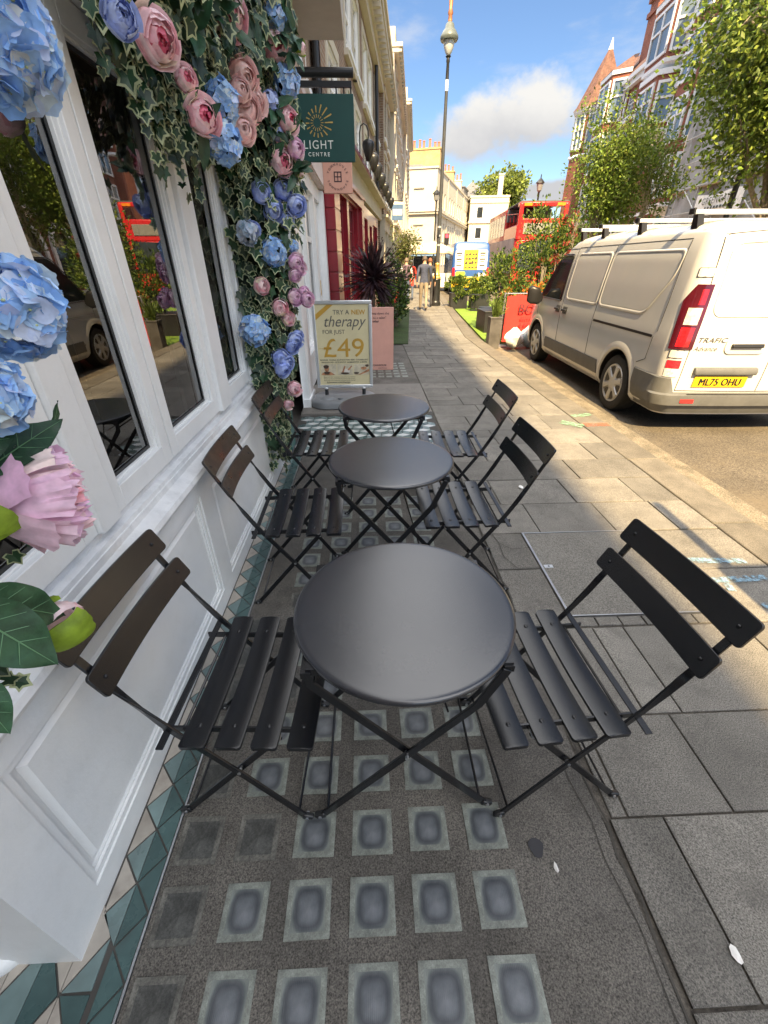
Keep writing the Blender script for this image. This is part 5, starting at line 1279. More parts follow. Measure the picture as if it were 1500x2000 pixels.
# side: cab glass, pressed panels with raised rims, shut lines, rail, handles
panel_poly('cab_window', vglass, [(3.16, 1.10), (4.12, 1.10), (3.98, 1.26), (3.60, 1.66), (3.50, 1.70), (3.16, 1.70)], .004, r=.05)
line_on('window_seal', vblack, dens(roundpoly([(3.14, 1.085), (4.15, 1.085), (4.0, 1.27), (3.61, 1.68), (3.50, 1.72), (3.14, 1.72)], .05), 2, True), .02, closed=True, r=.009)
vpanel = vpaint
def recess(pts):
    q = roundpoly(pts, .09, 6); cx = sum(p[0] for p in q)/len(q); cz = sum(p[1] for p in q)/len(q)
    mb = MB(); R_ = []
    for k, off in ((1.03, .0012), (1.015, .008), (.985, .009), (.955, .002)):
        R_.append([vside(cx+(a-cx)*(1+(k-1)*.6), cz+(b-cz)*(1+(k-1)*1.5), off) for a, b in dens(q, 3, True)])
    mb.loft(R_, True, False); mb.build('pressed_rim', vpaint, van, smooth=70, recalc=False)
    q2 = [(cx+(a-cx)*(1-.055*.6), cz+(b-cz)*(1-.055*1.5)) for a, b in pts]
    panel_poly('side_panel', vpanel, q2, .003, r=.08)
recess([(1.90, 1.13), (2.98, 1.13), (2.98, 1.72), (1.90, 1.72)])
recess([(.72, 1.13), (1.84, 1.13), (1.84, 1.72), (.40, 1.72), (.42, 1.50)])
for pts in ([(3.05, .46), (3.05, 1.2), (3.05, 1.78)], [(1.87, .50), (1.87, 1.2), (1.87, 1.80)], [(4.02, .46), (4.14, .75), (4.16, 1.08)], [(3.05, .44), (3.66, .44)], [(1.87, .48), (3.05, .48)], [(.38, .95), (.40, .72), (.55, .66)], [(.34, 1.0), (.36, 1.4), (.42, 1.80)], [(3.05, 1.79), (3.52, 1.79)], [(.42, 1.81), (3.05, 1.80)]):
    line_on('shut_line', seam, dens(pts, 6), .007, off=.0006, r=.0038)
patch('door_rail', vblack, .935, .962, lambda v: .40, lambda v: 1.84, .0035, 2, 8)
for y0, y1, nm_ in ((3.10, 3.28, 'door_handle'), (2.80, 2.98, 'door_handle')):
    mb = MB(); mb.loft([[vside(y, z, o) for z, o in ((.955, .004), (.985, .004), (.985, .03), (.955, .034))] for y in (y0, y0+.05, y1-.05, y1)], True, True); mb.build(nm_, vblack, van, bevel=.005)
    mb = MB(); mb.grid(lambda u, v: vside((y0+y1)/2+(u-.5)*.17, .97+(v-.5)*.10, .002), 4, 4); mb.build('handle_cup', vdark, van, recalc=False)
patch('side_cladding', vdark, .335, .505, lambda v: 1.45+.03*v, lambda v: 3.58-.05*v, .010, 3, 12, thick=.012)
# wheel arch swelling
for yc in (.968, 4.066):
    mb = MB(); R_ = []
    for rr_, off in ((.398, .0), (.402, .014), (.43, .016), (.485, .002)):
        R_.append([vside(yc+rr_*math.cos(rad(a)), .325+rr_*math.sin(rad(a)), off) for a in range(-14, 195, 6)])
    mb.loft(R_, False, False); mb.build('wheel_arch', vpaint, van, smooth=70, recalc=False)
# bumper wrapping round from behind the rear wheel
mb = MB(); R_ = []
prof = [(.235, -.02), (.24, .012), (.33, .03), (.335, .052), (.40, .058), (.44, .056), (.455, .028), (.60, .014), (.62, -.01)]
prof_s = [(.235, -.02), (.24, .006), (.33, .012), (.335, .014), (.40, .014), (.44, .014), (.455, .013), (.60, .011), (.62, -.01)]
ss = [1.40, 1.33, 1.2, 1.05] + [1-k/8 for k in range(9)] + [-.08-.1*k for k in range(9)]
def mirror(p): return V((-p.x, p.y, p.z))
left_ = []
for s in ss:
    k = min(1, max(0, (1.15-s)/.35)) if s > .8 else 1
    zt_ = .62 if s > .25 else (.62-.155*min(1, (.25-s)/.22))
    left_.append([vcorner(s, min(z, zt_ - (.005 if z < .61 else 0)) if z > .44 else z, o1*(1-k)+o2*k) for (z, o2), (z1, o1) in zip(prof, prof_s)])
mb.loft(left_ + [[mirror(p) for p in r_] for r_ in reversed(left_)], True, True)
mb.build('rear_bumper', vdark, van, smooth=35)
mb = MB(); mb.grid(lambda u, v: vcorner(-.06-.135*u, .365+.04*v, .0615), 3, 2); mb.build('reflector', mat('red reflector', (.55, .03, .03), .25), van, recalc=False)
mb = MB(); mb.grid(lambda u, v: vrear(-.7+1.4*u, .452+.003*v, .03+.02*(1-v)), 24, 2); mb.build('bumper_step', vblack, van, recalc=False)
# tail lamp, three lenses in a dark red housing
lr = lambda v: -.035+.012*v; ll = lambda v: .72+.10*v if v < .75 else .795-1.3*(v-.75)
tl = patch('tail_lamp', mat('dark red lamp housing', (.07, .006, .012), .12, coat=.6, var=.2), .88, 1.44, lr, ll, .012, 20, 10, vcorner, thick=.014)
for (z0, z1, a, b, m_) in ((.905, 1.075, .05, .50, mat('bright red lens', (.62, .012, .018), .15, coat=.5, var=.25, vscale=30)), (1.10, 1.245, .04, .50, mat('clear lens', (.62, .58, .52), .15, coat=.5, var=.3, vscale=18)), (1.27, 1.40, .03, .25, mat('deep red lens', (.26, .012, .02), .15, coat=.5, var=.3, vscale=30))):
    mb = MB(); mb.grid(lambda u, v: vcorner(a+(b-a)*u, z0+(z1-z0)*v, .0145), 6, 6); mb.build('lens', m_, tl, recalc=False, smooth=60)
lo = patch('lower_lamp', mat('lower red lens', (.5, .02, .03), .2, coat=.4, var=.4, vscale=40), .70, .775, lambda v: .08, lambda v: .60, .006, 4, 6, vcorner, thick=.008)
mb = MB(); mb.grid(lambda u, v: vcorner(.08+.52*u, .615+.08*v, .006), 6, 4); mb.build('lens', mat('clear lower lens', (.60, .58, .56), .2, coat=.4, var=.3, vscale=40), lo, recalc=False)
# rear doors: shut lines, pressed panel, handle, plate bar, plate and lettering
for pts in ([(-.812, .48), (-.80, 1.0), (-.782, 1.5), (-.752, 1.82)], [(0, .48), (0, 1.2), (0, 1.86)], [(-.81, .48), (-.4, .475), (0, .475), (.8, .48)], [(-.75, 1.83), (-.3, 1.865), (0, 1.87)]):
    line_on('shut_line', seam, dens(pts, 6), .007, vrear, .0006, r=.0038)
for pts in ([(-.70, 1.17), (-.06, 1.17), (-.06, 1.79), (-.66, 1.76)], [(.06, 1.17), (.70, 1.17), (.66, 1.76), (.06, 1.79)]):
    line_on('panel_bead', vpaint, dens(roundpoly(pts, .10, 6), 3, True), .02, vrear, .0, closed=True, r=.009)
mb = MB(); q = [(-.285+a, .915+b) for a, b in rrect(.40, .15, .06, 6)]; mb.loft([[vrear(a, b, -.002) for a, b in q], [vrear(a, b, .012) for a, b in q], [vrear(-.285+(a+.285)*.86, .915+(b-.915)*.7, .016) for a, b in q]], True, True); hs = mb.build('handle_surround', vpaint, van, smooth=50)
mb = MB(); mb.loft([[vrear(-.285+a, .915+b, o) for b, o in ((-.022, .012), (.018, .012), (.022, .034), (-.012, .044))] for a in (-.15, -.12, .0, .12, .15)], True, True); mb.build('door_handle', vblack, van, bevel=.006)
mb = MB(); mb.loft([[vrear(a, b, o) for b, o in ((.643, -.002), (.715, -.002), (.71, .03), (.675, .046), (.643, .04))] for a in (-.70, -.68, -.5, -.3, -.12, -.09)], True, True); mb.build('plate_lamp_bar', vdark, van, bevel=.008)
mb = MB(); mb.grid(lambda u, v: vrear(-.665+.52*u, .520+.111*v, .012), 8, 2); q = mb.build('number_plate', mat('yellow plate', (.74, .46, .012), .35, var=.02), van, recalc=False)
o_ = vrear(-.405, .538, .016); e_ = (vrear(-.2, .54, .016)-vrear(-.6, .54, .016)).normalized()
mb = MB(); [mb.text('ML75 OHU', o_+e_*k_+V((0, -.0004*i_, h_)), e_, (0, 0, 1), .098, align='CENTER', spacing=1.04, sx=.86) for i_, (k_, h_) in enumerate(((0, 0), (.0035, 0), (-.0035, 0), (.0, .002)))]; mb.build('registration', vblack, q, recalc=False)
mb = MB(); mb.text('TRAFIC', (-.765, 0, .945), (1, 0, 0), (0, 0, 1), .062, align='LEFT', sx=1.30, shear=.25, spacing=1.05); mb.text('TRAFIC', (-.762, 0, .946), (1, 0, 0), (0, 0, 1), .062, align='LEFT', sx=1.30, shear=.25, spacing=1.05); nv_ = len(mb.v)//2; mb.text('Advance', (-.775, 0, .868), (1, 0, 0), (0, 0, 1), .058, align='LEFT', sx=1.1, shear=.3); mb.v = [vrear(x, z, .004+(.0006 if i < nv_ else 0)) for i, (x, y, z) in enumerate(mb.v)]; mb.build('badge_lettering', mat('grey badge', (.07, .07, .075), .35), van, recalc=False)
for s in (.86, .95):
    mb = MB(); z0 = .80 if s > .9 else 1.50
    mb.grid(lambda u, v: vcorner(.10+.5*u, z0+.07*v, .008), 5, 3); mb.build('hinge', vpaint, van, recalc=False)
    line_on('shut_line', seam, [(.10, z0), (.35, z0), (.6, z0)], .006, vcorner, .006, r=.004); line_on('shut_line', seam, [(.10, z0+.07), (.35, z0+.07), (.6, z0+.07)], .006, vcorner, .006, r=.004)
    line_on('shut_line', seam, [(.6, z0), (.6, z0+.035), (.6, z0+.07)], .006, vcorner, .006, r=.004)
# mirror
mb = MB(); mb.loft([[V((-.97-.02, 3.98+a*.4, 1.06+b*.5)) for a, b in rrect(.12, .16, .05)], [V((-1.06, 4.0+a, 1.10+b)) for a, b in rrect(.12, .26, .05)], [V((-1.19, 4.01+a, 1.12+b)) for a, b in rrect(.13, .29, .05)], [V((-1.24, 4.02+a*.7, 1.12+b*.8)) for a, b in rrect(.13, .27, .05)]], True, True); mb.build('wing_mirror', vblack, van, smooth=50)
# wheels
def wheel(yc, s):
    w_ = MB(); prof = [(.225, .10), (.24, .105), (.29, .108), (.318, .098), (.328, .075), (.33, .03), (.33, -.03), (.328, -.075), (.318, -.098), (.29, -.108), (.225, -.10)]
    xo = s*.855
    def ring(r, dx, n=48): return [V((xo+dx*s, yc+r*math.cos(2*math.pi*k/n), .325+r*math.sin(2*math.pi*k/n))) for k in range(n)]
    w_.loft([ring(r, d_) for r, d_ in prof], True, False)
    for k in range(-3, 4): w_.loft([ring(.3305, .022*k-.003), ring(.3325, .022*k-.003), ring(.3325, .022*k+.012), ring(.3305, .022*k+.012)], True, False)
    o = w_.build('wheel', rubber, van, smooth=35)
    d_ = MB(); d_.loft([ring(.226, .098), ring(.222, .108), ring(.205, .104), ring(.20, .085), ring(.085, .095), ring(.075, .108), ring(.03, .112), ring(.001, .112)], True, False); d_.build('wheel_trim', rimm, o, smooth=40)
    for k in range(6):
        h = MB(); a0 = k*math.pi/3+.2
        pts = [(.10, -.11), (.125, -.2), (.185, -.24), (.198, -.12), (.198, .12), (.185, .24), (.125, .2), (.10, .11)]
        h.poly([V((xo+s*(.0995), yc+r*math.cos(a0+t), .325+r*math.sin(a0+t))) for r, t in pts])
        h.build('trim_slot', vblack, o, recalc=False)
    sp_ = MB()
    for k in range(6):
        a0 = k*math.pi/3+.2+math.pi/6
        sp_.loft([[V((xo+s*dx, yc+r*math.cos(a0)+tw*math.sin(a0), .325+r*math.sin(a0)-tw*math.cos(a0))) for dx, tw in ((.095, -.030-wk), (.111, -.020-wk), (.111, .020+wk), (.095, .030+wk))] for r, wk in ((.06, .0), (.13, .002), (.205, .012))], True, True)
    sp_.build('spokes', rimm, o, bevel=.004)
for yc in (.968, 4.066):
    for s in (-1, 1): wheel(yc, s)
mb = MB(); mb.bx(-.78, .78, .15, 4.7, .20, .26); mb.build('underside', vblack, van)
# roof bars and roller
zr = 1.975
for k, y in enumerate((.55, 1.55, 2.5, 3.2)):
    mb = MB()
    mb.loft([[V((x, y+a, zr+.05+b)) for a, b in rrect(.07, .04, .012, 2)] for x in (-.86, -.7, .7, .86)], True, True); rb = mb.build('roof_bar', M['alu'], van, smooth=40)
    for s in (1, -1):
        mb = MB(); mb.loft([[V((s*x_, y+a, z_)) for a in (-.05, .05) for x_, z_ in ([(.80, 1.89), (.74, 1.90)] if a < 0 else [(.74, 1.90), (.80, 1.89)])], [V((s*x_, y+a*.7, zr+.03)) for a in (-.05, .05) for x_ in ([.82, .76] if a < 0 else [.76, .82])]], True, True); mb.build('bar_foot', vblack, rb)
        mb = MB(); mb.bx(s*.86-.012, s*.86+.012, y-.04, y+.04, zr+.028, zr+.082); mb.build('end_cap', vblack, rb, bevel=.006)
# ------------------------------------------------------------------ foliage
tr = random.Random(77)
def leaf_m(name, col, isl=.45, tl=.3):
    return mat(name, col, .5, var=.25, vscale=3, island=isl, transl=tl, spec=.3)
M['lf_tree'] = leaf_m('sunlit street tree leaf', (.125, .195, .03))
M['lf_tree2'] = leaf_m('yellow green leaf', (.195, .25, .04))
M['lf_dark'] = leaf_m('dark shrub leaf', (.045, .085, .022))
M['lf_mid'] = leaf_m('mid green shrub leaf', (.115, .17, .032))
M['lf_red'] = leaf_m('red young leaf', (.27, .045, .035), .4)
M['lf_orange'] = leaf_m('orange flower', (.55, .16, .03), .35)
M['lf_olive'] = leaf_m('olive leaf', (.125, .13, .055))
M['lf_far'] = leaf_m('far tree leaf', (.12, .155, .035))
M['bark'] = mat('bark', (.20, .17, .13), .9, var=.3, vscale=14, bump=.4)
M['barkpale'] = mat('pale bark', (.36, .32, .25), .9, var=.3, vscale=14, bump=.4)
def leaf(mb, p, d_, s, mi=0, asp=.5):
    d_ = d_.normalized(); r_ = V((tr.uniform(-1, 1), tr.uniform(-1, 1), tr.uniform(-.3, 1))); e = d_.cross(r_)
    if e.length < 1e-3: return
    e.normalize(); n = d_.cross(e); w_ = s*asp*.5
    b = len(mb.v); mb.v.extend([tuple(p), tuple(p+d_*s*.45+e*w_+n*s*.05), tuple(p+d_*s), tuple(p+d_*s*.45-e*w_+n*s*.05)]); mb.f.append((b, b+1, b+2, b+3)); mb.m.append(mi)
def rv(): 
    while True:
        v = V((tr.uniform(-1, 1), tr.uniform(-1, 1), tr.uniform(-1, 1)))
        if .05 < v.length < 1: return v
def twig_foliage(mb, tips, n_per, spread, size, mix=(0,), asp=.5, droop=.1):
    for c, k in tips:
        for j in range(int(n_per*k)):
            o = rv()*spread; p = c+o; leaf(mb, p, o.normalized()*.6+rv()*.8+V((0, 0, -droop)), size*tr.uniform(.7, 1.25), tr.choice(mix), asp)
def skeleton(base, top, r0, crown, nb, jit=.25, n_sub=4):
    """trunk, limbs and twigs reaching into an ellipsoid crown; returns tubes and twig tips"""
    base, top = V(base), V(top); c, R_ = V(crown[0]), V(crown[1]); tubes = []; tips = []
    tr_pts = [base + (top-base)*k/5 + V((tr.uniform(-1, 1), tr.uniform(-1, 1), 0))*.05*(k > 0)*(k < 5) for k in range(6)]
    tubes.append((tr_pts, [r0*(1-.55*k/5) for k in range(6)]))
    for b in range(nb):
        t = tr.uniform(.35, 1.0); k = min(4, int(t*5)); st = tr_pts[k] + (tr_pts[k+1]-tr_pts[k])*(t*5-k)
        d_ = rv().normalized(); en = c + V((d_.x*R_.x, d_.y*R_.y, d_.z*R_.z))*tr.uniform(.55, .95)
        md = (st+en)/2 + V((0, 0, .12*(en-st).length)) + rv()*.12*(en-st).length
        pts = [st, st.lerp(md, .5)+rv()*.03, md, md.lerp(en, .5)+rv()*.05, en]
        tubes.append((pts, [r0*.38, r0*.28, r0*.2, r0*.12, r0*.05]))
        for q in range(n_sub):
            s0 = pts[2].lerp(pts[4], tr.uniform(0, 1)); dd = rv().normalized(); e2 = s0 + V((dd.x*R_.x, dd.y*R_.y, dd.z*R_.z))*tr.uniform(.18, .42)
            tubes.append(([s0, s0.lerp(e2, .5)+V((0, 0, .03)), e2], [r0*.1, r0*.07, r0*.03])); tips.append((e2, tr.uniform(.6, 1.4))); tips.append((s0.lerp(e2, .5), tr.uniform(.4, 1.)))
        tips.append((en, 1.))
    return tubes, tips
def tree(name, label, base, top, r0, crown, nb, n_per, size, mats, bark, cat='tree', mix=(0,), asp=.5, n_sub=4, spread=None):
    t = thing(name, label, cat, base); tubes, tips = skeleton(base, top, r0, crown, nb, n_sub=n_sub)
    mb = MB(); mb.tube(*tubes[0], n=10); mb.build('trunk', bark, t, world=True, smooth=60)
    mb = MB()
    for pts, rs in tubes[1:]: mb.tube(pts, rs, n=5)
    mb.build('limbs', bark, t, world=True, smooth=60)
    mb = MB(); twig_foliage(mb, tips, n_per, spread or sum(crown[1])/3*.26, size, mix, asp); mb.build('crown', mats, t, world=True, recalc=False)
    return t
tree('street_tree', 'leafy young tree with a pale trunk behind the white van, beneath the red turret', (9.58, 17.2, 0), (9.6, 17.2, 4.6), .075, ((9.25, 17.2, 3.7), (1.45, 1.4, 1.75)), 20, 38, .105, [M['lf_tree'], M['lf_tree2']], M['barkpale'], mix=(0, 0, 1), n_sub=5)
tree('street_tree', 'tall slender young tree left of the pale trunked one, rising over the van bonnet', (7.5, 16.4, -.1), (7.6, 16.4, 4.6), .06, ((7.5, 16.6, 3.9), (1.25, 1.2, 2.2)), 30, 44, .105, [M['lf_tree'], M['lf_mid'], M['lf_tree2']], M['bark'], mix=(0, 0, 1, 2), n_sub=5)
tree('street_tree', 'large tree overhanging the top right corner with bright yellow green leaves', (11.0, 13.2, 0), (10.4, 13.2, 6.0), .16, ((9.75, 13.0, 6.4), (2.55, 2.4, 2.9)), 50, 64, .14, [M['lf_tree2'], M['lf_tree'], M['lf_mid']], M['bark'], mix=(0, 0, 1, 2), n_sub=6)
def shrub(name, label, blobs, n, size, mats, mix, planter=None, cat='shrub', asp=.45, pm=None, stems=6, pname='planter_box'):
    bx_ = blobs[0][0]; base = (bx_[0], bx_[1], planter[4] if planter else 0.); t = thing(name, label, cat, base)
    mb = MB(); tot = sum(b[1][0]*b[1][1]*b[1][2] for b in blobs)
    for c, r in blobs:
        c = V(c); k = int(n*r[0]*r[1]*r[2]/tot); hubs = [rv() for _ in range(max(6, k//22))]
        for j in range(k):
            h = tr.choice(hubs); q = h*tr.uniform(.75, 1.0)+rv()*.22; p = c+V((q.x*r[0], q.y*r[1], q.z*r[2])); up = max(0, q.z)
            mm = tr.choice(mix) if up < .35 else tr.choice(mix + mix[-1:])
            leaf(mb, p, V((q.x, q.y, q.z*.6+.4))+rv()*.7, size*tr.uniform(.7, 1.25), mm, asp)
    mb.build('foliage', mats, t, world=True, recalc=False)
    mb = MB()
    for c, r in blobs:
        for j in range(stems):
            q = rv(); mb.tube([(c[0]+q.x*.15*r[0], c[1]+q.y*.15*r[1], (planter[5]-.02 if planter else 0)), (c[0]+q.x*.35*r[0], c[1]+q.y*.35*r[1], c[2]-.2*r[2]), (c[0]+q.x*.75*r[0], c[1]+q.y*.75*r[1], c[2]+q.z*.7*r[2])], [.016, .011, .004], 5)
    mb.build('stems', M['bark'], t, world=True)
    if planter:
        x0, x1, y0, y1, z0, z1 = planter; mb = MB(); mb.bx(x0, x1, y0, y1, z0, z1-.03); mb.bx(x0-.015, x1+.015, y0-.015, y1+.015, z1-.03, z1); tag(mb.build(pname, pm or vpl, bevel=.008), PLAB.pop(0), 'planter', 'dark planters round the parklet' if pm is None else None)
    return t
vpl = mat('black planter', (.018, .018, .02), .45, var=.2, vscale=4)
redpl = mat('bright red planter', (.60, .035, .022), .45, var=.08)
PLAB = ['long black planter under the biggest shrub beside the red banner', 'black box planter nearest the kerb at the back of the lawn', 'black box planter at the back of the lawn, farther from the kerb']
shrub('photinia_shrub', 'big mixed shrub with green and red young leaves rising behind the red banner', [((3.55, 12.0, 1.20), (.62, .55, .72)), ((4.35, 12.1, 1.70), (.62, .5, 1.1)), ((4.95, 12.2, 1.5), (.6, .5, 1.0)), ((4.75, 11.6, .95), (.6, .4, .45)), ((3.9, 11.7, .8), (.7, .4, .4))], 9500, .085, [M['lf_mid'], M['lf_tree2'], M['lf_dark'], M['lf_red']], (0, 0, 1, 2, 2), (3.0, 5.5, 11.5, 12.4, -.09, .45))
shrub('red_shrub', 'red leaved spray of shrub in front of the red bus', [((4.75, 11.75, 1.72), (.42, .3, .22)), ((4.35, 11.65, 1.45), (.30, .25, .16)), ((5.05, 12.0, 2.3), (.24, .25, .4))], 380, .085, [M['lf_red'], M['lf_mid']], (0, 0, 0, 1))
shrub('planter_shrub', 'low bright green bush spilling over the black planter by the kerb', [((3.55, 18.2, .80), (.52, .36, .30)), ((3.6, 17.95, .45), (.4, .2, .2))], 1500, .11, [M['lf_mid'], M['lf_tree2'], M['lf_dark']], (0, 0, 1, 2), (3.28, 3.92, 17.95, 18.45, -.09, .50))
shrub('planter_shrub', 'dark green bush trailing over the black planter farther from the kerb', [((4.45, 18.2, .78), (.55, .36, .32)), ((4.3, 17.95, .4), (.4, .2, .3))], 1500, .11, [M['lf_mid'], M['lf_dark'], M['lf_tree2']], (0, 1, 2), (4.08, 4.80, 17.95, 18.45, -.09, .50))
shrub('flowering_plant', 'orange and yellow leaved plant peeping over the top of the red banner', [((3.55, 9.95, 1.02), (.30, .15, .12)), ((3.05, 10.0, .96), (.24, .14, .10))], 420, .075, [M['lf_tree2'], M['lf_orange'], M['lf_mid']], (0, 1, 1, 2), cat='plant', stems=3)

# ------------------------------------------------------------------ the parklet: lawn, planter, banner, bags
turf = mat('artificial turf', (.155, .255, .028), .9, var=.15, vscale=2, fine=.45, fscale=150, bump=.6, bscale=200)
mb = MB(); P_ = [(2.72, 10.15), (5.6, 10.1), (7.2, 21.5), (3.78, 21.5)]; mb.prism(P_, lambda u, v, d_: (u, v, d_), -.1, -.05); struct(mb, 'lawn', turf)
tf = thing('turf_mat', 'strip of green artificial turf laid against the left shops beyond the pink board', 'turf', (.4, 13, 0))
mb = MB(); P_ = [(-.45, 9.62), (.88, 9.58), (1.60, 17.2), (.35, 17.2)]; mb.prism(P_, lambda u, v, d_: (u, v, d_), .001, .016); mb.build('turf_sheet', mat('dark turf', (.035, .065, .014), .9, var=.2, vscale=2, fine=.4, fscale=150, bump=.6, bscale=200), tf, world=True)
tpl = thing('tall_planter', 'tall slim dark grey planter with spiky grass beside the red banner', 'planter', (2.70, 9.55, -.1))
mb = MB(); mb.bx(2.60, 2.84, 9.45, 9.69, -.095, .50); mb.bx(2.59, 2.85, 9.44, 9.70, .50, .53); mb.build('pot', mat('dark zinc', (.09, .085, .08), .45, var=.3, vscale=5), tpl, world=True, bevel=.006)
mb = MB()
for k in range(60):
    a = tr.uniform(0, 6.28); r = tr.uniform(.05, .28); z = tr.uniform(.72, 1.06)-r*.35; p = V((2.72+tr.uniform(-.07, .07), 9.57+tr.uniform(-.07, .07), .52)); blade(mb, p, (2.72+r*math.cos(a), 9.57+r*math.sin(a), z), (math.cos(a), math.sin(a), .4), .03, 0, None, .2, .06, 4)
mb.build('spiky_leaves', M['lf_mid'], tpl, world=True, recalc=False)
bn = thing('cafe_banner', 'bright red canvas barrier banner with dark lettering, half hidden by the van bonnet', 'banner', (3.7, 9.75, -.1))
mb = MB()
for x in (2.92, 4.42): mb.tube([(x, 9.75, -.09), (x, 9.75, .97)], .018, 8); mb.lathe([(.16, -.095), (.16, -.075), (.02, -.07)], (x, 9.75, 0), 16)
mb.tube([(2.92, 9.75, .95), (4.42, 9.75, .95)], .011, 6); mb.build('frame', M['steel'], bn, world=True)
mb = MB(); ny = 24
def bfn(u, v): x = 2.98+1.40*u; return V((x, 9.745+.012*math.sin(x*9+v*3)+.02*math.sin(v*3.1)*math.sin(u*9), .0+.915*v+.012*math.sin(x*14)*(v > .5)))
mb.grid(bfn, 24, 8); cv = mb.build('canvas', mat('red canvas', (.66, .030, .022), .7, var=.06), bn, world=True, recalc=False, smooth=80)
mb = MB()
for t_, z, s, x in (('BOISDALE', .585, .235, 3.24), ('RESTAURANT', .45, .085, 3.30), ('& BAR', .32, .095, 3.29), ('LIVE MUSIC', .20, .085, 3.29)): [mb.text(t_, (x+k_, 9.706-.0006*i_, z), (1, 0, 0), (0, 0, 1), s, align='LEFT', spacing=1.1) for i_, k_ in enumerate((0, s*.03, -s*.03))]
mb.build('lettering', mat('dark banner ink', (.10, .012, .015), .7), cv, world=True, recalc=False)
def bag(c, r, m, label):
    mb = MB(); rings = []
    for i in range(13):
        t = i/12; z = r[2]*2*t; rr_ = math.sin(min(1, t*1.5)*math.pi/2)**.6*(1-max(0, t-.62)/.38*.85)
        rings.append([V((c[0]+r[0]*rr_*math.cos(a)*(1+.12*math.sin(a*5+i*.7)+tr.uniform(-.05, .05)), c[1]+r[1]*rr_*math.sin(a)*(1+.12*math.sin(a*4+i)), c[2]+z*(1+.05*math.sin(a*3)))) for a in [k*2*math.pi/22 for k in range(22)]])
    mb.loft(rings, True, True); tag(mb.build('rubbish_bag', m, smooth=40, origin=c), label, 'rubbish bag')
bag((3.14, 9.42, -.098), (.20, .16, .21), mat('white plastic bag', (.66, .70, .68), .3, var=.15, vscale=14, bump=.3, bscale=25), 'knotted white plastic rubbish bag at the foot of the red banner')
bag((3.50, 9.50, -.098), (.21, .16, .23), mat('pale blue plastic bag', (.36, .46, .50), .25, var=.3, vscale=10, bump=.4, bscale=25), 'pale blue see-through rubbish bag between the white one and the van')
for i, (x, y, h, lab) in enumerate(((3.75, 14.3, .34, 'low black table stand on the lawn nearer the viewer'), (4.05, 17.2, .52, 'taller black table stand at the back of the lawn'))):
    t = thing('table_stand', lab, 'table stand', (x, y, -.05)); mb = MB(); mb.lathe([(.22, .001), (.22, .012), (.05, .025), (.03, .04)], (0, 0, 0), 24); mb.build('base_disc', M['iron'], t, smooth=40)
    mb = MB(); mb.tube([(0, 0, .02), (0, 0, h)], .03, 10); mb.build('column', M['iron'], t)
    mb = MB(); mb.lathe([(.24, h), (.25, h+.01), (.25, h+.025), (.001, h+.028)], (0, 0, 0), 24); mb.build('table_top', M['iron'], t, smooth=40)

# dark cordyline and other plants in front of the red shop
cp = thing('cordyline', 'dark purple spiky cordyline on a trunk in a red pot before the red shop', 'plant', (.12, 9.1, .016))
mb = MB(); mb.lathe([(.20, .0), (.25, .45), (.27, .47), (.27, .50), (.23, .50), (.22, .46), (.001, .46)], (0, 0, 0), 20); mb.build('pot', redpl, cp, smooth=40)
mb = MB(); mb.tube([(0, 0, .45), (.02, 0, .9), (.02, 0, 1.26)], [.035, .03, .03], 8); mb.build('trunk', M['bark'], cp)
mb = MB(); c = V((.02, 0, 1.24))
for k in range(230):
    a = tr.uniform(0, 6.28); e = rad(tr.uniform(-62, 86)); L = tr.uniform(.50, .70)*(1 if e > -.3 else 1.05); d_ = V((math.cos(a)*math.cos(e), math.sin(a)*math.cos(e), math.sin(e))); blade(mb, c+d_*.03, c+d_*L, d_.cross(V((-math.sin(a), math.cos(a), 0))), .055, tr.choice((0, 0, 1)), None, .35, .10 if e > -.2 else -.06, 5)
mb.build('sword_leaves', [mat('dark purple leaf', (.032, .018, .024), .4, var=.3, vscale=8, island=.5), mat('brown purple leaf', (.085, .035, .035), .45, var=.3, vscale=8, island=.4)], cp, recalc=False)
shrub('laurel_bush', 'dark green laurel bush behind the cordyline against the terrace', [((.78, 12.4, .95), (.42, .7, .85)), ((.50, 11.2, .7), (.38, .5, .6))], 2600, .11, [M['lf_dark'], M['lf_mid']], (0, 0, 0, 1))
tree('olive_tree', 'small grey green olive tree with an open crown along the left terrace', (1.62, 21.2, 0), (1.66, 21.2, 2.0), .05, ((1.80, 21.2, 2.35), (.62, .6, .72)), 16, 20, .11, [M['lf_olive'], M['lf_mid']], M['bark'], mix=(0, 0, 1), asp=.35)
def redbox(x, y, label, first=[None]):
    t = thing('red_planter', label, 'planter', (x, y, .001), rad(-5)); mb = MB(); mb.bx(-.2, .2, -.2, .2, 0, .52); mb.bx(-.215, .215, -.215, .215, .52, .56); mb.build('box', redpl, t, bevel=.006)
    mb = MB()
    for k in range(260):
        q = rv(); leaf(mb, V((q.x*.26, q.y*.26, .78+q.z*.24)), V((q.x, q.y, .7))+rv()*.5, tr.uniform(.10, .2), tr.choice((0, 0, 1, 2)), .3)
    mb.build('foliage', [M['lf_tree2'], M['lf_orange'], M['lf_mid']], t, recalc=False)
redbox(1.02, 18.0, 'bright red square planter with yellow leaves nearest the walking couple'); redbox(.62, 16.2, 'bright red planter half hidden behind the cordyline')
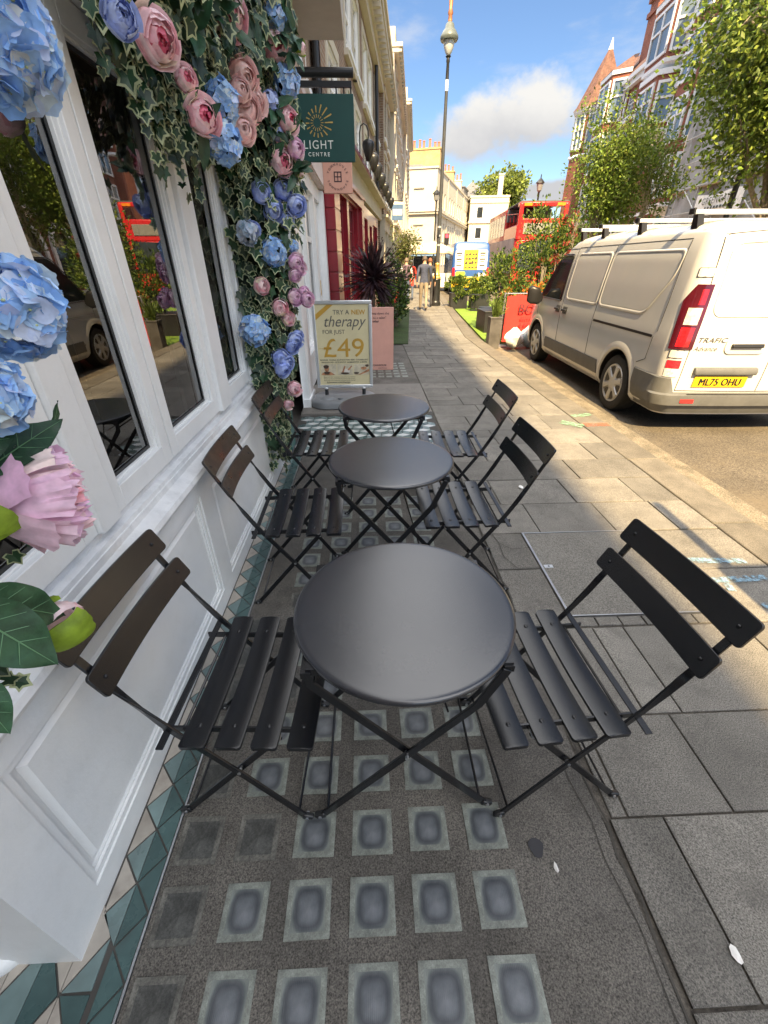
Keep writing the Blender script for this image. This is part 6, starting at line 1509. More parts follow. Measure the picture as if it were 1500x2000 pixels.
# ------------------------------------------------------------------ right side of the street
NR = V((math.cos(rad(6)), -math.sin(rad(6)), 0)); DR = V((math.sin(rad(6)), math.cos(rad(6)), 0))
def RWp(s, z=0.): return NR*14 + DR*s + V((0, 0, z))
rb = thing('mansion_block', 'red brick mansion block with white bay windows, tiled turret and tall chimneys', 'building', RWp(28), BA)
wf = mat('pale blue white joinery', (.62, .65, .68), .45, var=.04)
skyglass = mat('window reflecting sky', (.10, .14, .19), .05, var=.4, vscale=.4, spec=1.)
EAV = 11.7; L = 19.5
cols = [1.2, 3.4, 8.4, 10.4, 16.8]
fl_ = [(4.6, 6.4), (7.4, 9.2), (9.9, 11.2)]
mb = MB(); wall(mb, 0, L, 0, EAV, [(a, a+1.2, c, d_) for a in cols for c, d_ in fl_]+[(1, 3.2, .3, 3.2), (4.4, 6.8, .3, 3.2), (8.4, 10.8, .3, 3.2)], 0, .15, 0, 0, -1)
mb.poly([(0, 0, 0), (9, 0, 0), (9, 0, EAV), (0, 0, EAV)]); mb.poly([(0, L, 0), (9, L, 0), (9, L, EAV), (0, L, EAV)]); mb.build('wall', M['redbrick'], rb, recalc=False)
mb = MB(); mb.bx(.4, 8.5, .1, L-.1, 0, EAV-.1); mb.build('core', M['darkint'], rb)
for a in cols:
    for c, d_ in fl_: sash(rb, a, a+1.2, c, d_, .12, -1, 2, 3, .1, wf, skyglass)
mb = MB()
for z in (3.95, 6.95, 9.6): mb.bx(-.10, .02, -.02, L+.02, z, z+.18)
mb.bx(-.45, .3, -.1, L+.1, EAV, EAV+.22); mb.bx(-.3, .3, -.05, L+.05, EAV-.3, EAV-.003); mb.build('stone_bands', wf, rb)
mb = MB()
for (a, b) in ((1, 3.2), (4.4, 6.8), (8.4, 10.8)):                 # white arches over the shop openings
    c = (a+b)/2; R0 = (b-a)/2
    for k in range(12):
        t0, t1 = math.pi*k/12, math.pi*(k+1)/12
        q = [(c+r*math.cos(t), 2.2+r*math.sin(t)*1.0) for r, t in ((R0, t0), (R0+.32, t0), (R0+.32, t1), (R0, t1))]
        mb.prism(q, lambda u, v, d_: (d_, u, v), -.12, .05)
    mb.bx(-.12, .05, a-.32, a, 0, 2.2); mb.bx(-.12, .05, b, b+.32, 0, 2.2)
mb.build('arch', wf, rb)
mb = MB()
for (a, b) in ((1, 3.2), (4.4, 6.8), (8.4, 10.8)): mb.poly([(.14, a, .3), (.14, b, .3), (.14, b, 3.2), (.14, a, 3.2)])
mb.build('shop_glass', M['darkglass'], rb, recalc=False)
mb = MB(); mb.bx(-.35, -.12, .4, 2.1, 3.28, 3.85); q = mb.build('shop_sign', mat('teal shop sign', (.02, .16, .17), .5), rb)
mb = MB(); mb.bx(-.355, -.351, .8, 1.7, 3.42, 3.6); mb.bx(-.355, -.351, 1.0, 1.5, 3.65, 3.72); mb.build('sign_mark', M['white'], q)
def bay(s0, s1, z0, z1, proj, roof_h, lab):
    """canted bay with white windows between brick piers, a moulded base and a hipped tile roof"""
    w_ = s1-s0; e = .55; P_ = [(0, s0), (-proj, s0+e), (-proj, s1-e), (0, s1)]
    mb = MB(); mb.loft([[(x, y, z0) for x, y in P_], [(x, y, z1) for x, y in P_]], True, True); b = mb.build('bay', M['redbrick'], rb)
    mb = MB()
    for z, k in ((z0-.35, .55), (z0-.2, .8), (z0, 1.06), (z0+.12, 1.06)): pass
    mb.loft([[(x*k, (s0+s1)/2+(y-(s0+s1)/2)*(.55+.45*k), z) for x, y in P_] for z, k in ((z0-.55, .3), (z0-.3, .75), (z0-.15, 1.08), (z0+.02, 1.10))], True, True)
    mb.build('bay_base', wf, b); mb = MB(); mb.loft([[(x*1.08, (s0+s1)/2+(y-(s0+s1)/2)*1.05, z) for x, y in P_] for z in (z1-.02, z1+.22)], True, True); mb.build('bay_cornice', wf, b)
    n = max(1, int(round((z1-z0)/2.6)))
    for f in range(n):
        a, c = z0+.25+(z1-z0)/n*f, z0-.25+(z1-z0)/n*(f+1)
        for (p, q_) in zip(P_, P_[1:]):
            p3, q3 = V((p[0], p[1], 0)), V((q_[0], q_[1], 0)); d_ = (q3-p3).normalized(); ln = (q3-p3).length; o = V((-d_.y, d_.x, 0)); o = -o if o.x > 0 and abs(o.x) > .3 else o
            if (p3+q3).x/2*o.x < 0 and abs(o.x) > .2: o = -o
            if o.x > 0: o = -o
            m1 = MB(); g1 = MB(); i0, i1 = .10, ln-.10
            def pt(u, z, off): return p3+d_*u+o*off+V((0, 0, z))
            def fr_(u0, u1, c0, c1):
                m1.loft([[pt(u0, c0, .0), pt(u1, c0, 0.), pt(u1, c1, 0.), pt(u0, c1, 0.)], [pt(u0, c0, .09), pt(u1, c0, .09), pt(u1, c1, .09), pt(u0, c1, .09)]], True, True)
            fr_(i0, i0+.12, a, c); fr_(i1-.12, i1, a, c); fr_(i0+.12, i1-.12, a, a+.12); fr_(i0+.12, i1-.12, c-.12, c); fr_(i0+.12, i1-.12, (a*.4+c*.6)-.05, (a*.4+c*.6)+.05)
            if ln > 1.3: fr_(ln/2-.05, ln/2+.05, a+.12, c-.12)
            w1 = m1.build('window', wf, b); g1.poly([pt(i0, a, .03), pt(i1, a, .03), pt(i1, c, .03), pt(i0, c, .03)]); g1.build('pane', skyglass, w1, recalc=False)
    if roof_h:
        mb = MB(); yc = (s0+s1)/2
        mb.loft([[(x*1.1, yc+(y-yc)*1.06, z1+.22) for x, y in P_], [(x*.25+.6, yc+(y-yc)*.45, z1+.22+roof_h) for x, y in P_]], True, True); mb.build('bay_roof', M['tile_roof'], b)
    return b
bay(4.4, 7.6, 8.0, 10.3, 1.0, 0, 'oriel'); bay(4.3, 7.9, 10.9, 13.4, .9, 1.6, 'upper'); bay(.2, 3.0, 4.2, 13.6, .9, 1.8, 'near'); bay(12.0, 15.2, 4.2, 12.4, 1.0, 0.9, 'far')
# octagonal turret at the far corner with a steep tiled cap
mb = MB(); tx, ts_ = -.1, 17.0
mb.lathe([(1.65, 0), (1.65, 11.2)], (tx, ts_, 0), 8); tu = mb.build('turret', M['redbrick'], rb)
mb = MB(); mb.lathe([(1.95, 11.55), (1.75, 11.8), (1.25, 12.8), (.25, 14.75), (.14, 14.95)], (tx, ts_, 0), 8); mb.build('turret_cap', M['tile_roof'], tu)
mb = MB(); mb.lathe([(.20, 14.9), (.15, 15.05), (.03, 15.55), (.001, 15.57)], (tx, ts_, 0), 8); mb.build('finial', wf, tu); mb = MB(); mb.lathe([(1.68, 11.2), (1.85, 11.35), (1.97, 11.548), (1.6, 11.549)], (tx, ts_, 0), 8); mb.lathe([(1.68, 8.6), (1.76, 8.7), (1.68, 8.85)], (tx, ts_, 0), 8)
for k in range(8):
    a = 2*math.pi*(k+.5)/8+math.pi/8*0; c = V((tx+1.535*math.cos(a), ts_+1.535*math.sin(a), 0)); t_ = V((-math.sin(a), math.cos(a), 0)); o = V((math.cos(a), math.sin(a), 0))
    for u0, u1, z0, z1 in ((-.5, -.4, 9.2, 11.1), (.4, .5, 9.2, 11.1), (-.05, .05, 9.2, 11.1), (-.5, .5, 9.1, 9.2), (-.5, .5, 11.1, 11.19), (-.4, .4, 10.3, 10.38)):
        mb.loft([[c+t_*u0+o*.0+V((0, 0, z0)), c+t_*u1+o*.0+V((0, 0, z0)), c+t_*u1+V((0, 0, z1)), c+t_*u0+V((0, 0, z1))], [c+t_*u0+o*.1+V((0, 0, z0)), c+t_*u1+o*.1+V((0, 0, z0)), c+t_*u1+o*.1+V((0, 0, z1)), c+t_*u0+o*.1+V((0, 0, z1))]], True, True)
mb.build('turret_trim', wf, tu)
mb = MB()
for k in range(8):
    a = 2*math.pi*(k+.5)/8; c = V((tx+1.56*math.cos(a), ts_+1.56*math.sin(a), 0)); t_ = V((-math.sin(a), math.cos(a), 0)); mb.poly([c-t_*.42+V((0, 0, 9.2)), c+t_*.42+V((0, 0, 9.2)), c+t_*.42+V((0, 0, 11.1)), c-t_*.42+V((0, 0, 11.1))])
mb.build('turret_panes', skyglass, tu, recalc=False)
mb = MB(); mb.loft([[(-.35, -.1, EAV+.22), (-.35, L+.1, EAV+.22), (9, L+.1, EAV+.22), (9, -.1, EAV+.22)], [(2.2, .6, EAV+3.0), (2.2, L-2, EAV+3.0), (7, L-2, EAV+3.0), (7, .6, EAV+3.0)]], True, True); mb.build('roof', M['tile_roof'], rb)
for (s, x, h, w_) in ((11.2, .5, 15.6, 1.3), (4.9, 1.6, 17.2, 1.6), (-.2, 1.8, 17.0, 1.8)):
    mb = MB(); mb.bx(x, x+.9, s, s+w_, EAV, h); mb.bx(x-.1, x+1.0, s-.1, s+w_+.1, h-.7, h-.45); mb.bx(x-.14, x+1.04, s-.14, s+w_+.14, h, h+.2); ch = mb.build('chimney', M['redbrick'], rb)
    for k in range(3):
        mb = MB(); mb.lathe([(.13, h+.2), (.12, h+.75), (.15, h+.8), (.15, h+.86)], (x+.45, s+w_*(k+.5)/3, 0), 10); mb.build('chimney_pot', M['terracotta'], ch)
mb = MB()
for s in (7.95, 11.6, 15.5): mb.tube([(-.12, s, .1), (-.12, s, EAV)], .07, 8)
mb.build('drainpipe', wf, rb)

# building wrapped in scaffold sheeting
sc = thing('scaffold', 'building wrapped in grey scaffold sheeting with a white lettered banner', 'scaffold', RWp(9), BA)
sheet = mat('grey debris netting', (.27, .275, .28), .8, var=.14, vscale=1.5, bump=.4, bscale=3, fine=.1, fscale=40)
mb = MB(); L2 = 18.9
mb.grid(lambda u, v: V((-.9+.12*math.sin(u*40+v*2)*math.sin(v*9), L2*u, 2.6+9.6*v)), 60, 16); mb.grid(lambda u, v: V((-.9+1.0*u, L2+.06*math.sin(v*20), 2.6+9.6*v)), 4, 12); mb.build('sheeting', sheet, sc, recalc=False, smooth=80)
mb = MB()
for s in [1.8*k for k in range(11)]:
    for x in (-1.05, .0): mb.tube([(x, s, 0), (x, s, 12.6)], .03, 6)
for z in (2.5, 4.5, 6.5, 8.5, 10.5):
    mb.tube([(-1.07, 0, z), (-1.07, L2, z)], .03, 6); mb.tube([(-1.07, 0, z+1), (-1.07, L2, z+1)], .022, 6)
for k in range(5): mb.tube([(-1.08, 3.6*k, 2.5), (-1.08, 3.6*k+3.0, 4.5)], .025, 6)
mb.build('poles', mat('galvanised pole', (.42, .43, .43), .45, metal=.4), sc)
mb = MB(); mb.bx(-1.0, .1, 0, L2, 2.42, 2.47); mb.bx(-1.0, .1, 0, L2, 4.42, 4.46); mb.build('boards', mat('scaffold board', (.36, .27, .17), .8), sc)
mb = MB(); mb.bx(.2, 8, 0, L2, 0, 12.2); mb.build('building', M['brick'], sc)
mb = MB(); mb.bx(.12, .195, .3, L2-.3, .3, 2.4); mb.build('shop_window', M['darkglass'], sc)
mb = MB(); mb.grid(lambda u, v: V((-1.14+.03*math.sin(u*12), 12.5+3.3*u, 3.30+.72*v+.05*math.sin(u*8))), 16, 3); bnr = mb.build('banner', mat('white banner', (.68, .68, .66), .7), sc, recalc=False)
mb = MB(); mb.text('GREENGATE', (-1.19, 14.15, 3.66), (0, -1, 0), (0, 0, 1), .36, spacing=1.1)
for k in range(9): mb.bx(-1.195, -1.19, 13.0+.22*k, 13.14+.22*k, 3.46, 3.56)
mb.build('lettering', mat('banner ink', (.05, .06, .06), .7), bnr, recalc=False)

# ------------------------------------------------------------------ far end of the street
ct = thing('stucco_terrace', 'long white stucco terrace with a blank gable end at the far end of the street', 'terrace', (9., 64, 0), rad(-18.4))
H0 = 11.3; LT = 66
cc = [1.6+2.15*k for k in range(30)]; ff = [(1.2, 2.9), (4.0, 6.1), (7.6, 9.4)]
mb = MB(); wall(mb, 0, LT, 0, H0, [(a, a+.95, c, d_) for a in cc for c, d_ in ff], 0, .2)
wall2 = [(-6.6, -5.3), (-2.9, -1.6)]
mb.poly([(0, 0, 0), (-11, 0, 0), (-11, 0, H0), (0, 0, H0)]); mb.poly([(0, 0, H0), (0, LT, H0), (-11, LT, H0), (-11, 0, H0)]); mb.poly([(0, LT, 0), (-11, LT, 0), (-11, LT, H0), (0, LT, H0)])
mb.build('wall', M['creamsun'], ct, recalc=False)
mb = MB(); mb.bx(-10, -.3, .2, LT-.2, 0, H0-.1); mb.build('core', M['darkint'], ct)
mb = MB(); mb.bx(-11, .30, -.30, LT+.2, 6.75, 6.98); mb.bx(-11, .42, -.42, LT+.3, 6.983, 7.12); mb.bx(-11, .12, -.12, LT+.1, H0-.03, H0+.16); mb.bx(-11, .2, -.2, LT, 3.3, 3.45)
for k in range(1, 8): mb.bx(-.02, .10, 8.6*k-.2, 8.6*k+.1, 3.5, H0-.1)
mb.build('cornice', M['creamsun'], ct)
for a in cc:
    for c, d_ in ff: sash(ct, a, a+.95, c, d_, -.16, 1, 2, 4, .08, wf, M['blind'] if int(a*7) % 3 else skyglass)
mb = MB()
for a, b in wall2:
    for z in (9.35, 5.6, 4.0, 2.6): mb.bx(a, b, -.14, .02, z, z+.10)
mb.build('blind_sill', mat('grey sill', (.30, .28, .24), .8), ct)
w1 = MB(); w1.bx(-2.85, -1.65, -.06, .02, 1.35, 2.5); w1 = w1.build('window', wf, ct)
gg = MB()
for i in range(3):
    for j in range(2): gg.poly([(-2.77+.38*i, -.062, 1.43+.54*j), (-2.77+.38*i+.3, -.062, 1.43+.54*j), (-2.77+.38*i+.3, -.062, 1.43+.54*j+.45), (-2.77+.38*i, -.062, 1.43+.54*j+.45)])
gg.build('pane', M['darkglass'], w1, recalc=False)
mb = MB(); mb.loft([[(-9, 1, H0+.12), (-.9, 1, H0+.12), (-.9, LT-1, H0+.12), (-9, LT-1, H0+.12)], [(-5.6, 4, H0+1.2), (-3.6, 4, H0+1.2), (-3.6, LT-4, H0+1.2), (-5.6, LT-4, H0+1.2)]], True, True); mb.build('roof', M['slate'], ct)
def stack(x0, x1, y0, y1, z1, n, m):
    mb = MB(); mb.bx(x0, x1, y0, y1, H0, z1); mb.bx(x0-.08, x1+.08, y0-.08, y1+.08, z1, z1+.18); ch = mb.build('chimney_stack', m, ct)
    for k in range(n):
        mb = MB(); h = .95*tr.uniform(.6, 1.15); u = (k+.5+tr.uniform(-.2, .2))/n
        c = (x0+(x1-x0)*u, (y0+y1)/2) if x1-x0 > y1-y0 else ((x0+x1)/2, y0+(y1-y0)*u)
        mb.lathe([(.17, z1+.18), (.14, z1+.18+h*.9), (.18, z1+.18+h*.92), (.17, z1+.18+h)], (c[0], c[1], 0), 10); mb.build('chimney_pot', M['terracotta'], ch)
stack(-6.5, -.4, 3.2, 4.4, 13.6, 10, M['yellowbrick']); stack(-4.2, -.8, 18, 19.2, 13.4, 6, M['yellowbrick']); stack(-4.2, -.8, 27, 28.2, 13.4, 6, M['creamsun']); stack(-4, -.8, 44, 45.2, 13.4, 5, M['yellowbrick'])
for k, (y, lw) in enumerate(((33, 6), (46, 8))):
    mb = MB(); mb.bx(-4, -1.0, y, y+lw, H0, H0+2.0); mb.bx(-4.2, -.85, y-.2, y+lw+.2, H0+2.0, H0+2.15); mb.build('dormer', M['slate'], ct)
c2 = thing('corner_villa', 'square cream villa with a parapet and grey hipped roof behind, right of the terrace', 'house', (22.8, 92, 0), rad(-8))
mb = MB(); mb.bx(-3.6, 3.2, 0, 8, 0, 11.4); mb.bx(-3.7, 3.3, -.1, 8.1, 11.4, 11.7); mb.bx(-3.75, 3.35, -.2, 8.1, 7.6, 7.95); mb.bx(-3.65, 3.25, -.12, 8.1, 10.6, 10.75); mb.bx(1.1, 1.9, .5, 1.3, 11.7, 14.6); mb.bx(1.0, 2.0, .4, 1.4, 14.6, 14.8); mb.build('wall', M['creamsun'], c2)
for a, c in ((-2.4, 8.3), (-2.4, 5.2), (.6, 5.2)):
    mb = MB(); mb.bx(a, a+1.2, -.06, .0, c, c+1.8); w1 = mb.build('window', wf, c2); mb = MB(); mb.poly([(a+.1, -.062, c+.1), (a+1.1, -.062, c+.1), (a+1.1, -.062, c+1.7), (a+.1, -.062, c+1.7)]); mb.build('pane', M['darkglass'], w1, recalc=False)
mb = MB(); mb.bx(-2.6, -.9, -.08, .0, 1.6, 3.9); mb.build('ochre_blind', mat('ochre blind', (.50, .28, .05), .7), c2)
mb = MB(); mb.bx(-5.2, -.2, 10, 15, 0, 12.6); mb.build('rear_wall', M['creamsun'], c2); mb = MB(); mb.loft([[(-5.6, 9.6, 12.6), (.2, 9.6, 12.6), (.2, 15.4, 12.6), (-5.6, 15.4, 12.6)], [(-2.9, 12.3, 15.2), (-2.5, 12.3, 15.2), (-2.5, 12.7, 15.2), (-2.9, 12.7, 15.2)]], True, True); mb.build('roof', M['slate'], c2)
for a in (-4.2, -2.2):
    mb = MB(); mb.bx(a, a+1.1, 9.93, 10, 10.3, 12.1); mb.build('window', M['darkglass'], c2)
tree('plane_tree', 'big rounded green tree on the skyline between the villa and the red bus', (27., 100, 0), (27, 100, 9), .5, ((27., 100, 11.6), (5.2, 4.5, 5.4)), 46, 34, .62, [M['lf_far'], M['lf_tree2']], M['bark'], mix=(0, 0, 1), n_sub=6, asp=.7)

# ------------------------------------------------------------------ red open-top bus
bu = thing('double_decker_bus', 'red open top double decker tour bus with pale advert sides beyond the shrubs', 'bus', (9.25, 26.0, -.1), rad(-6))
redm = mat('bus red paint', (.52, .018, .022), .3, coat=.4, var=.05); W2, LB = 1.25, 10.4
mb = MB()
for (y0, y1, z0, z1) in ((0, LB, .35, 2.62), (3.6, LB, 2.62, 4.25)): 
    q = rrect(2*W2, y1-y0, .22, 5, 0, (y0+y1)/2); mb.loft([[V((a, b, z)) for a, b in q] for z in (z0, z1)], True, True)
mb.bx(-W2, -W2+.08, 0.1, 3.7, 2.62, 3.30); mb.bx(W2-.08, W2, .1, 3.7, 2.62, 3.30); mb.bx(-W2+.1, W2-.1, .0, .08, 2.62, 3.55)
for x in (-W2+.12, W2-.12): mb.bx(x-.1, x+.1, -.02, .12, 2.62, 4.2)
mb.bx(-W2, W2, .0, .5, 4.05, 4.25); body_b = mb.build('body', redm, bu, bevel=.05)
mb = MB(); mb.bx(-W2+.05, W2-.05, .02, 3.9, 4.255, 4.30); mb.bx(-W2+.02, W2-.02, 3.2, 3.6, 3.6, 4.2); mb.build('canopy', mat('dark bus roof', (.10, .11, .12), .5), bu)
mb = MB(); mb.bx(-W2+.32, W2-.42, -.035, -.005, 2.86, 3.34); mb.build('upper_rear_window', mat('dusty grey window', (.22, .22, .21), .35), bu, bevel=.02)
mb = MB(); mb.loft([[V((x, y, z)) for x, z in ((-W2+.22, 1.2), (W2-.22, 1.2), (W2-.22, 2.62), (-W2+.62, 2.55), (-W2+.2, 2.42))] for y in (-.03, -.004)], True, True); mb.build('lower_rear_window', M['darkglass'], bu)
mb = MB(); mb.bx(-W2-.012, -W2-.002, .35, LB-.6, 1.05, 2.72); mb.build('side_advert', mat('faded pink advert vinyl', (.50, .36, .31), .6, var=.2, vscale=1.2), bu)
for k in range(6):
    mb = MB(); y = 3.9+1.05*k; mb.bx(-W2-.012, -W2-.002, y, y+.92, 2.95, 4.0); mb.build('side_window', mat('pale bus window', (.40, .42, .38), .15, var=.3) if k == 0 else bpy.data.materials['pale bus window'], bu)
mb = MB()
for y in (.4, 1.4, 2.4, 3.4): mb.tube([(-W2+.04, y, 3.3), (-W2+.04, y, 3.75)], .025, 6)
mb.tube([(-W2+.04, .1, 3.75), (-W2+.04, 3.6, 3.98)], .025, 6); mb.build('handrail', redm, bu)
for s in (-1, 1):
    for z in (2.98, 2.72):
        mb = MB(); mb.lathe([(.001, -.02), (.07, -.02), (.08, 0)], (0, 0, 0), 14); mb.v = [(s*(W2-.17)+x, -.0+z_*1.0-.01, z+y) for x, y, z_ in mb.v]; mb.build('rear_lamp', mat('bus lamp', (.6, .05, .05), .2) if (s, z) == (-1, 2.98) else bpy.data.materials['bus lamp'], bu)
    mb = MB(); mb.bx(s*(W2-.42)-.2, s*(W2-.42)+.2, -.03, .0, 4.08, 4.2); mb.build('orange_lamp', mat('amber lamp', (.75, .24, .02), .3) if s < 0 else bpy.data.materials['amber lamp'], bu)
for y in (2.2, 8.0):
    for s in (-1, 1):
        mb = MB(); mb.tube([(s*.95, y, .48), (s*1.262, y, .48)], .48, 24); mb.build('wheel', rubber, bu)

# ------------------------------------------------------------------ blue minibus with adverts on its back window
bm_ = thing('blue_minibus', 'blue minibus parked at the kerb with white and yellow adverts over its rear window', 'minibus', (5.75, 26.2, -.1), rad(-5))
blue = mat('royal blue paint', (.035, .10, .32), .25, coat=.5, var=.06); mb = MB(); R_ = []
for z, k, y0 in ((.28, .96, .05), (.4, 1., 0), (1.2, 1., 0), (2.0, .965, .07), (2.35, .93, .13), (2.50, .86, .22), (2.56, .70, .40), (2.58, .4, .8)):
    R_.append([V((a*k, b, z)) for a, b in rrect(2.06, 5.4-y0*2, .16, 5, 0, 2.7)])
mb.loft(R_, True, True); mb.build('body', blue, bm_, smooth=40)
def rp(x, z): y = tab([(0, .0), (1.2, 0), (2.0, .07), (2.35, .13)], z); return V((x, y-.012, z))
def rpatch(name, x0, x1, z0, z1, m, off=0., par=None, r=.08):
    mb = MB(); q = rrect(x1-x0, z1-z0, r, 4, (x0+x1)/2, (z0+z1)/2); mb.poly([rp(a, b)-V((0, off, 0)) for a, b in q]); return mb.build(name, m, par or bm_, recalc=False)
aw = rpatch('rear_advert', -.86, .86, 1.25, 2.18, mat('white advert vinyl', (.74, .74, .70), .4, var=.03)); 
ay = rpatch('advert_panel', -.40, .36, 1.25, 2.18, mat('yellow advert vinyl', (.72, .42, .02), .45, var=.05), .002, r=.01)
mb = MB(); k_ = 0
for z in (1.98, 1.78, 1.58, 1.36):
    for j in range(4): blob(mb, (-.25+.17*j+tr.uniform(-.03, .03), z+tr.uniform(-.02, .02)), tr.uniform(.05, .085), tr.uniform(.045, .075), 0, rp(0, z).y-.005, 9, tr.uniform(0, 6), .4)
mb.build('yellow_print', mat('advert ink', (.05, .045, .04), .6), aw, recalc=False); mb = MB()
for x in (-.66, .60):
    for z in (2.0, 1.72, 1.42): mb.bx(x-.15, x+.15, rp(0, z).y-.006, rp(0, z).y-.003, z, z+.06); mb.bx(x-.11, x+.12, rp(0, z).y-.006, rp(0, z).y-.003, z-.10, z-.06)
mb.build('white_print', bpy.data.materials['advert ink'], aw, recalc=False)
rpatch('green_logo', -.82, -.28, .95, 1.17, mat('lime vinyl', (.40, .62, .06), .5), .001); rpatch('white_label', .42, .88, .93, 1.10, bpy.data.materials['white advert vinyl'], .001, r=.03)
mb = MB(); mb.bx(-1.0, 1.0, -.05, .10, .38, .92); mb.build('yellow_bumper', mat('yellow paint', (.72, .46, .02), .4), bm_, bevel=.04)
for s in (-1, 1): rpatch('tail_lamp', s*.93-.07, s*.93+.07, .95, 1.35, bpy.data.materials['bright red lens'], .004, r=.02)
for y in (1.0, 4.3):
    for s in (-1, 1):
        mb = MB(); mb.tube([(s*.75, y, .34), (s*1.035, y, .34)], .34, 20); mb.build('wheel', rubber, bm_)
# blue awning and stalls under the gable
aw_ = thing('shop_awning', 'pale blue shop awning and dark windows at the foot of the white gable', 'awning', (5.0, 60.5, 0), rad(-10))
mb = MB(); mb.loft([[V((-4.5, -1.6, 2.5)), V((4.2, -1.6, 2.5)), V((4.2, 0, 3.1)), V((-4.5, 0, 3.1))], [V((-4.5, -1.6, 2.15)), V((4.2, -1.6, 2.15)), V((4.2, 0, 3.0)), V((-4.5, 0, 3.0))]], True, True); mb.build('canopy', mat('blue awning cloth', (.12, .22, .40), .7, var=.15), aw_); mb = MB(); mb.bx(-4.6, 4.2, .3, .6, 0, 2.6); mb.build('shop_window', M['darkglass'], aw_)

# ------------------------------------------------------------------ street lamps
lp = thing('street_lamp', 'tall black street lamp with a fluted base and gilt collar on the left pavement', 'street lamp', (2.80, 18.8, .002))
mb = MB(); mb.lathe([(.21, 0), (.21, .12), (.19, .14), (.175, .2), (.165, .9), (.175, .93), (.16, .96)], (0, 0, 0), 20); mb.build('base', M['iron'], lp, smooth=35)
mb = MB(); mb.lathe([(.165, .96), (.17, 1.0), (.13, 1.06), (.14, 1.09), (.10, 1.16), (.085, 1.42), (.10, 1.45), (.07, 1.5)], (0, 0, 0), 20); mb.build('gilt_collar', M['gold'], lp, smooth=40)
mb = MB(); mb.lathe([(.078, 1.5), (.072, 2.6), (.06, 4.6), (.052, 6.35)], (0, 0, 0), 14); pole_b = mb.build('pole', mat('dark grey lamp paint', (.055, .058, .062), .35), lp, smooth=40)
mb = MB(); mb.lathe([(.056, 6.35), (.058, 6.62)], (0, 0, 0), 14); mb.build('pale_band', mat('pale band', (.5, .56, .6), .5), lp, smooth=40)
for z in (2.35, 2.05, 2.62):
    mb = MB(); mb.lathe([(.085, z), (.085, z+.06)], (0, 0, 0), 14); mb.build('clamp_band', M['alu'], lp)
mb = MB(); mb.bx(-.08, .0, -.14, -.085, 2.38, 2.56); mb.build('meter_box', M['iron'], lp)
mb = MB(); mb.lathe([(.055, 6.62), (.045, 7.0), (.06, 7.05), (.05, 7.12), (.09, 7.16), (.05, 7.2)], (0, 0, 0), 14); mb.build('finial_neck', M['iron'], lp, smooth=40)
mb = MB(); mb.lathe([(.05, 7.18), (.10, 7.24), (.155, 7.36), (.185, 7.50), (.17, 7.54)], (0, 0, 0), 20); mb.build('lantern_glass', mat('lantern glass', (.55, .57, .58), .15, spec=.8), lp, smooth=50)
mb = MB(); mb.lathe([(.26, 7.50), (.285, 7.55), (.28, 7.60), (.21, 7.71), (.15, 7.77), (.13, 7.86), (.06, 7.92)], (0, 0, 0), 24); mb.build('lantern_hood', mat('green grey hood', (.10, .12, .115), .35), lp, smooth=50)
mb = MB(); mb.lathe([(.07, 7.92), (.06, 8.05), (.085, 8.10), (.05, 8.2), (.065, 8.35), (.04, 8.5), (.001, 8.7)], (0, 0, 0), 14); mb.build('copper_finial', mat('copper', (.45, .19, .09), .4, metal=.5), lp, smooth=50)
def lamp(x, y, h, label, r=.06):
    t = thing('lamp_post', label, 'lamp post', (x, y, 0)); mb = MB(); mb.lathe([(r*2, 0), (r*2, .8), (r*1.1, 1.0), (r, h-.9), (r*1.4, h-.85)], (0, 0, 0), 12); mb.build('pole', M['iron'], t, smooth=40)
    mb = MB(); mb.lathe([(.05, h-.85), (.16, h-.75), (.24, h-.35), (.20, h-.33)], (0, 0, 0), 8); mb.build('lantern', mat('smoky lantern glass', (.20, .21, .22), .2) if 'smoky lantern glass' not in bpy.data.materials else bpy.data.materials['smoky lantern glass'], t)
    mb = MB(); mb.lathe([(.30, h-.36), (.28, h-.30), (.10, h-.12), (.04, h-.08), (.03, h+.1), (.001, h+.15)], (0, 0, 0), 8); mb.build('lantern_cap', M['iron'], t); return t
lamp(11.9, 35, 6.4, 'black lantern lamp post standing above the roof of the red bus'); lamp(5.75, 41, 6.5, 'slim black lantern post in front of the white gable')
lamp(11.1, 15.2, 7.6, 'dark lamp post between the right hand tree and the scaffold', .075)
tl_ = thing('traffic_light', 'red traffic signal on a black post beyond the tall lamp', 'traffic light', (6.6, 40, 0))
mb = MB(); mb.tube([(0, 0, 0), (0, 0, 2.75)], .055, 8); mb.build('post', M['iron'], tl_); mb = MB(); mb.bx(-.17, .17, -.12, .12, 2.72, 3.5); mb.build('signal_head', M['iron'], tl_, bevel=.02)
mb = MB(); mb.lathe([(.13, 0), (.10, .03), (.001, .04)], (0, 0, 0), 14); mb.v = [(x, -.12-z, 3.32+y) for x, y, z in mb.v]; mb.build('red_light', emit_mat('lit red signal', (1., .04, .05), 2.2), tl_)
def parasol(x, y, label):
    t = thing('parasol', label, 'parasol', (x, y, 0)); mb = MB(); n = 8
    mb.loft([[V((1.5*k*math.cos(a), 1.5*k*math.sin(a), z)) for a in [2*math.pi*(i+.5)/n for i in range(n)]] for k, z in ((1., 1.98), (1.0, 2.10), (.5, 2.40), (.06, 2.62))], True, False); mb.build('canopy', mat('cream canvas', (.70, .64, .46), .8), t); mb = MB(); mb.tube([(0, 0, 0), (0, 0, 2.7)], .025, 6); mb.build('pole', M['steel'], t)
parasol(4.35, 31, 'cream cafe parasol just behind the tall lamp post'); parasol(3.3, 33.5, 'cream cafe parasol farther back, above the walking man')
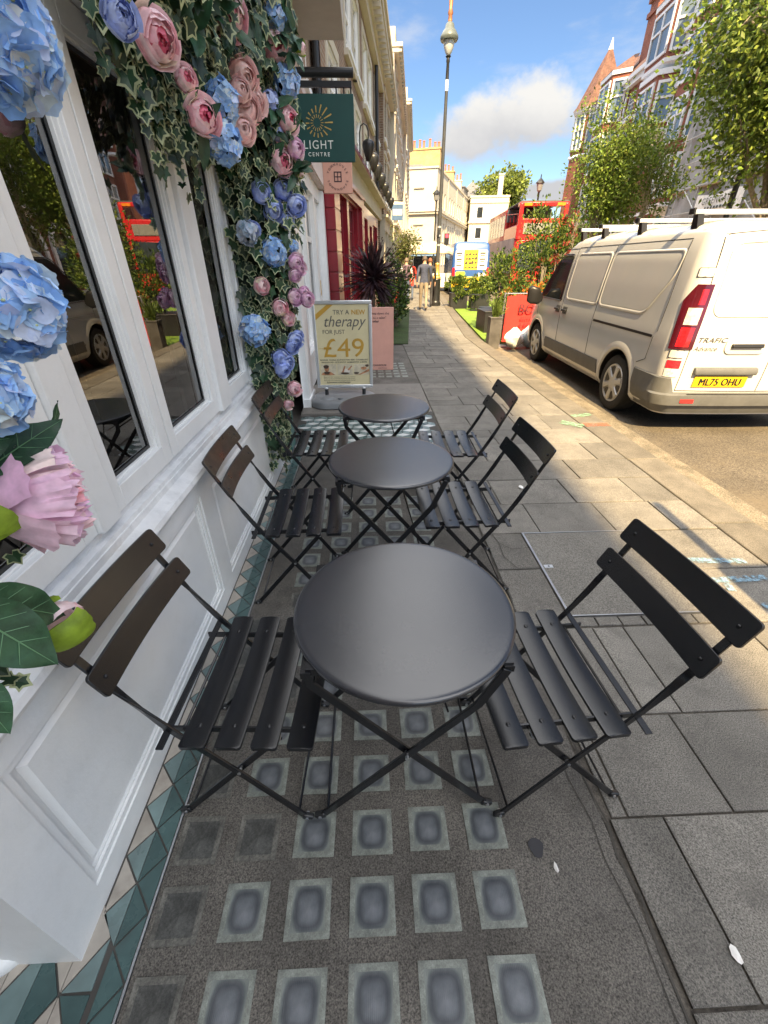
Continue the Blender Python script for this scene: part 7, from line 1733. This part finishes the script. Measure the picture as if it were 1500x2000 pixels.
st_ = thing('cafe_table', 'white clothed cafe table under the cream parasols', 'table', (4.6, 30.6, 0)); mb = MB(); mb.bx(-.6, .5, -.35, .35, .1, .9); mb.build('cloth', M['white'], st_, bevel=.05); mb = MB(); mb.tube([(0, 0, 0), (0, 0, .5)], .05); mb.build('leg', M['iron'], st_)
# post with a box whose long shadow crosses the sunlit kerb, standing just out of frame on the right
sp_ = thing('parking_sign_post', 'grey post with a box sign at the kerb right of the viewer', 'sign post', (2.0, -.6, 0))
mb = MB(); mb.tube([(0, 0, 0), (0, 0, 3.27)], .036, 10); mb.build('post', M['alu'], sp_); mb = MB(); mb.bx(-.07, .30, -.08, .08, 1.95, 2.46); mb.build('box', M['alu'], sp_, bevel=.02)
# ------------------------------------------------------------------ people
def person(label, loc, rz, H, parts, cols, stride=.22, lean=.0, cat='person', hair=(.10, .07, .05), bald=False):
    t = thing('person', label, cat, loc, rz); s = H/1.72; v = []; r = []; e = []
    def a(x, y, z, rx, ry=None, p=None):
        v.append((x*s, y*s+lean*z*s, z*s)); r.append((rx*s, (ry or rx)*s)); 
        if p is not None: e.append((p, len(v)-1))
        return len(v)-1
    pel = a(0, 0, .93, .135, .105); be = a(0, .01, 1.08, .135, .10, pel); ch = a(0, .0, 1.27, .155, .11, be); uc = a(0, -.005, 1.40, .14, .09, ch)
    nk = a(0, .005, 1.485, .052, .055, uc); hb = a(0, .02, 1.545, .066, .078, nk); hd = a(0, .022, 1.62, .074, .092, hb); a(0, .015, 1.69, .045, .058, hd)
    for sx, ph in ((-1, 1), (1, -1)):
        hp = a(sx*.085, 0, .87, .088, .09, pel); kn = a(sx*.095, ph*stride*.35+.03, .48, .06, .062, hp); an = a(sx*.095, ph*stride, .09+(.03 if ph < 0 else 0), .04, .045, kn); a(sx*.10, ph*stride+.13, .035, .036, .03, an)
        sh = a(sx*.185, 0, 1.385, .058, .06, uc); el_ = a(sx*.245, -ph*stride*.35-.02, 1.12, .043, .045, sh); wr = a(sx*.245, -ph*stride*.7+.05, .90, .031, .033, el_); pa = a(sx*.245, -ph*stride*.75+.06, .84, .026, .038, wr)
        for k in range(4):
            f1 = a(sx*.245, -ph*stride*.78+.035+.017*k, .785-.006*abs(k-1.5), .0095, .0095, pa); a(sx*.238, -ph*stride*.78+.042+.017*k, .745-.008*abs(k-1.5), .008, .008, f1)
        th = a(sx*.238, -ph*stride*.75+.10, .815, .011, .011, pa); a(sx*.232, -ph*stride*.75+.112, .78, .009, .009, th)
    me = bpy.data.meshes.new('body'); me.from_pydata(v, e, []); o = bpy.data.objects.new('body', me); COL.objects.link(o)
    m = o.modifiers.new('skin', 'SKIN'); 
    if not me.skin_vertices: 
        bpy.context.view_layer.objects.active = o
    sv = me.skin_vertices[0].data if me.skin_vertices else None
    if sv is None:
        import bmesh
        bm = bmesh.new(); bm.from_mesh(me); bm.verts.layers.skin.verify(); bm.to_mesh(me); bm.free(); sv = me.skin_vertices[0].data
    for i, q in enumerate(r): sv[i].radius = q
    sv[0].use_root = True
    m.use_smooth_shade = True
    o.modifiers.new('sub', 'SUBSURF').levels = 2; o.modifiers['sub'].render_levels = 2
    bpy.context.view_layer.update(); nm = bpy.data.meshes.new_from_object(o.evaluated_get(bpy.context.evaluated_depsgraph_get())); o.modifiers.clear(); o.data = nm; o.parent = t
    names = []; nm.materials.clear()
    for c in cols: nm.materials.append(c)
    for p in nm.polygons:
        c = p.center/s; y0 = c.y-lean*c.z; p.material_index = parts(c.x, y0, c.z); p.use_smooth = True
    if not bald:
        mb = MB(); rings = []
        for k in range(7):
            th = rad(88-14.5*k); rings.append([V((.089*math.cos(th)*math.cos(q)*s, (.018+lean*1.62+.106*math.cos(th)*math.sin(q))*s, (1.60+.125*math.sin(th))*s)) for q in [2*math.pi*i/16 for i in range(16)]])
        cut_ = [[p if p.y < (.06+lean*1.62)*s or p.z > 1.655*s else V((p.x, (.06+lean*1.62)*s, p.z)) for p in r_] for r_ in rings]
        mb.loft(cut_, True, True); mb.build('hair', mat('hair', hair, .7, var=.3), t, smooth=60)
    mb = MB(); 
    for sx in (-1, 1): mb.ball((sx*.078*s, (.02+lean*1.6)*s, 1.60*s), .014*s, .02*s, .03*s, 8, 6)
    mb.ball((0, (.125+lean*1.6)*s, 1.595*s), .016*s, .02*s, .022*s, 8, 6); mb.build('ears_and_nose', cols[0], t)
    return t
skin = mat('skin', (.50, .30, .21), .55, var=.08)
navy = mat('navy jacket', (.045, .055, .10), .75, var=.2, vscale=14, bump=.3, bscale=25)
beige = mat('beige trousers', (.27, .22, .165), .8, var=.15, vscale=10, bump=.3, bscale=25)
shoe = mat('dark shoe', (.03, .028, .026), .6)
def p1(x, y, z):
    if z > 1.475: return 0
    if z < .10: return 3
    if abs(x) > .17 and z < .92: return 0
    return 1 if z > .90 or abs(x) > .19 else 2
person('man walking away in a navy zip jacket and beige trousers, nearest the tall lamp', (2.05, 16.75, .003), rad(-4), 1.72, p1, [skin, navy, beige, shoe], .17, 0, hair=(.09, .07, .06))
gil = mat('plum quilted gilet', (.115, .075, .105), .65, var=.2, vscale=9); whs = mat('white shirt sleeve', (.70, .70, .70), .8, var=.05); jean = mat('blue denim', (.075, .10, .16), .85, var=.2, vscale=16)
def p2(x, y, z):
    if z > 1.475: return 0
    if z < .10: return 4
    if z < .26: return 0
    if abs(x) > .165 and z < .88: return 0
    if abs(x) > .155 and z > .86: return 2
    return 1 if z > .93 else 3
g2 = person('walker with white sleeves, a plum quilted gilet and rolled blue jeans', (1.68, 19.9, .003), rad(-3), 1.68, p2, [skin, gil, whs, jean, shoe], .15, 0, hair=(.16, .12, .09))
mb = MB(); rings = []
for k in range(13):
    z = .90+.54*k/12; w_ = (.165 if k < 9 else .165-.012*(k-8))+.008*(k % 2); rings.append([V((w_*math.cos(a), .118*math.sin(a)+.008*(k % 2)*math.sin(a), z*.977)) for a in [2*math.pi*i/20 for i in range(20)]])
mb.loft(rings, True, True); mb.build('gilet', gil, g2, smooth=50)
redt = mat('red coat', (.55, .045, .03), .75, var=.1)
def p3(x, y, z): return 0 if z > 1.475 or (abs(x) > .17 and z < .90) else (1 if z > .62 else (2 if z > .1 else 3))
person('person with pale hair in a bright red coat, half hidden by the plum gilet', (2.03, 21.6, .003), rad(-4), 1.62, p3, [skin, redt, jean, shoe], .12, 0, hair=(.55, .50, .42))
drk = mat('dark coat', (.03, .03, .035), .75, var=.2)
person('person in a dark coat with auburn hair just ahead of the navy jacket', (2.42, 18.1, .003), rad(-3), 1.66, lambda x, y, z: 0 if z > 1.475 or (abs(x) > .17 and z < .90) else (1 if z > .5 else (2 if z > .1 else 3)), [skin, drk, drk, shoe], .14, 0, hair=(.20, .07, .035))
# the tall corner block behind the viewer whose shade lies along the pavement
cbk = thing('corner_block', 'tall brick block behind the viewer on the shop side of the street', 'building', (-4.5, -14, 0))
mb = MB(); mb.bx(-16, 1.02, -20, -12.5, 0, 30.5); mb.build('wall', M['brick'], cbk, world=True)
mb = MB(); mb.bx(-16.2, 1.03, -20.1, -12.45, 30.5, 30.9); mb.build('cornice', M['creamsun'], cbk, world=True)
